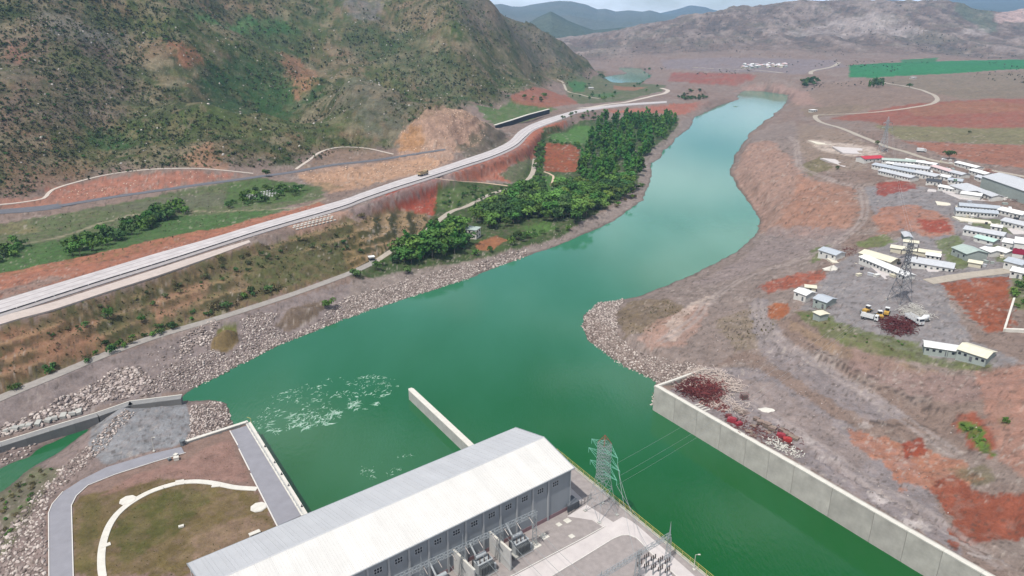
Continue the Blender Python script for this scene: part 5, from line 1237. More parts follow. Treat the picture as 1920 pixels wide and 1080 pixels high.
# ---------------------------------------------------------------- rockfill
def in_poly(P, x, y): return sdf(P, np.array([x]), np.array([y]))[0]
def zg_np(X, Y):
    a = (np.arctan2(X, Y) - azs[0]) / (azs[1] - azs[0]); a = np.clip(a, 0, NA - 1.001); j = a.astype(int); fa = a - j
    r = np.hypot(X, Y); i = np.clip(np.searchsorted(rad, r) - 1, 0, NRAD - 2); fr = np.clip((r - rad[i]) / (rad[i + 1] - rad[i]), 0, 1)
    return (GZ[i, j] * (1 - fa) + GZ[i, j + 1] * fa) * (1 - fr) + (GZ[i + 1, j] * (1 - fa) + GZ[i + 1, j + 1] * fa) * fr
def scatter(poly, spacing, rng, jitter=0.45, limit=None):   # a jittered grid inside a map polygon
    P = np.asarray(poly)[:, :2]; lo, hi = P.min(0), P.max(0)
    xs = np.arange(lo[0], hi[0], spacing); ys = np.arange(lo[1], hi[1], spacing)
    X, Y = np.meshgrid(xs, ys); X = X + (rng.random(X.shape) - .5) * 2 * jitter * spacing; Y = Y + (rng.random(Y.shape) - .5) * 2 * jitter * spacing
    X, Y = X.ravel(), Y.ravel(); m = sdf(P, X, Y) > 0; X, Y = X[m], Y[m]
    if limit and len(X) > limit:
        k = rng.permutation(len(X))[:limit]; X, Y = X[k], Y[k]
    return X, Y
ph = (1 + 5 ** .5) / 2
ICO = np.array([(-1, ph, 0), (1, ph, 0), (-1, -ph, 0), (1, -ph, 0), (0, -1, ph), (0, 1, ph), (0, -1, -ph), (0, 1, -ph), (ph, 0, -1), (ph, 0, 1), (-ph, 0, -1), (-ph, 0, 1)]) / math.hypot(1, ph)
ICF = np.array([(0, 11, 5), (0, 5, 1), (0, 1, 7), (0, 7, 10), (0, 10, 11), (1, 5, 9), (5, 11, 4), (11, 10, 2), (10, 7, 6), (7, 1, 8), (3, 9, 4), (3, 4, 2), (3, 2, 6), (3, 6, 8), (3, 8, 9), (4, 9, 5), (2, 4, 11), (6, 2, 10), (8, 6, 7), (9, 8, 1)])
def rand_rot(rng, n):
    q = rng.normal(size=(n, 4)); q /= np.linalg.norm(q, axis=1)[:, None]; w, x, y, z = q.T
    return np.stack([1 - 2 * (y * y + z * z), 2 * (x * y - z * w), 2 * (x * z + y * w), 2 * (x * y + z * w), 1 - 2 * (x * x + z * z), 2 * (y * z - x * w), 2 * (x * z - y * w), 2 * (y * z + x * w), 1 - 2 * (x * x + y * y)], 1).reshape(n, 3, 3)
M_rock = attr_mat('rockfill_stone', 0.10, 0.8, 0.05, fine=3.0)
ROCKV = []
for k in range(8):
    v = ICO * (0.72 + 0.5 * NR.random((12, 1))); ROCKV.append(v * np.array([1.0, 0.8, 0.62]))
def stone_cols(n, rng, base=((188, 172, 162), (158, 142, 134), (206, 192, 182), (128, 114, 106))):
    B = np.array([alb(b) for b in base]); return B[rng.integers(0, len(B), n)] * (0.85 + .3 * rng.random((n, 1)))
rock_meshes = []
for k in range(8):
    for c in range(3):
        me = bpy.data.meshes.new('boulder'); me.from_pydata([tuple(p) for p in ROCKV[k]], [], [tuple(f) for f in ICF]); me.update(); me.materials.append(M_rock)
        ca = me.color_attributes.new('Col', 'FLOAT_COLOR', 'POINT'); cc = np.ones((12, 4), np.float32); cc[:, :3] = alb(((190, 174, 166), (162, 146, 138), (206, 192, 182))[c]); ca.data.foreach_set('color', cc.ravel()); rock_meshes.append(me)
MOUNDS = [GP([(395, 650), (405, 618), (440, 608), (452, 640), (428, 666)]), GP([(510, 614), (555, 572), (625, 556), (605, 592), (545, 626)])]
def riprap(label, zones, n_ind, seed, group='rockfill banks'):
    rng = np.random.default_rng(seed); XS, YS, SS = [], [], []
    for px, spacing, smin, smax, thin in zones:
        poly = GP(px); X, Y = scatter(poly, spacing, rng, .5)
        keep = np.ones(len(X), bool)
        for mp_ in MOUNDS: keep &= sdf(mp_, X, Y) < 0
        if thin: keep &= fbm(X / 9, Y / 9, 3, 77) > thin
        X, Y = X[keep], Y[keep]; XS.append(X); YS.append(Y); SS.append(smin + (smax - smin) * rng.random(len(X)) ** 1.8)
    X, Y, S = map(np.concatenate, (XS, YS, SS)); Z = zg_np(X, Y); n = len(X)
    t = thing('riprap_bank', label, 'riprap', (float(X.mean()), float(Y.mean()), 0), 0, group); O = np.array(t.location)
    px_ = S / np.hypot(X, Y); order = np.argsort(-px_); ind = order[:n_ind]; rest = order[n_ind:]
    R = rand_rot(rng, n)
    for q in ind:
        o = inst('boulder', rock_meshes[rng.integers(0, len(rock_meshes))], t, (float(X[q] - O[0]), float(Y[q] - O[1]), float(Z[q] + S[q] * .12)), 0, tuple([float(S[q] * .62)] * 3))
        o.rotation_euler = tuple(rng.random(3) * np.array([.7, .7, 6.28]))
    if len(rest):
        kk = rng.integers(0, 8, len(rest)); V = np.stack([ROCKV[k] for k in kk]) * (S[rest] * .62)[:, None, None]; V = np.einsum('nij,nkj->nki', R[rest], V)
        V = V * np.array([1, 1, .8]) + np.stack([X[rest] - O[0], Y[rest] - O[1], Z[rest] + S[rest] * .12], 1)[:, None, :]
        F = (ICF[None] + 12 * np.arange(len(rest))[:, None, None]).reshape(-1, 3)
        o = mesh_np('boulders', V.reshape(-1, 3), F, M_rock, t, np.repeat(stone_cols(len(rest), rng), 12, 0)); tag(o, kind='stuff')
    return n
riprap('pale rockfill of broken boulders along the left bank from the flume upstream', [
    ([(-20, 808), (60, 775), (110, 745), (180, 715), (230, 688), (262, 690), (290, 712), (250, 743), (100, 792), (0, 822)], 1.15, .9, 2.1, 0),
    ([(240, 672), (330, 640), (395, 622), (400, 650), (300, 700), (270, 690)], 2.0, .5, 1.4, .45),
    ([(300, 735), (262, 745), (300, 700), (330, 680), (400, 655), (430, 668), (455, 640), (450, 600), (480, 586), (520, 588), (512, 612), (545, 628), (600, 598), (640, 562), (760, 525), (880, 492), (900, 502), (880, 524), (760, 562), (640, 603), (520, 651), (440, 693), (368, 728)], 0.92, .6, 1.35, 0),
    ([(330, 640), (400, 600), (410, 605), (398, 640), (340, 668)], 1.2, .9, 1.6, .4),
    ([(895, 492), (940, 478), (985, 468), (992, 480), (940, 500), (890, 515)], 1.5, 1.0, 1.9, .3)], 150, 61)
riprap('pink grey rockfill covering the rounded corner in front of the parapet beam', [
    ([(358, 762), (395, 752), (424, 757), (434, 785), (440, 802), (400, 815), (348, 830), (356, 800)], 0.9, .6, 1.3, 0)], 50, 62)
riprap('loose rockfill on the slope between the access road and the small stream', [
    ([(-20, 1020), (40, 960), (100, 890), (165, 835), (235, 768), (255, 775), (195, 842), (150, 885), (105, 922), (86, 962), (86, 1090), (-20, 1090)], 1.05, .6, 1.5, .25),
    ([(-20, 850), (60, 832), (140, 800), (172, 790), (150, 806), (60, 850), (0, 880), (-20, 885)], 1.6, .6, 1.6, .4)], 60, 63)
riprap('rounded spit of pale rockfill at the river bend before the retaining wall', [
    ([(1096, 592), (1125, 566), (1172, 560), (1154, 592), (1160, 628), (1190, 657), (1245, 672), (1322, 688), (1228, 722), (1150, 678), (1105, 642), (1091, 612)], 0.92, .6, 1.3, 0)], 40, 64)
# squared stones in a row on the flume
t = thing('stone_row', 'row of big squared pale stones laid along the flume wall', 'stones', tuple(G(50, 808)))
for k in range(11):
    x = -8 + k * 15.5; c = G(x, 819 - k * 4.2) - Vector(t.location); o = MB().box((0, 0, .8), (1.5 + .9 * rnd.random(), 2.0 + 1.2 * rnd.random(), 1.1)).build('stone', M_conc, t); o.location = c + Vector((rnd.uniform(-.4, .4), 1.2 + rnd.uniform(-.6, .6), -.1)); o.rotation_euler = (rnd.uniform(-.2, .3), rnd.uniform(-.2, .2), .35 + rnd.uniform(-.4, .4))

# ---------------------------------------------------------------- vegetation
def leaf_mat(name, col, rv=0.38):
    m = mat(name, col, 0.75, 0.30, 1.2, rnd_obj=rv, spec=0.15); b = bsdf(m); 
    b.inputs['Subsurface Weight'].default_value = 0.0
    return m
LM = {'poplar': leaf_mat('leaf_poplar', alb((78, 126, 46))), 'broad': leaf_mat('leaf_broad', alb((82, 122, 48))), 'dark': leaf_mat('leaf_dark', alb((72, 104, 52))), 'light': leaf_mat('leaf_light', alb((104, 138, 56))), 'dry': leaf_mat('leaf_dry', alb((116, 108, 70))), 'scrub': leaf_mat('leaf_scrub', alb((86, 98, 60)))}
M_bark = mat('bark', alb((120, 108, 92)), 0.9, 0.2, 2.0)
def cards(rng, C, Rr, n, size):   # leaf sprays on lobes: position, outward tilt
    V, F = [], []
    L = rng.integers(0, len(C), n); d = rng.normal(size=(n, 3)); d /= np.linalg.norm(d, axis=1)[:, None]
    d[:, 2] = np.where(d[:, 2] < -.35, -d[:, 2], d[:, 2])
    rr = (0.72 + .34 * rng.random(n))[:, None]
    P = np.array(C)[L] + d * np.array(Rr)[L] * rr
    nrm = d + rng.normal(size=(n, 3)) * .45; nrm /= np.linalg.norm(nrm, axis=1)[:, None]
    a = np.cross(nrm, rng.normal(size=(n, 3))); a /= np.linalg.norm(a, axis=1)[:, None]; b = np.cross(nrm, a)
    s = size * (.6 + .8 * rng.random((n, 1)))
    q = np.stack([P - a * s - b * s * .7, P + a * s - b * s * .5, P + a * s * .8 + b * s * .8, P - a * s * .7 + b * s * .6], 1)
    q[:, 0] += nrm * s * -.25; q[:, 2] += nrm * s * -.25
    return q.reshape(-1, 3), np.arange(4 * n).reshape(-1, 4)
def crown_mesh(kind, seed, m):
    rng = np.random.default_rng(seed)
    if kind == 'poplar':
        C = [(rng.normal() * .05, rng.normal() * .05, .22 + .66 * k / 7) for k in range(8)]; Rr = [(.13 * (1.15 - abs(k / 7 - .35)), .13 * (1.15 - abs(k / 7 - .35)), .17) for k in range(8)]; n, s = 260, .045
    elif kind == 'bush':
        C = [(rng.normal() * .25, rng.normal() * .25, .38 + rng.random() * .2) for k in range(5)]; Rr = [(.36, .36, .38)] * 5; n, s = 130, .10
    else:
        C = [(rng.normal() * .17, rng.normal() * .17, .42 + .4 * rng.random()) for k in range(8)]; Rr = [(.2 + .08 * rng.random(), .2 + .08 * rng.random(), .17 + .06 * rng.random()) for k in range(8)]; n, s = 330, .052
    V, F = cards(rng, C, Rr, n, s)
    me = bpy.data.meshes.new('crown'); me.from_pydata([tuple(v) for v in V], [], [tuple(f) for f in F]); me.update(); me.materials.append(m); return me
def trunk_mesh(kind, seed):
    r = random.Random(seed); b = MB(); r0 = .018 if kind == 'poplar' else .026
    top = (.02 * r.uniform(-1, 1), .02 * r.uniform(-1, 1), .55 if kind != 'bush' else .4); b.bar((0, 0, -.05), top, r0, 6, r0 * .5)
    for k in range(5):
        a = r.random() * 6.28; z = .25 + .08 * k if kind != 'bush' else .1; L = .2 if kind != 'poplar' else .1
        b.bar((0, 0, z), (L * math.cos(a), L * math.sin(a), z + .2), r0 * .45, 4, r0 * .2)
    return b.mesh('trunk', M_bark)
CROWN = {}
for lk, kind in (('poplar', 'poplar'), ('broad', 'broad'), ('dark', 'broad'), ('light', 'broad'), ('dark', 'bush'), ('dry', 'bush'), ('broad', 'bush'), ('scrub', 'bush'), ('light', 'bush')):
    CROWN[(lk, kind)] = [crown_mesh(kind, 900 + 31 * k + hash(kind + lk) % 7 * 0 + len(CROWN) * 5, LM[lk]) for k in range(3)]
TRUNK = {k: [trunk_mesh(k, 70 + i) for i in range(2)] for k in ('poplar', 'broad', 'bush')}
NVEG = [0]
def plant(p, h, lk, kind, name, label, cat, group=None, wide=1.0):
    t = thing(name, label, cat, (p[0], p[1], p[2] - .05), rnd.random() * 6.28, group)
    w = h * wide * rnd.uniform(.85, 1.2); t.scale = (w, w, h); NVEG[0] += 1
    inst('trunk', TRUNK[kind][rnd.randrange(2)], t); inst('crown', CROWN[(lk, kind)][rnd.randrange(3)], t); return t
def grove(px, spacing, hmin, hmax, kinds, name, label, cat, group, seed, limit=None, thin=0, wide=1.0):
    rng = np.random.default_rng(seed); X, Y = scatter(GP(px), spacing, rng, .45, limit)
    if thin:
        k = fbm(X / 14, Y / 14, 3, seed) > thin; X, Y = X[k], Y[k]
    Z = zg_np(X, Y)
    for x, y, z in zip(X, Y, Z):
        if z < 0.4: continue
        lk, kd = kinds[int(rng.integers(0, len(kinds)))]; plant((float(x), float(y), float(z)), float(hmin + (hmax - hmin) * rng.random()), lk, kd, name, label, cat, group, wide)
grove([(1098, 268), (1128, 228), (1200, 222), (1268, 226), (1262, 250), (1222, 280), (1204, 328), (1160, 348), (1105, 350), (1080, 335), (1090, 300)], 7.0, 10, 17.5, [('poplar', 'poplar')], 'poplar_tree', 'tall poplar packed in the dense green plantation by the river bend', 'poplar', 'poplars of the riverside plantation', 31, 250, 0, 1.15)
grove([(870, 410), (930, 385), (985, 360), (1010, 352), (1035, 370), (1060, 350), (1100, 352), (1185, 342), (1190, 352), (1150, 385), (1070, 425), (1000, 412), (960, 425), (930, 432), (890, 422)], 7.8, 7, 14, [('broad', 'broad'), ('dark', 'broad'), ('broad', 'broad'), ('light', 'broad')], 'broadleaf_tree', 'round leafy tree crowded among others below the poplar plantation', 'tree', 'broadleaf trees of the riverside grove', 32, 230, 0, 1.15)
grove([(742, 486), (790, 452), (845, 428), (872, 432), (885, 448), (872, 468), (820, 486), (765, 500)], 5.6, 9, 15, [('poplar', 'poplar'), ('broad', 'broad'), ('poplar', 'poplar')], 'poplar_tree', 'poplar in the narrow stand left of the white house', 'poplar', 'poplars left of the white house', 33, 80, 0, 1.15)
grove([(680, 508), (735, 488), (745, 500), (700, 520)], 7, 4, 7, [('broad', 'broad'), ('dark', 'bush')], 'broadleaf_tree', 'low leafy tree between the lower road and the poplar stand', 'tree', 'low trees by the lower road', 34, 14)
grove([(965, 440), (1000, 438), (1060, 425), (1075, 432), (1000, 452), (950, 462)], 7, 3, 6, [('broad', 'bush'), ('dark', 'broad')], 'shrub', 'rounded shrub on the gravel edge between meadow and river', 'shrub', 'shrubs along the gravel shore', 35, 28)
grove([(830, 365), (880, 350), (955, 352), (960, 362), (900, 378), (850, 392), (825, 392)], 8, 1.5, 4, [('dark', 'bush'), ('broad', 'bush')], 'shrub', 'low shrub in the scrubby field above the service road', 'shrub', 'shrubs above the service road', 36, 45)
grove([(1003, 345), (1003, 290), (1012, 262), (1022, 265), (1018, 320), (1022, 345)], 6, 3, 6, [('dark', 'bush'), ('broad', 'bush')], 'shrub', 'hedge shrub along the left edge of the red field', 'shrub', 'hedge left of the red field', 37, 34)
grove([(1025, 262), (1085, 270), (1092, 282), (1085, 290), (1078, 275), (1030, 270)], 6, 2, 4, [('broad', 'bush')], 'shrub', 'hedge shrub between the green plot and the red field', 'shrub', 'hedge above the red field', 38, 16)
grove([(1070, 215), (1130, 210), (1125, 225), (1085, 232), (1040, 228)], 12, 3, 6, [('dark', 'bush'), ('broad', 'broad')], 'shrub', 'bushy tree below the highway at the top of the river meadows', 'shrub', 'bushes below the far highway', 39, 18)
grove([(1150, 395), (1200, 345), (1210, 350), (1170, 395), (1130, 408)], 9, 2, 4, [('dry', 'bush'), ('broad', 'bush')], 'shrub', 'sparse shrub on the grey shore below the grove', 'shrub', 'sparse shrubs on the shore', 40, 10)
grove([(120, 478), (200, 440), (290, 405), (350, 390), (352, 402), (290, 425), (220, 455), (150, 485)], 6.5, 5, 9.5, [('broad', 'broad'), ('dark', 'bush'), ('broad', 'bush')], 'broadleaf_tree', 'leafy tree in the diagonal row across the left meadow', 'tree', 'tree row across the left meadow', 41, 40)
grove([(425, 392), (440, 372), (500, 355), (560, 358), (560, 366), (470, 388)], 6.5, 3, 6, [('broad', 'bush'), ('dark', 'bush')], 'shrub', 'green bush beside the white hives in the meadow', 'shrub', 'bushes beside the hives', 42, 26)
grove([(-20, 480), (20, 455), (50, 462), (40, 480), (0, 495)], 6, 3, 6, [('broad', 'bush'), ('dark', 'bush')], 'shrub', 'bush at the left end of the meadow above the red verge', 'shrub', 'bushes at the meadow end', 43, 10)
grove([(160, 690), (230, 655), (330, 615), (450, 572), (560, 532), (566, 522), (450, 555), (330, 595), (230, 630), (160, 668)], 4.2, 1.6, 4.2, [('dark', 'bush'), ('dry', 'bush'), ('broad', 'bush')], 'shrub', 'olive shrub in the belt just above the lower gravel road', 'shrub', 'shrub belt above the lower road', 44, 150, .30)
grove([(0, 725), (60, 700), (130, 672), (140, 685), (70, 715), (0, 745)], 4.5, 1.5, 3.4, [('broad', 'bush'), ('dark', 'bush')], 'shrub', 'dark green shrub at the left end of the lower gravel road', 'shrub', 'shrubs at the left end of the road', 45, 24)
grove([(60, 612), (250, 555), (450, 480), (560, 450), (660, 440), (690, 470), (560, 500), (420, 530), (250, 590), (80, 640)], 6, 1.0, 3.0, [('dry', 'bush'), ('dark', 'bush'), ('scrub', 'bush')], 'shrub', 'small dull shrub on the terraced slope under the highway', 'shrub', 'shrubs on the terraced slope', 46, 150, .40)
grove([(890, 215), (930, 200), (1000, 190), (1040, 198), (1030, 182), (960, 182), (930, 192), (905, 200)], 16, 4, 8, [('broad', 'broad'), ('dark', 'broad'), ('dark', 'bush')], 'broadleaf_tree', 'dark tree dotted over the meadow behind the rock knob', 'tree', 'trees behind the rock knob', 47, 26)
grove([(1050, 150), (1140, 148), (1230, 158), (1240, 170), (1170, 186), (1090, 192), (1060, 178)], 30, 4, 8, [('broad', 'broad'), ('dark', 'bush'), ('dark', 'broad')], 'broadleaf_tree', 'small tree among the far fields beside the distant pool', 'tree', 'trees among the far fields', 48, 44, .45)
grove([(1162, 130), (1200, 125), (1222, 131), (1210, 136), (1175, 137)], 14, 5, 9, [('dark', 'broad'), ('dark', 'bush')], 'broadleaf_tree', 'dark tree on the little island in the distant pool', 'tree', 'trees on the island', 49, 24)
grove([(1270, 180), (1285, 174), (1320, 176), (1328, 184), (1310, 188), (1275, 188)], 7, 3, 5, [('scrub', 'bush'), ('dark', 'bush')], 'shrub', 'dark shrub on the knoll inside the road loop', 'shrub', 'shrubs on the road loop knoll', 50, 50)
grove([(1496, 158), (1528, 152), (1535, 162), (1505, 165)], 9, 8, 13, [('dark', 'broad'), ('dark', 'broad')], 'broadleaf_tree', 'dark tree in the clump on the far plain left of the green field', 'tree', 'left clump on the far plain', 51, 14)
grove([(1625, 160), (1652, 155), (1658, 165), (1630, 168)], 9, 9, 14, [('poplar', 'poplar'), ('dark', 'broad')], 'poplar_tree', 'dark tree in the clump below the green field on the far plain', 'poplar', 'right clump on the far plain', 52, 12)
grove([(1898, 540), (1915, 515), (1950, 520), (1950, 585), (1905, 580)], 5, 2, 4, [('broad', 'bush'), ('light', 'bush')], 'shrub', 'bright green shrub behind the red spoil at the right edge', 'shrub', 'shrubs at the right edge of the camp', 53, 24)
grove([(1798, 792), (1822, 796), (1858, 832), (1862, 848), (1840, 842), (1810, 815)], 2.6, .8, 1.8, [('light', 'bush'), ('broad', 'bush')], 'shrub', 'bright green weed shrub on the red heap behind the long wall', 'shrub', 'green patch on the red heap', 54, 30)
grove([(1872, 782), (1893, 780), (1893, 800), (1878, 802)], 2.5, .8, 1.6, [('broad', 'bush')], 'shrub', 'green weed shrub in the small patch right of the red heap', 'shrub', 'small green patch', 55, 8)
grove([(1500, 590), (1560, 600), (1640, 625), (1730, 650), (1860, 683), (1860, 692), (1730, 672), (1640, 650), (1560, 630)], 5.5, .4, 1.1, [('broad', 'bush'), ('dry', 'bush'), ('light', 'bush')], 'weed_clump', 'low weed clump on the grassy rim of the camp pad', 'weed', 'weeds on the camp rim', 56, 60)
grove([(0, 905), (60, 872), (100, 880), (50, 960), (10, 1020), (0, 1020)], 3.4, .6, 1.8, [('broad', 'bush'), ('dry', 'bush')], 'shrub', 'low green shrub on the bank between stream and rockfill', 'shrub', 'shrubs by the stream', 57, 40)
for (x, y, h, lk, kd, lab) in ((205, 598, 5.5, 'broad', 'broad', 'largest lone green tree on the slope under the highway'), (266, 605, 4.2, 'broad', 'broad', 'second lone green tree on the slope, right of the largest'), (325, 618, 4.5, 'dark', 'broad', 'lone dark tree near the shrub belt above the lower road'),
    (617, 578, 6.0, 'broad', 'broad', 'lone green tree on the shore mound beside the rockfill'), (500, 332, 6.5, 'dark', 'broad', 'lone dark tree beside the old asphalt road junction'), (410, 487, 3.0, 'dry', 'bush', 'dark bush alone under the highway edge'),
    (1779, 299, 8, 'dark', 'broad', 'dark round tree behind the camp roofs by the country road'), (1645, 272, 5, 'scrub', 'bush', 'small dark bush beside the country road bend'), (1380, 205, 6, 'scrub', 'bush', 'lone bush on the far left shore'), (988, 372, 9, 'poplar', 'poplar', 'single tall poplar standing by the service road'),
    (1265, 232, 15, 'poplar', 'poplar', 'tallest poplar at the downstream tip of the plantation'), (1189, 226, 12, 'dark', 'broad', 'dark tree rising above the top edge of the plantation'), (668, 518, 5, 'dark', 'bush', 'dark bush at the end of the lower road'), (1862, 345, 4, 'dark', 'bush', 'dark bush left of the big grey shed'),
    (1570, 318, 3.5, 'scrub', 'bush', 'dark bush on the bank above the red slope'), (1790, 345, 4, 'dark', 'bush', 'dark bush among the camp roofs'), (680, 408, 3.5, 'dry', 'bush', 'lone brown bush above the curved terraces'), (1818, 250, 3, 'scrub', 'bush', 'tiny dark bush in the olive field'),
    (540, 300, 3, 'dark', 'bush', 'dark bush at the foot of the hillside'), (1705, 164, 7, 'dark', 'bush', 'dark bush above the country road hairpin'), (765, 512, 4.5, 'dark', 'bush', 'big shrub at the shore under the poplar stand'), (893, 478, 4, 'broad', 'bush', 'rounded bush below the small red field'), (920, 472, 3.5, 'broad', 'bush', 'bush at the right corner of the small red field'), (972, 450, 7, 'dark', 'broad', 'large round tree right of the small red field')):
    p = G(x, y); plant(p, h, lk, kd, 'shrub' if kd == 'bush' else ('poplar_tree' if kd == 'poplar' else 'broadleaf_tree'), lab, 'shrub' if kd == 'bush' else ('poplar' if kd == 'poplar' else 'tree'), None, 1.05)
# oak scrub on the hillside: nearest 300 as plants of their own, the rest as one cover
rng = np.random.default_rng(77)
PX = rng.random(60000) * 1230 - 40; PY = rng.random(60000) ** 1.0 * 400 - 5
okp = []
HP_ = np.array(HILLP)
pts = [G(float(a), float(b)) for a, b in zip(PX[:26000], PY[:26000])]
PXYZ = np.array([tuple(p) for p in pts]); hsv_ = sdf(HP_, PXYZ[:, 0], PXYZ[:, 1]); dd = np.hypot(PXYZ[:, 0], PXYZ[:, 1])
dens = fbm(PXYZ[:, 0] / 70, PXYZ[:, 1] / 70, 4, 611)
keep = (hsv_ > 6) & (dd < 4800) & (rng.random(len(dd)) < sstep(.30, .62, dens) * np.clip(dd / 650, .5, 1.3))
qpoly = np.array(GP(QUARRY)); keep &= sdf(qpoly, PXYZ[:, 0], PXYZ[:, 1]) < 0
P_ = PXYZ[keep]; dd = dd[keep]; HH = (0.6 + 1.5 * rng.random(len(P_)) ** 2.4) * np.clip(dd / 600, .9, 1.7)
order = np.argsort(-(HH / dd)); ind, rest = order[:300], order[300:]
for q in ind:
    plant(tuple(float(v) for v in P_[q]), float(HH[q]), ('scrub', 'scrub', 'dark')[int(rng.integers(0, 3))], 'bush', 'hillside_shrub', 'dark rounded oak shrub dotted over the left hillside', 'shrub', 'shrubs on the left hillside', 1.15)
def blob_cover(name, P, Hs, cols, label, seed, nq=9):
    rng = np.random.default_rng(seed); n = len(P)
    C = [(0, 0, .42)] ; V0, F0 = cards(rng, [(0, 0, .4), (.25, 0, .35), (-.2, .2, .45)], [(.45, .45, .42)] * 3, nq, .27)
    T = [cards(np.random.default_rng(seed + k), [(0, 0, .4), (.25, 0, .35), (-.2, .2, .45)], [(.45, .45, .42)] * 3, nq, .27)[0] for k in range(6)]
    kk = rng.integers(0, 6, n); V = np.stack([T[k] for k in kk]) * (Hs * 1.1)[:, None, None]; a = rng.random(n) * 6.28
    ca, sa = np.cos(a)[:, None], np.sin(a)[:, None]; V = np.stack([V[..., 0] * ca - V[..., 1] * sa, V[..., 0] * sa + V[..., 1] * ca, V[..., 2]], -1) + P[:, None, :]
    F = (np.arange(4 * nq).reshape(-1, 4)[None] + 4 * nq * np.arange(n)[:, None, None]).reshape(-1, 4)
    B = np.array([alb(c) for c in cols]); cc = B[rng.integers(0, len(B), n)] * (.7 + .5 * rng.random((n, 1)))
    o = mesh_np(name, V.reshape(-1, 3), F, M_cover, None, np.repeat(cc, 4 * nq, 0)); tag(o, label, 'scrub', kind='stuff'); return o
M_cover = attr_mat('scrub_leaves', 0.15, 0.5, 0.0, fine=2.0)
blob_cover('scrub_cover', P_[rest], HH[rest], ((84, 96, 60), (96, 106, 66), (80, 86, 62), (108, 106, 76)), 'scattered dark scrub covering the left hillside', 5)
# far plain and grey hills: sparse dots
pts = [G(float(a), float(b)) for a, b in zip(1090 + rng.random(2600) * 830, 5 + rng.random(2600) * 170)]
Q = np.array([tuple(p) for p in pts]); d2 = np.hypot(Q[:, 0], Q[:, 1]); k = (d2 > 1500) & (d2 < 4000) & (Q[:, 2] > 5) & (fbm(Q[:, 0] / 150, Q[:, 1] / 150, 3, 15) > .5); Q = Q[k]
blob_cover('far_scrub', Q, 1.4 + 2.6 * rng.random(len(Q)) ** 2, ((70, 76, 62), (84, 86, 70)), 'tiny dark bushes dotted over the far grey hills', 9, 6)
# weeds, tufts and stones on the slope, on the lawns and over the bare banks
def tufts(name, pxs, spacing, h0, h1, cols, label, seed, thin=.42):
    PP_ = []
    rng = np.random.default_rng(seed)
    for px in pxs:
        X, Y = scatter(GP(px), spacing, rng, .5); k = fbm(X / 8, Y / 8, 3, seed) > thin; X, Y = X[k], Y[k]; PP_.append(np.stack([X, Y, zg_np(X, Y)], 1))
    P = np.concatenate(PP_); P = P[P[:, 2] > .3]
    return blob_cover(name, P, h0 + (h1 - h0) * rng.random(len(P)) ** 2, cols, label, seed, 5)
tufts('slope_weeds', [[(0, 618), (250, 545), (460, 465), (660, 402), (800, 400), (800, 450), (640, 512), (450, 576), (200, 655), (0, 738)]], 2.3, .3, 1.2, ((92, 92, 56), (74, 84, 48), (112, 102, 66)), 'rough weeds and thistles over the terraced slope', 21)
tufts('lawn_tufts', [[(135, 1090), (135, 948), (200, 915), (330, 880), (430, 825), (515, 990), (350, 1090)]], 1.5, .12, .34, ((104, 98, 52), (122, 108, 66), (86, 92, 44)), 'dry grass tufts over the lawn inside the access road', 22, .40)
tufts('bank_weeds', [[(1150, 592), (1250, 562), (1300, 588), (1220, 625), (1170, 630)], [(1340, 600), (1440, 570), (1460, 612), (1380, 655)]], 2.0, .2, .8, ((112, 100, 66), (92, 90, 56)), 'dry weeds on the brown ground of the right bank', 23, .40)
tufts('meadow_tufts', [[(0, 425), (300, 370), (490, 335), (600, 352), (400, 430), (200, 485), (0, 510)]], 5.0, .3, 1.1, ((80, 98, 52), (96, 108, 62)), 'tussocks of rough grass in the left meadow', 24, .45)
def stones(name, pxs, spacing, s0, s1, cols, label, seed, thin=.5):
    rng = np.random.default_rng(seed); PP_ = []
    for px in pxs:
        X, Y = scatter(GP(px), spacing, rng, .5); k = fbm(X / 12, Y / 12, 3, seed) > thin; X, Y = X[k], Y[k]; PP_.append(np.stack([X, Y, zg_np(X, Y)], 1))
    P = np.concatenate(PP_); P = P[P[:, 2] > .2]; n = len(P); S = s0 + (s1 - s0) * rng.random(n) ** 3
    kk = rng.integers(0, 8, n); V = np.stack([ROCKV[k] for k in kk]) * S[:, None, None]; V = np.einsum('nij,nkj->nki', rand_rot(rng, n), V) + P[:, None, :]
    F = (ICF[None] + 12 * np.arange(n)[:, None, None]).reshape(-1, 3); B = np.array([alb(c) for c in cols])
    o = mesh_np(name, V.reshape(-1, 3), F, M_rock, None, np.repeat(B[rng.integers(0, len(B), n)], 12, 0)); tag(o, label, 'stones', kind='stuff')
stones('loose_stones', [[(1340, 690), (1460, 700), (1600, 800), (1750, 900), (1850, 1060), (1640, 945), (1490, 860), (1380, 790)], [(1240, 650), (1400, 560), (1460, 600), (1700, 720), (1850, 720), (1850, 800), (1700, 830), (1500, 740), (1330, 680)], [(1440, 440), (1600, 430), (1560, 470), (1300, 540), (1180, 570)]], 2.6, .10, .45, ((160, 146, 138), (130, 112, 104), (184, 170, 162)), 'loose stones scattered over the bare right bank', 31, .47)
stones('shore_stones', [[(640, 590), (880, 505), (1060, 448), (1190, 375), (1215, 330), (1195, 350), (1130, 400), (960, 465), (760, 510), (660, 540)]], 2.6, .15, .6, ((180, 166, 158), (140, 128, 118), (206, 192, 182)), 'loose stones on the gravel shore below the grove', 32, .44)
stones('quarry_rubble', [QUARRY, [(90, 352), (330, 322), (450, 328), (250, 362), (105, 382)]], 3.2, .2, 1.0, ((206, 170, 142), (184, 142, 112), (220, 190, 166)), 'broken rock rubble over the orange quarry face', 33, .44)
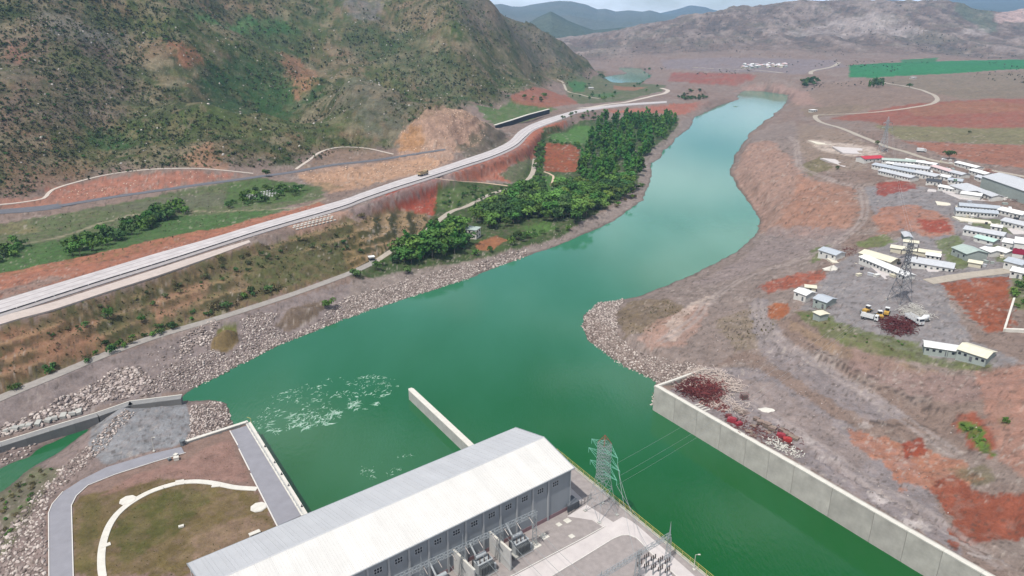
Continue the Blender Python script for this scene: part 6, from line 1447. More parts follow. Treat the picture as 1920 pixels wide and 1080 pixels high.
stones('hill_rocks', [[(0, 300), (0, 40), (250, 60), (640, 20), (900, 60), (1100, 130), (960, 180), (760, 270), (640, 280), (480, 310), (300, 300)]], 11, .5, 1.9, ((176, 168, 158), (150, 142, 132), (196, 186, 176)), 'pale rocks breaking through the scrub of the left hillside', 35, .50)
stones('yard_grit', [[(140, 1080), (140, 950), (300, 890), (430, 820), (470, 900), (400, 900), (200, 1000), (200, 1080)]], 2.2, .06, .16, ((170, 150, 140), (120, 104, 92)), 'small stones in the bare soil beside the curved path', 34, .4)
# ---------------------------------------------------------------- camp buildings
M_pw = mat('prefab_white', alb((226, 222, 214)), 0.7, 0.08, 0.6); M_pg = mat('prefab_greygreen', alb((168, 176, 168)), 0.7, 0.08, 0.6); M_pc = mat('prefab_cream', alb((222, 212, 186)), 0.7, 0.08, 0.6)
RM = {'grey': mat('roof_grey', alb((198, 199, 202)), 0.55, 0.10, 0.7), 'white': mat('roof_white', alb((240, 238, 234)), 0.6, 0.10, 0.7), 'blue': mat('roof_blue', alb((184, 190, 197)), 0.5, 0.10, 0.7), 'cream': mat('roof_cream', alb((226, 218, 192)), 0.7, 0.12, 0.5),
      'green': mat('roof_green', alb((176, 190, 180)), 0.6, 0.10, 0.7), 'red': mat('roof_red', alb((196, 44, 62)), 0.6, 0.12, 0.7), 'teal': mat('roof_teal', alb((186, 214, 202)), 0.6, 0.10, 0.7), 'brown': mat('roof_dark', alb((72, 74, 80)), 0.7, 0.12, 0.7), 'pink': mat('roof_pink', alb((220, 190, 188)), 0.7, 0.1, 0.7)}
winm = MB().box((0, 0, 0), (1.0, .08, .95)).mesh('window', M_glass); doorm = MB().box((0, 0, 0), (1.0, .08, 2.0)).mesh('door', mat('door_grey', alb((110, 112, 116)), .7))
def prefab(p1, p2, width, h, roof, label, wall=None, nwin=6, rise=None, name='prefab_building', group=None, cat='building', hip=False, win_sides=(1, -1)):
    rise = .13 * width if rise is None else rise; z0 = 24.0
    for _ in range(4):
        zt = z0 + h + rise; a, b = U(*p1, zt), U(*p2, zt); m = (a + b) / 2
        z0 = (zgrid(a.x, a.y) + zgrid(b.x, b.y) + zgrid(m.x, m.y)) / 3
    d = b - a; d.z = 0; L = max(d.length, 3.0); rz = math.atan2(d.y, d.x); wall = wall or M_pw
    t = thing(name, label, cat, (m.x, m.y, z0), rz, group); hw, hl = width / 2, L / 2
    g = MB(); V = []; F = []
    for sx in (-1, 1): V += [(sx * hl, -hw, -1.5), (sx * hl, hw, -1.5), (sx * hl, hw, h), (sx * hl, 0, h + (rise if not hip else 0)), (sx * hl, -hw, h)]
    F = [(0, 4, 3, 2, 1), (5, 6, 7, 8, 9), (0, 5, 9, 4), (1, 2, 7, 6)]
    g.add(V, F).build('wall', wall, t)
    ov = .45; e = hl - (hw if hip else 0)
    for sy in (-1, 1):
        P = [(-hl - ov, sy * (hw + ov), h - .08), (hl + ov, sy * (hw + ov), h - .08), (e + (ov if not hip else 0), 0, h + rise + .05), (-e - (ov if not hip else 0), 0, h + rise + .05)]
        P2 = [(x, y, z + .14) for x, y, z in P]; f = [(3, 2, 1, 0), (4, 5, 6, 7), (0, 1, 5, 4), (1, 2, 6, 5), (2, 3, 7, 6), (3, 0, 4, 7)]
        MB().add(P + P2, f if sy < 0 else [q[::-1] for q in f]).build('roof_slope', RM[roof], t)
    if hip:
        for sx in (-1, 1):
            MB().add([(sx * (hl + ov), -hw - ov, h + .06), (sx * (hl + ov), hw + ov, h + .06), (sx * e, 0, h + rise + .19)], [(0, 1, 2) if sx > 0 else (2, 1, 0)]).build('roof_slope', RM[roof], t)
    for sy in win_sides:
        for k in range(nwin):
            x = -hl + L * (k + .5) / max(nwin, 1)
            if k == nwin // 2 and h > 2.4: inst('door', doorm, t, (x, sy * (hw + .03), 1.0))
            else: inst('window', winm, t, (x, sy * (hw + .03), h * .58))
    return t
CG = 'prefabricated camp buildings'
BL = [
 ((1614, 293), (1650, 291), 11, 3.2, 'red', 'low building with a bright red roof at the far end of the camp', M_pw, 5),
 ((1654, 296), (1734, 301), 8, 3.0, 'green', 'long grey green roofed block just right of the red roof', M_pw, 12),
 ((1642, 305), (1722, 320), 9, 3.0, 'blue', 'long white block with windows, second row behind the front row', M_pw, 14),
 ((1655, 316), (1716, 330), 9, 3.0, 'grey', 'long white windowed block in the front row facing the river', M_pw, 12),
 ((1678, 305), (1744, 313), 9, 3.0, 'grey', 'grey roofed block in the middle of the crowded rows', M_pw, 10),
 ((1722, 319), (1762, 327), 10, 3.0, 'grey', 'grey roofed block at the right end of the front rows', M_pw, 7),
 ((1739, 334), (1766, 337), 8, 3.2, 'brown', 'dark roofed white canteen in front of the rows', M_pw, 4),
 ((1753, 309), (1790, 320), 7, 3.0, 'pink', 'pinkish roofed narrow block behind the canteen', M_pw, 6),
 ((1780, 333), (1806, 336), 8, 3.0, 'blue', 'small blue grey roofed block left of the hip roof', M_pw, 4),
 ((1788, 319), (1812, 325), 8, 3.0, 'grey', 'small grey roofed block behind the hip roof', M_pw, 4),
 ((1797, 302), (1838, 312), 7, 2.8, 'white', 'white roofed narrow block along the country road', M_pw, 6),
 ((1805, 358), (1842, 363), 8, 3.2, 'white', 'plain white box building below the hip roof', M_pw, 0),
 ((1799, 380), (1874, 386), 8, 3.0, 'blue', 'long blue grey roofed barrack, rear one of a close pair', M_pw, 12),
 ((1792, 389), (1870, 395), 8, 3.0, 'blue', 'long blue grey roofed barrack, front one of a close pair', M_pw, 12),
 ((1812, 423), (1886, 436), 9, 3.2, 'grey', 'long white barrack with dark windows right of the grass bank', M_pw, 9),
 ((1834, 440), (1870, 449), 7, 2.2, 'teal', 'low teal roofed shed below the long barrack', M_pw, 2),
 ((1884, 446), (1908, 450), 9, 4.2, 'white', 'white cube building beside the pink fronted house', M_pw, 2),
 ((1905, 444), (1950, 450), 12, 8.0, 'white', 'tall white house with a crimson panel at the right edge', M_pw, 5),
 ((1872, 462), (1896, 470), 7, 3.0, 'white', 'small white hut in the row below the cube building', M_pw, 2),
 ((1893, 482), (1925, 490), 9, 4.0, 'blue', 'blue white hut at the right edge under the tall house', M_pw, 3),
 ((1806, 458), (1834, 470), 12, 4.0, 'green', 'grey green gabled workshop standing alone on the grass', M_pg, 3),
 ((1818, 486), (1842, 490), 5, 2.0, 'cream', 'low cream shed beside the grey green workshop', M_pc, 0),
 ((1698, 434), (1704, 443), 4, 2.6, 'grey', 'small grey cabin on the grass, upper one of two', M_pg, 1),
 ((1695, 449), (1722, 452), 4.5, 2.8, 'cream', 'small white container below the grey cabin', M_pw, 0),
 ((1672, 459), (1764, 472), 6, 1.9, 'cream', 'very long low cream roofed block across the pad', M_pc, 0),
 ((1702, 480), (1790, 494), 10, 3.2, 'grey', 'long grey roofed dormitory with a dark window group', M_pw, 8),
 ((1622, 468), (1680, 485), 9, 2.4, 'cream', 'cream roofed wing behind the row of dark windows', M_pc, 4),
 ((1621, 478), (1708, 514), 6, 3.0, 'white', 'long white dormitory with a row of small dark windows by the pylon', M_pw, 13),
 ((1545, 463), (1577, 473), 8, 3.4, 'blue', 'lone blue roofed cabin at the edge of the camp pad', M_pw, 3),
 ((1499, 540), (1521, 548), 7, 3.4, 'white', 'white stacked cabin beside the scrap at the pad edge', M_pw, 2),
 ((1536, 552), (1560, 560), 8, 3.4, 'blue', 'blue grey roofed open shed right of the white cabin', M_pg, 2),
 ((1734, 641), (1806, 652), 6, 3.0, 'white', 'long white roofed shed at the bottom of the camp pad', M_pg, 6),
 ((1806, 644), (1860, 661), 9, 3.4, 'cream', 'cream roofed shed adjoining the long white shed', M_pg, 5),
]
BL += [
 ((1700, 297), (1758, 306), 7, 3.0, 'white', 'white roofed strip directly under the country road', M_pw, 8), ((1826, 316), (1856, 324), 8, 3.0, 'white', 'white roofed block left of the big grey shed, rear one', M_pw, 5),
 ((1836, 328), (1862, 336), 7, 2.8, 'grey', 'grey roofed block left of the big grey shed, front one', M_pw, 4), ((1764, 326), (1784, 330), 7, 3.0, 'white', 'small white block tucked behind the canteen corner', M_pw, 3),
 ((1764, 346), (1792, 351), 7, 2.8, 'white', 'white roofed block between canteen and hip roof', M_pw, 4), ((1846, 356), (1872, 366), 8, 3.0, 'grey', 'grey roofed block right of the hip roofed hall', M_pw, 4),
 ((1880, 388), (1925, 398), 9, 3.2, 'white', 'white roofed block at the right edge beside the barracks', M_pw, 6), ((1886, 408), (1930, 418), 9, 3.2, 'grey', 'grey roofed block at the right edge above the long barrack', M_pw, 6),
 ((1700, 306), (1735, 312), 7, 2.8, 'white', 'white roofed block wedged between the long rows', M_pw, 6), ((1664, 303), (1690, 306), 6, 2.8, 'white', 'small white block near the red roof', M_pw, 4),
 ((1848, 462), (1868, 470), 6, 2.8, 'white', 'white hut between the workshop and the lower row', M_pw, 2), ((1900, 500), (1930, 506), 8, 3.2, 'white', 'white hut at the right edge above the camp road', M_pw, 3),
 ((1738, 473), (1764, 477), 5, 2.4, 'white', 'white annex behind the grey roofed dormitory', M_pw, 3), ((1510, 534), (1530, 536), 4, 2.2, 'cream', 'low cream shed behind the white stacked cabin', M_pc, 1), ((1860, 420), (1880, 423), 5, 2.6, 'white', 'small white hut behind the long barrack', M_pw, 2)]
for a, b, w, h, r, lab, wm, nw in BL: prefab(a, b, w, h, r, lab, wm, nw, group=CG)
prefab((1800, 339), (1833, 350), 15, 3.6, 'grey', 'grey hip roofed hall in the centre of the upper camp', M_pw, 4, 3.0, group=CG, hip=True)
prefab((1874, 324), (1990, 362), 24, 8.5, 'grey', 'big grey metal shed at the right edge beside the country road', M_pg, 0, 2.6, name='metal_shed', group=None)
t = prefab((1534, 583), (1546, 589), 5, 3.2, 'cream', 'green white metal container in the grass below the open shed', M_pg, 0, .15, name='container', cat='container')
# crimson panel of the tall house
for o in list(COL.objects):
    if o.get('label', '').startswith('tall white house'): MB().box((-2, -6.09, 3.4), (7, .1, 3.0)).build('crimson_panel', mat('crimson', alb((168, 36, 70)), .6), o)
# floors left from dismantled huts
def floor_slab(px, label, m=None, h=.25):
    P = [G(x, y) for x, y in px]; z = sum(p.z for p in P) / len(P); c = sum(P, Vector()) / len(P)
    o = MB().prism([(p.x - c.x, p.y - c.y) for p in P], -1.2, h).build('floor_slab', m or M_slab); o.location = (c.x, c.y, z); return tag(o, label, 'slab', 'concrete floors of dismantled huts')
M_slabc = mat('slab_cream', alb((226, 216, 196)), .9, .14, .4)
for px, lab in (([(1619, 492), (1658, 524), (1723, 523), (1716, 515), (1640, 486)], 'white floor slab in front of the row of dark windows'), ([(1753, 379), (1800, 382), (1795, 388), (1757, 385)], 'pale floor slab left of the close pair of barracks'),
    ([(1784, 408), (1893, 416), (1892, 422), (1800, 416)], 'long pale floor slab above the long barrack'), ([(1772, 364), (1830, 368), (1862, 378), (1800, 374)], 'broken white floor slab below the plain white box'), ([(1764, 354), (1795, 356), (1790, 364), (1768, 361)], 'small white floor slab left of the plain white box'),
    ([(1725, 496), (1795, 500), (1803, 508), (1740, 510)], 'white floor slab in front of the grey roofed dormitory'), ([(1537, 299), (1565, 299), (1606, 316), (1596, 317)], 'narrow white floor slab on the bank above the red slope'), ([(1560, 277), (1640, 279), (1655, 288), (1580, 289)], 'wide white floor slab beside the red roof'),
    ([(1548, 486), (1600, 488), (1616, 496), (1560, 494)], 'pale floor slab under the lone blue roofed cabin'), ([(1515, 264), (1560, 270), (1600, 273), (1530, 272)], 'pale floor slab furthest up the bank'), ([(1875, 365), (1905, 372), (1895, 378), (1865, 370)], 'white floor slab below the big grey shed'), ([(1741, 355), (1756, 357), (1754, 362), (1738, 359)], 'small white slab in front of the canteen'),
    ([(1888, 430), (1925, 425), (1930, 440), (1900, 440)], 'white floor slab by the tall white house')): floor_slab(px, lab, M_slabc if 'pale' in lab else M_slab)
for i in range(60):            # stores and tanks between the huts, each a small box of its own
    zx = [(1700, 1800, 300, 345), (1800, 1915, 355, 425), (1840, 1920, 440, 500), (1600, 1720, 480, 520)][i % 4]; x = rnd.uniform(zx[0], zx[1]); y = rnd.uniform(zx[2], zx[3]); w = rnd.uniform(1.2, 3.2); p = G(x, y)
    o = MB().box((0, 0, .5), (w, w * .6, 1.3)).box((0, 0, 1.2), (w * 1.08, w * .68, .12)).build('store_box', [M_pw, M_pg, M_pc, RM['grey'], RM['brown']][i % 5]); o.location = p; o.rotation_euler = (0, 0, rnd.random() * 3)
    tag(o, 'small store box standing between the camp huts', 'box', 'store boxes between the camp huts')
# white rubble tent, tank, abutment
tp_ = G(1559, 505); t = thing('tarpaulin_heap', 'white tarpaulin covered heap below the lone blue roofed cabin', 'heap', tuple(tp_)); g = MB()
for k in range(5):
    r = random.Random(k); s_ = 2.6 - k * .25; P = [(r.uniform(-3, 3) + s_ * math.cos(a), r.uniform(-1, 1) + s_ * math.sin(a)) for a in [q * PI / 4 for q in range(8)]]; g.add([(x, y, -.3) for x, y in P] + [(sum(x for x, y in P) / 8, sum(y for x, y in P) / 8, 1.6 + r.random())], [(q, (q + 1) % 8, 8) for q in range(8)])
g.build('tarpaulin', M_concw, t)
tk = G(1787, 668); t = thing('storage_tank', 'upright white drum tank and panel between the two bottom sheds', 'tank', tuple(tk)); MB().bar((1.5, 0, 0), (1.5, 0, 3.2), 1.6, 14).build('drum', M_concw, t); MB().box((-1.8, 0, 1.3), (3.4, .4, 2.8), .5).build('panel', M_pg, t)
ab = [G(1893, 584), G(1880, 622), G(1915, 628), G(1935, 595)]; c = sum(ab, Vector()) / 4; t = thing('retaining_block', 'white concrete wing wall with sloping top at the right edge', 'wall', tuple(c))
g = MB(); L_ = (ab[1] - ab[0]); 
g.add([tuple(ab[0] - c + Vector((0, 0, -1))), tuple(ab[1] - c + Vector((0, 0, -1))), tuple(ab[1] - c + Vector((0, 0, 1.2))), tuple(ab[0] - c + Vector((0, 0, 6.5)))] + [tuple(p - c + Vector((1.2, .3, z))) for p, z in ((ab[0], -1), (ab[1], -1), (ab[1], 1.2), (ab[0], 6.5))], [(0, 1, 2, 3), (7, 6, 5, 4), (0, 4, 5, 1), (1, 5, 6, 2), (2, 6, 7, 3), (3, 7, 4, 0)]); g.build('wing_wall', M_concw, t)
g = MB(); g.add([tuple(ab[1] - c + Vector((1.25, .3, -1))), tuple(ab[2] - c + Vector((6, 0, -1))), tuple(ab[2] - c + Vector((6, 0, 2))), tuple(ab[1] - c + Vector((1.25, .3, 1.1)))] + [tuple(p - c + Vector((1.25, 1.5, z))) for p, z in ((ab[1], -1), (ab[2] + Vector((5, 0, 0)), -1), (ab[2] + Vector((5, 0, 0)), 2), (ab[1], 1.1))], [(0, 1, 2, 3), (7, 6, 5, 4), (0, 4, 5, 1), (1, 5, 6, 2), (2, 6, 7, 3), (3, 7, 4, 0)]); g.build('front_wall', M_concw, t)
# ---------------------------------------------------------------- camp pylons
M_dk = mat('lattice_dark', alb((110, 112, 118)), .55, .1)
pb = G(1686, 566); p2 = pylon('pylon', pb, 31, 7.5, 1.7, .35, [(22, 5.5), (25.5, 4.8)], 'tall grey lattice pylon standing on the camp pad', M_dk, M_dk, M_dk, .66, .15)
pb2 = G(1655, 284); pylon('pylon', pb2, 32, 6, 1.8, .2, [(22, 6), (26, 5)], 'distant grey lattice pylon beside the country road behind the red roof', M_lat, M_lat, M_lat, .62, .14)
for z in (22, 25.5): wire((pb + Vector((5, 2, z - 1)), pb2 + Vector((5, 1, z - 1))), .04, 'conductor', 'thin conductor strung between the camp pylon and the distant pylon', 'conductors over the camp', 20, 8)

# ---------------------------------------------------------------- vehicles
M_tyre = mat('tyre', (0.012, 0.012, 0.012), .85); M_vw = mat('paint_white', alb((232, 232, 230)), .35); M_vy = mat('paint_yellow', alb((214, 168, 70)), .4); M_vt = mat('paint_tan', alb((196, 168, 128)), .5, .1, 1); M_vg = mat('paint_grey', alb((150, 152, 152)), .4)
wheelm = MB().bar((0, -.18, 0), (0, .18, 0), .5, 12).mesh('wheel', M_tyre); rimm = MB().bar((0, -.2, 0), (0, .2, 0), .24, 8).mesh('rim', M_vg)
def wheels(t, P, s=1.0):
    for x, y in P: w = inst('wheel', wheelm, t, (x, y, .5 * s), 0, s); inst('rim', rimm, w)
def truck(p, rz, label, cabm, bodym, s=1.0, load=False, tipper=True):
    t = thing('truck', label, 'truck', tuple(p), rz); t.scale = (s, s, s)
    MB().box((0, 0, .85), (7.6, .9, .3)).build('chassis', M_tyre, t)
    c = MB(); c.add([(2.2, -1.2, .6), (3.9, -1.2, .6), (3.9, -1.2, 1.7), (3.6, -1.2, 2.9), (2.2, -1.2, 2.9), (2.2, 1.2, .6), (3.9, 1.2, .6), (3.9, 1.2, 1.7), (3.6, 1.2, 2.9), (2.2, 1.2, 2.9)], [(0, 1, 2, 3, 4), (9, 8, 7, 6, 5), (0, 5, 6, 1), (1, 6, 7, 2), (2, 7, 8, 3), (3, 8, 9, 4), (4, 9, 5, 0)]); cab = c.build('cab', cabm, t)
    MB().box((3.79, 0, 2.25), (.12, 2.1, .8), R=Matrix.Rotation(-.24, 3, 'Y')).build('windscreen', M_glass, cab)
    for sy in (-1, 1): MB().box((2.95, sy * 1.21, 2.2), (.9, .06, .7)).build('side_window', M_glass, cab); MB().box((3.92, sy * .85, 1.0), (.06, .3, .22)).build('headlight', M_vw, cab)
    b = MB()
    if tipper:
        b.box((-1.0, 0, 1.15), (5.6, 2.4, .2)); 
        for sy in (-1, 1): b.box((-1.0, sy * 1.2, 1.8), (5.6, .12, 1.3))
        b.box((1.75, 0, 1.9), (.12, 2.4, 1.5)); b.box((-3.75, 0, 1.7), (.12, 2.4, 1.1))
    else: b.box((-1.0, 0, 2.3), (5.7, 2.4, 2.5))
    b.build('body', bodym, t)
    wheels(t, [(2.9, -1.05), (2.9, 1.05), (-1.6, -1.05), (-1.6, 1.05), (-2.9, -1.05), (-2.9, 1.05)]); return t
def loader(p, rz, label, m):
    t = thing('wheel_loader', label, 'loader', tuple(p), rz); MB().box((-1.4, 0, 1.5), (2.6, 2.0, 1.1)).build('engine_cover', m, t); MB().box((.9, 0, 1.1), (1.8, 1.3, .7)).build('front_frame', m, t)
    cb = MB().box((0, 0, 2.6), (1.4, 1.5, 1.5)).build('cab', M_glass, t); MB().box((0, 0, 3.42), (1.7, 1.8, .15)).build('cab_roof', M_vw, cb)
    a = MB()
    for sy in (-.55, .55): a.bar((.9, sy, 1.7), (2.9, sy, .9), .16, 5)
    a.build('lift_arm', m, t); MB().add([(2.8, -1.4, .2), (3.8, -1.4, .2), (3.2, -1.4, 1.2), (2.8, -1.4, 1.2), (2.8, 1.4, .2), (3.8, 1.4, .2), (3.2, 1.4, 1.2), (2.8, 1.4, 1.2)], [(0, 1, 2, 3), (7, 6, 5, 4), (0, 4, 5, 1), (0, 3, 7, 4), (2, 6, 7, 3)]).build('bucket', M_vg, t)
    wheels(t, [(1.3, -1.0), (1.3, 1.0), (-1.7, -1.0), (-1.7, 1.0)], 1.4); return t
def on_road(x, y): return G(x, y)
_hp = U(793, 329, 25.25); _ha = (br[150] - br[149])
truck(_hp + Vector((0, 0, .05)), math.atan2((U(830, 318, 25) - U(760, 338, 25)).y, (U(830, 318, 25) - U(760, 338, 25)).x), 'tan dump truck alone on the highway beside the rock cutting', M_vt, M_vt, 1.35)
truck(G(1727, 285), -.25, 'white box truck on the country road behind the camp', M_vw, M_vw, 1.0, tipper=False)
truck(G(1630, 599), -.7, 'white cab truck parked left of the yellow loaders', M_vw, M_vw, .95)
truck(G(1713, 604), -1.35, 'white flatbed truck standing right of the red scrap heap', M_vw, M_vw, 1.15)
truck(G(1617, 590), -1.9, 'small white truck at the left end of the machines', M_vw, M_vg, .7)
loader(G(1626, 586), .6, 'yellow wheel loader behind the white cab truck', M_vy); loader(G(1648, 596), 1.4, 'yellow wheel loader left of the red scrap heap', M_vy); loader(G(1662, 590), 1.0, 'pale yellow wheel loader at the rear of the machines', M_vy)
c = G(1733, 603); t = thing('concrete_mixer', 'white mixer drum standing at the right end of the machines', 'mixer', tuple(c), .3); MB().bar((-1.8, 0, 1.6), (0, 0, 2.0), .7, 12, 1.25).bar((0, 0, 2.0), (1.8, 0, 2.4), 1.25, 12, .6).build('drum', M_vw, t); MB().box((0, 0, .7), (4.6, 1.6, .35)).build('frame', M_vg, t); wheels(t, [(-1.4, -.9), (-1.4, .9), (1.4, -.9), (1.4, .9)])
def car(p, rz, m, label, group=None):
    t = thing('parked_car', label, 'car', tuple(p), rz, group)
    P = [(-2.1, .3), (2.1, .3), (2.1, .85), (1.2, .95), (.6, 1.45), (-1.2, 1.45), (-1.9, .95), (-2.1, .9)]; n = len(P)
    MB().add([(x, -.85, z) for x, z in P] + [(x, .85, z) for x, z in P], [tuple(range(n)), tuple(range(n, 2 * n))[::-1]] + [(k + n, (k + 1) % n + n, (k + 1) % n, k) for k in range(n)]).build('body', m, t)
    MB().box((-.3, 0, 1.2), (1.9, 1.74, .36)).build('side_window', M_glass, t)
    for x, y in ((1.3, -.75), (1.3, .75), (-1.3, -.75), (-1.3, .75)): inst('wheel', wheelm, t, (x, y, .32), 0, .64)
for i, (x, y) in enumerate(((1770, 300), (1776, 317), (1745, 323), (1808, 350), (1850, 372), (1866, 356), (1893, 392), (1700, 322))): car(G(x, y), i * .7, [M_vw, M_vg, M_vw, M_vw][i % 4], ['white car at the roadside end of the camp', 'grey car between the pink and grey roofs', 'white car in front of the canteen', 'white car under the hip roofed hall', 'white car beside the broken floor slab', 'grey car below the big grey shed', 'white car at the right end of the barracks', 'white car beside the front row of blocks'][i], 'cars parked in the camp')

# ---------------------------------------------------------------- scrap and stores behind the long wall
M_rust = mat('rust_red', alb((112, 52, 48)), .8, .25, 1.5, rnd_obj=.15); M_pipe = mat('pipe_rust', alb((128, 66, 58)), .7, .2, 1.0, rnd_obj=.2); M_wood = mat('old_timber', alb((150, 130, 116)), .9, .2, 1.5, rnd_obj=.25); M_crim = mat('crate_crimson', alb((160, 48, 60)), .6, .15, 1.0); M_crs = mat('scrap_crimson', alb((138, 62, 58)), .7, .25, 1.5); M_pal = mat('bent_rods', alb((222, 202, 188)), .8, .2, 1.0)
def rod_heap(name, px, n, L0, L1, r, m, label, seed, hmax=1.2, z_up=.5):
    rng = random.Random(seed); P = GP(px); lo = (min(p[0] for p in P), min(p[1] for p in P)); hi = (max(p[0] for p in P), max(p[1] for p in P)); g = MB(); k = 0; c = Vector((sum(p[0] for p in P) / len(P), sum(p[1] for p in P) / len(P), 0)); c.z = zgrid(c.x, c.y)
    while k < n:
        x, y = rng.uniform(lo[0], hi[0]), rng.uniform(lo[1], hi[1])
        if in_poly(P, x, y) < 0: continue
        x += rng.gauss(0, 1.3); y += rng.gauss(0, 1.3)
        k += 1; z = zgrid(x, y) + rng.random() ** 1.5 * hmax; a = rng.random() * 6.28; L = rng.uniform(L0, L1); d = Vector((math.cos(a), math.sin(a), rng.uniform(-.3, .3) * z_up)) * L / 2; q = Vector((x, y, z + .1)) - c
        mid = q + Vector((0, 0, rng.uniform(0, .5))); g.bar(q - d, mid, r, 4); g.bar(mid, q + d + Vector((rng.uniform(-.3, .3), rng.uniform(-.3, .3), 0)), r, 4)
    t = thing(name, label, 'scrap heap', tuple(c)); o = g.build('rods', m, t); tag(o, kind='stuff'); return t
rod_heap('scrap_heap', [(1262, 718), (1320, 694), (1350, 698), (1392, 724), (1385, 738), (1330, 728), (1300, 735), (1268, 730)], 1100, 1.0, 3.0, .07, M_pal, 'tangled heap of pale bent rods in the corner of the long wall', 1, 1.6)
rod_heap('scrap_heap', [(1278, 722), (1300, 715), (1335, 722), (1352, 740), (1325, 756), (1290, 745), (1270, 732)], 1000, 1.0, 3.0, .09, M_rust, 'tangled heap of red scaffolding scrap beside the pale rods', 2, 2.2)
rod_heap('scrap_heap', [(1288, 716), (1322, 712), (1362, 730), (1350, 752), (1318, 750), (1296, 738)], 360, 1.0, 3.2, .09, M_crs, 'bright crimson pipes strewn over the top of the red scrap heap', 12, 2.6)
rod_heap('scrap_heap', [(1300, 735), (1350, 735), (1398, 760), (1395, 775), (1350, 770), (1315, 755)], 300, 1.0, 3.0, .07, M_pal, 'pale twisted bars scattered between the red heap and the rusty pipes', 13, .8)
rod_heap('scrap_heap', [(1358, 775), (1400, 790), (1450, 800), (1500, 830), (1490, 845), (1420, 822), (1370, 800)], 260, .6, 2.2, .09, M_rust, 'low litter of rusty bars among the pallets behind the long wall', 14, .5)
rod_heap('scrap_heap', [(1650, 603), (1680, 596), (1715, 604), (1714, 625), (1690, 632), (1655, 622)], 620, .8, 2.8, .10, M_rust, 'red scrap heap among the machines on the camp pad', 3, 2.0)
rod_heap('scrap_heap', [(1690, 588), (1712, 574), (1735, 590), (1740, 602), (1715, 603)], 380, .8, 2.8, .07, M_concw, 'heap of white rods and frames behind the red scrap', 4, 2.2)
rod_heap('scrap_heap', [(1520, 562), (1540, 568), (1556, 580), (1545, 582), (1522, 572)], 90, .6, 2.0, .08, M_rust, 'brown scrap pile between the white cabin and the container', 5, 1.0)
rod_heap('scrap_heap', [(1580, 466), (1602, 464), (1604, 480), (1582, 480)], 90, .6, 1.8, .08, M_rust, 'dark scrap beside the lone blue roofed cabin', 6, 1.2)
rod_heap('scrap_heap', [(1838, 320), (1862, 318), (1866, 327), (1842, 330)], 90, 1.0, 3.0, .12, mat('rust_orange', alb((160, 88, 66)), .8, .2, 1), 'rust orange scrap pile beside the big grey shed', 7, 2)
rod_heap('scrap_heap', [(1885, 368), (1915, 364), (1925, 378), (1895, 380)], 120, 1.0, 3.0, .1, M_rust, 'brown scrap pile below the big grey shed', 8, 1.6)
def stack(name, label, px0, px1, n, L, r, m, part, cat, layers=1, mesh=None):
    a, b = G(*px0), G(*px1); d = b - a; t = thing(name, label, cat, tuple(a)); q = Vector((-d.y, d.x, 0)).normalized()
    for k in range(n):
        lay = k // (n // layers) if layers > 1 else 0
        p = d * ((k % max(1, n // layers)) + .5) / (n / layers); p.z += r + lay * 2 * r; o = MB().bar(-q * L / 2 * rnd.uniform(.85, 1.05), q * L / 2 * rnd.uniform(.9, 1.1), r, 6).build(part, m, t); o.location = p; o.rotation_euler = (0, 0, rnd.uniform(-.07, .07))
    return t
stack('pipe_stack', 'row of long rusty red pipes laid side by side behind the long wall', (1318, 748), (1368, 766), 22, 9.0, .17, M_pipe, 'pipe', 'pipes')
stack('plank_stack', 'two white boards lying on the ground next to the long wall', (1304, 758), (1328, 772), 4, 3.0, .25, M_concw, 'board', 'boards')
stack('timber_stack', 'dark timbers piled right of the rusty pipes', (1378, 765), (1402, 778), 9, 4.0, .2, M_wood, 'timber', 'timbers')
def crate(p, rz, w, d, h, m, label, slats=4, group='crates behind the long wall', nm='crate'):
    t = thing(nm, label, 'crate', tuple(p), rz, group)
    for z in range(max(1, int(h / .35))):
        for k in range(slats): MB().box((0, -d / 2 + d * (k + .5) / slats, .15 + z * .35), (w, d / slats * .7, .1)).build('slat', m, t)
        for x in (-w / 2 + .1, 0, w / 2 - .1): MB().box((x, 0, .04 + z * .35), (.12, d, .1)).build('bearer', m, t)
    return t
for i, (x, y, w, d, h) in enumerate(((1412, 800, 2.2, 1.8, 1.0), (1425, 794, 2.4, 1.8, 1.4), (1418, 787, 2.0, 1.8, 1.2), (1438, 800, 2.6, 2.0, 1.8), (1448, 806, 2.6, 2.0, 1.4), (1440, 812, 2.2, 1.8, .8), (1404, 810, 2.6, 1.8, .8), (1412, 818, 2.4, 1.8, .7), (1478, 815, 3.6, 2.0, .9), (1488, 822, 3.6, 2.0, 1.1), (1470, 808, 3.4, 1.8, .7))):
    crate(G(x, y), -.6 + rnd.uniform(-.3, .3), w, d, h, M_wood, ['low timber pallet at the left of the crate group', 'timber pallets stacked mid height in the crate group', 'dark timber pallets at the back of the crate group', 'tallest timber pallet stack of the crate group', 'timber pallet stack right of the tallest one', 'low pallet in front of the tallest stack', 'pallet nearest the crimson machine', 'pallet at the wall edge of the crate group', 'long timber pallets behind the red boxes', 'long timber pallets at the right end beside the red boxes', 'long low pallets left of the red boxes'][i])
def machine_box(x, y, s, label, m, rz):
    t = thing('red_box', label, 'machine', tuple(G(x, y)), rz); MB().box((0, 0, .6 * s), (2.4 * s, 1.5 * s, 1.1 * s)).build('housing', m, t); MB().box((.2 * s, 0, 1.25 * s), (1.4 * s, 1.2 * s, .25 * s)).build('lid', m, t)
    for sx in (-.8, .8): MB().box((sx * s, 0, .06 * s), (.2 * s, 1.7 * s, .16 * s)).build('skid', M_tyre, t)
machine_box(1372, 791, 1.3, 'crimson machine box nearest the long wall', M_crim, -.5); machine_box(1366, 783, 1.0, 'dark crimson machine box behind the nearest one', M_rust, -.3); machine_box(1385, 797, 1.0, 'rounded crimson box at the right of the two machines', M_crim, .4)
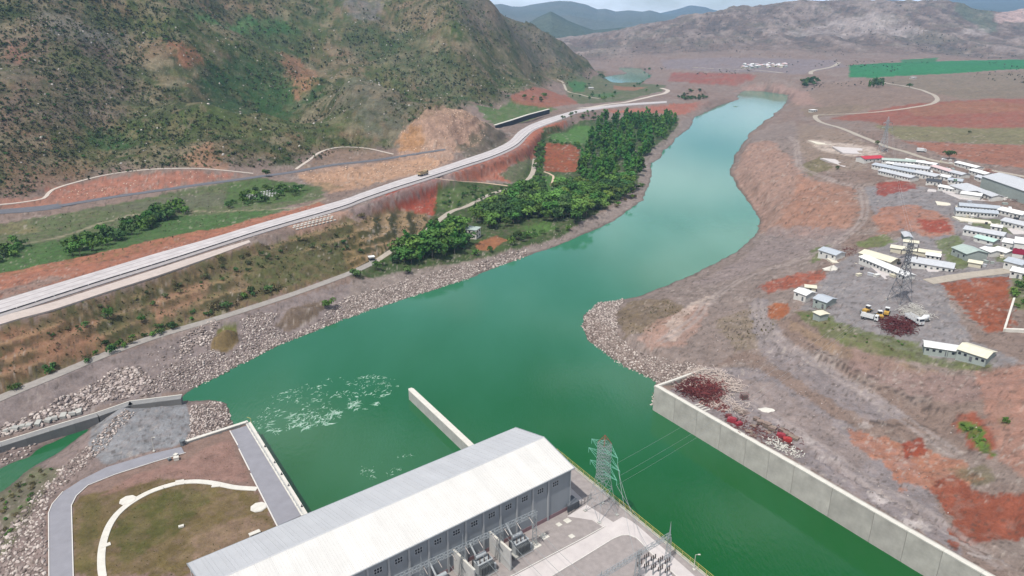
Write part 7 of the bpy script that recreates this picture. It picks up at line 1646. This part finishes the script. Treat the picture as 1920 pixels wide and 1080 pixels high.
machine_box(1464, 820, 1.2, 'bright red box among the right hand pallets', M_crim, -.5); machine_box(1476, 828, 1.2, 'red box at the front right of the pallets', mat('crate_red', alb((178, 50, 46)), .6, .15, 1), -.4)
t = thing('white_sheet_heap', 'crumpled white sheet lying on the gravel behind the pipes', 'sheet', tuple(G(1437, 769))); g = MB(); r = random.Random(4); n = 12
ring = [[(math.cos(2 * PI * k / n) * R * (1 + r.uniform(-.25, .25)) * 1.7, math.sin(2 * PI * k / n) * R * (1 + r.uniform(-.25, .25)), z + r.uniform(-.08, .12)) for k in range(n)] for R, z in ((1.9, .02), (1.3, .35), (.6, .5))]
V = [p for q in ring for p in q] + [(0, 0, .55)]; F = [(a * n + k, a * n + (k + 1) % n, (a + 1) * n + (k + 1) % n, (a + 1) * n + k) for a in range(2) for k in range(n)] + [(2 * n + k, 2 * n + (k + 1) % n, 3 * n) for k in range(n)]; g.add(V, F).build('sheet', M_concw, t)
t = thing('steel_cage', 'open dark steel cage frame standing by the pipes', 'cage', tuple(G(1395, 748)), .2); g = MB()
for x in (-1.3, 1.3):
    for y in (-1, 1): g.bar((x, y, 0), (x, y, 2.3), .06, 4)
for z in (.3, 1.3, 2.3):
    for a, b in (((-1.3, -1), (1.3, -1)), ((1.3, -1), (1.3, 1)), ((1.3, 1), (-1.3, 1)), ((-1.3, 1), (-1.3, -1))): g.bar((*a, z), (*b, z), .05, 4)
g.build('frame', M_pipe, t); MB().box((0, 0, 1.1), (2.2, 1.7, 1.7)).build('wire_panel', mat('cage_fill', alb((120, 104, 98)), .8, .2, 4), t)
rod_heap('rubble_heap', [(1430, 822), (1450, 822), (1500, 850), (1496, 858), (1470, 850)], 120, .4, 1.2, .16, M_concw, 'white block rubble strewn along the long wall below the red boxes', 9, .6)

# ---------------------------------------------------------------- valley: house, hives, grid, shed wall, far village
def box_house(px, w, d, storeys, label, m, rz, roof):
    p = G(*px); t = thing('house', label, 'house', tuple(p), rz); h = storeys * 3.0
    MB().box((0, 0, h / 2 - .5), (w, d, h + 1)).build('wall', m, t); MB().box((0, 0, h + .15), (w + .8, d + .8, .3)).build('roof', roof, t)
    for s in range(storeys):
        for k in range(3):
            for sy in (-1, 1): inst('window', winm, t, (-w / 2 + w * (k + .5) / 3, sy * (d / 2 + .03), 1.6 + s * 3), 0, 1.35)
            for sx in (-1, 1):
                if k < 2: inst('window', winm, t, (sx * (w / 2 + .03), -d / 2 + d * (k + .5) / 2, 1.6 + s * 3), PI / 2, 1.35)
    return t
box_house((885, 444), 9.5, 8, 2, 'white two storey flat roofed house among the trees by the river', M_concw, -.35, RM['green'])
box_house((697, 490), 3, 2.4, 1, 'tiny white hut at the end of the lower gravel road', M_concw, .4, RM['white'])
hv = MB().box((0, 0, .35), (.7, .7, .7)).mesh('hive_box', M_concw); hl = MB().box((0, 0, .75), (.85, .85, .12)).mesh('lid', M_vw)
for i in range(42):
    x = 458 + (i % 11) * 5.4 + (i // 11) * 5; y = 372 - (i % 11) * .9 + (i // 11) * 2.2 - 4 + rnd.uniform(-.6, .6); p = G(x, y); t = thing('beehive', 'white box hive standing in rows in the green meadow', 'beehive', tuple(p), rnd.uniform(0, .5), 'hives in the meadow'); t.scale = (1.5, 1.5, 1.3)
    inst('hive_box', hv, t); inst('lid', hl, t)
# concrete erosion grid under the highway shoulder
eg = thing('erosion_grid', 'white concrete block grid on the bank beneath the highway', 'block grid', tuple(G(590, 416))); em = MB().box((0, 0, .15), (1.7, 1.2, .5)).mesh('block', M_concw)
for j in range(6):
    for i in range(11):
        x = 550 + i * 7.0 + j * 2.4 - 8; y = 424 - i * 1.7 + j * 3.2 - 10; p = G(x + (j % 2) * 3.4, y); o = inst('block', em, eg, tuple(p - Vector(eg.location)), .9 + rnd.uniform(-.1, .1))
# roadside wall with white crest
sw = [Vector(tuple(U(x, y, 22.5))) for x, y in ((929, 243), (958, 234), (990, 223), (1030, 212))]
t = thing('roadside_wall', 'long dark wall with a white crest beside the highway bend', 'wall', tuple(sw[0]))
for a, b in zip(sw, sw[1:]):
    d = b - a; n = max(1, int(d.length / 14))
    for k in range(n):
        c = a + d * (k + .5) / n - sw[0]; rz = math.atan2(d.y, d.x); o = MB().box((0, 0, 2.0), (d.length / n - .1, 1.0, 5.6)).build('wall_panel', mat('wall_shaded', alb((66, 68, 72)), .9, .15, .3), t); o.location = c; o.rotation_euler = (0, 0, rz)  # shade on the concrete face is put into its dark colour
        o = MB().box((0, .6, 5.1), (d.length / n - .04, 3.2, .6)).build('crest', M_concw, t); o.location = c; o.rotation_euler = (0, 0, rz)
# far village
rng2 = random.Random(8)
for i in range(46):
    x = 1392 + rng2.random() ** 1.1 * 84; y = 127 - 5.5 * rng2.random() + (1.5 if x < 1420 else 0); p = G(x, y); t = thing('house', 'tiny pale house in the far village below the grey hills', 'house', tuple(p), rng2.random() * 1.5, 'houses of the far village')
    w = rng2.uniform(5, 9); hh = rng2.uniform(2.5, 4.5); MB().box((0, 0, hh / 2 - 1), (w, 6, hh + 2)).build('wall', M_pg if i % 2 else M_pc, t); MB().add([(-w / 2 - .5, -3.6, hh), (w / 2 + .5, -3.6, hh), (w / 2 + .5, 3.6, hh), (-w / 2 - .5, 3.6, hh), (-w / 2, 0, hh + 1.8), (w / 2, 0, hh + 1.8)], [(0, 1, 5, 4), (2, 3, 4, 5), (0, 4, 3), (1, 2, 5), (3, 2, 1, 0)]).build('roof', [RM['grey'], RM['white'], RM['pink']][i % 3], t)
for x, y, lab in ((1524, 210, 'tiny white hut at the left turn of the country road'), (1108, 167, 'tiny white farmhouse beside the branch road'), (1712, 148, 'tiny pale hut below the green field')): box_house((x, y), 9, 7, 1, lab, M_concw, .3, RM['white'])
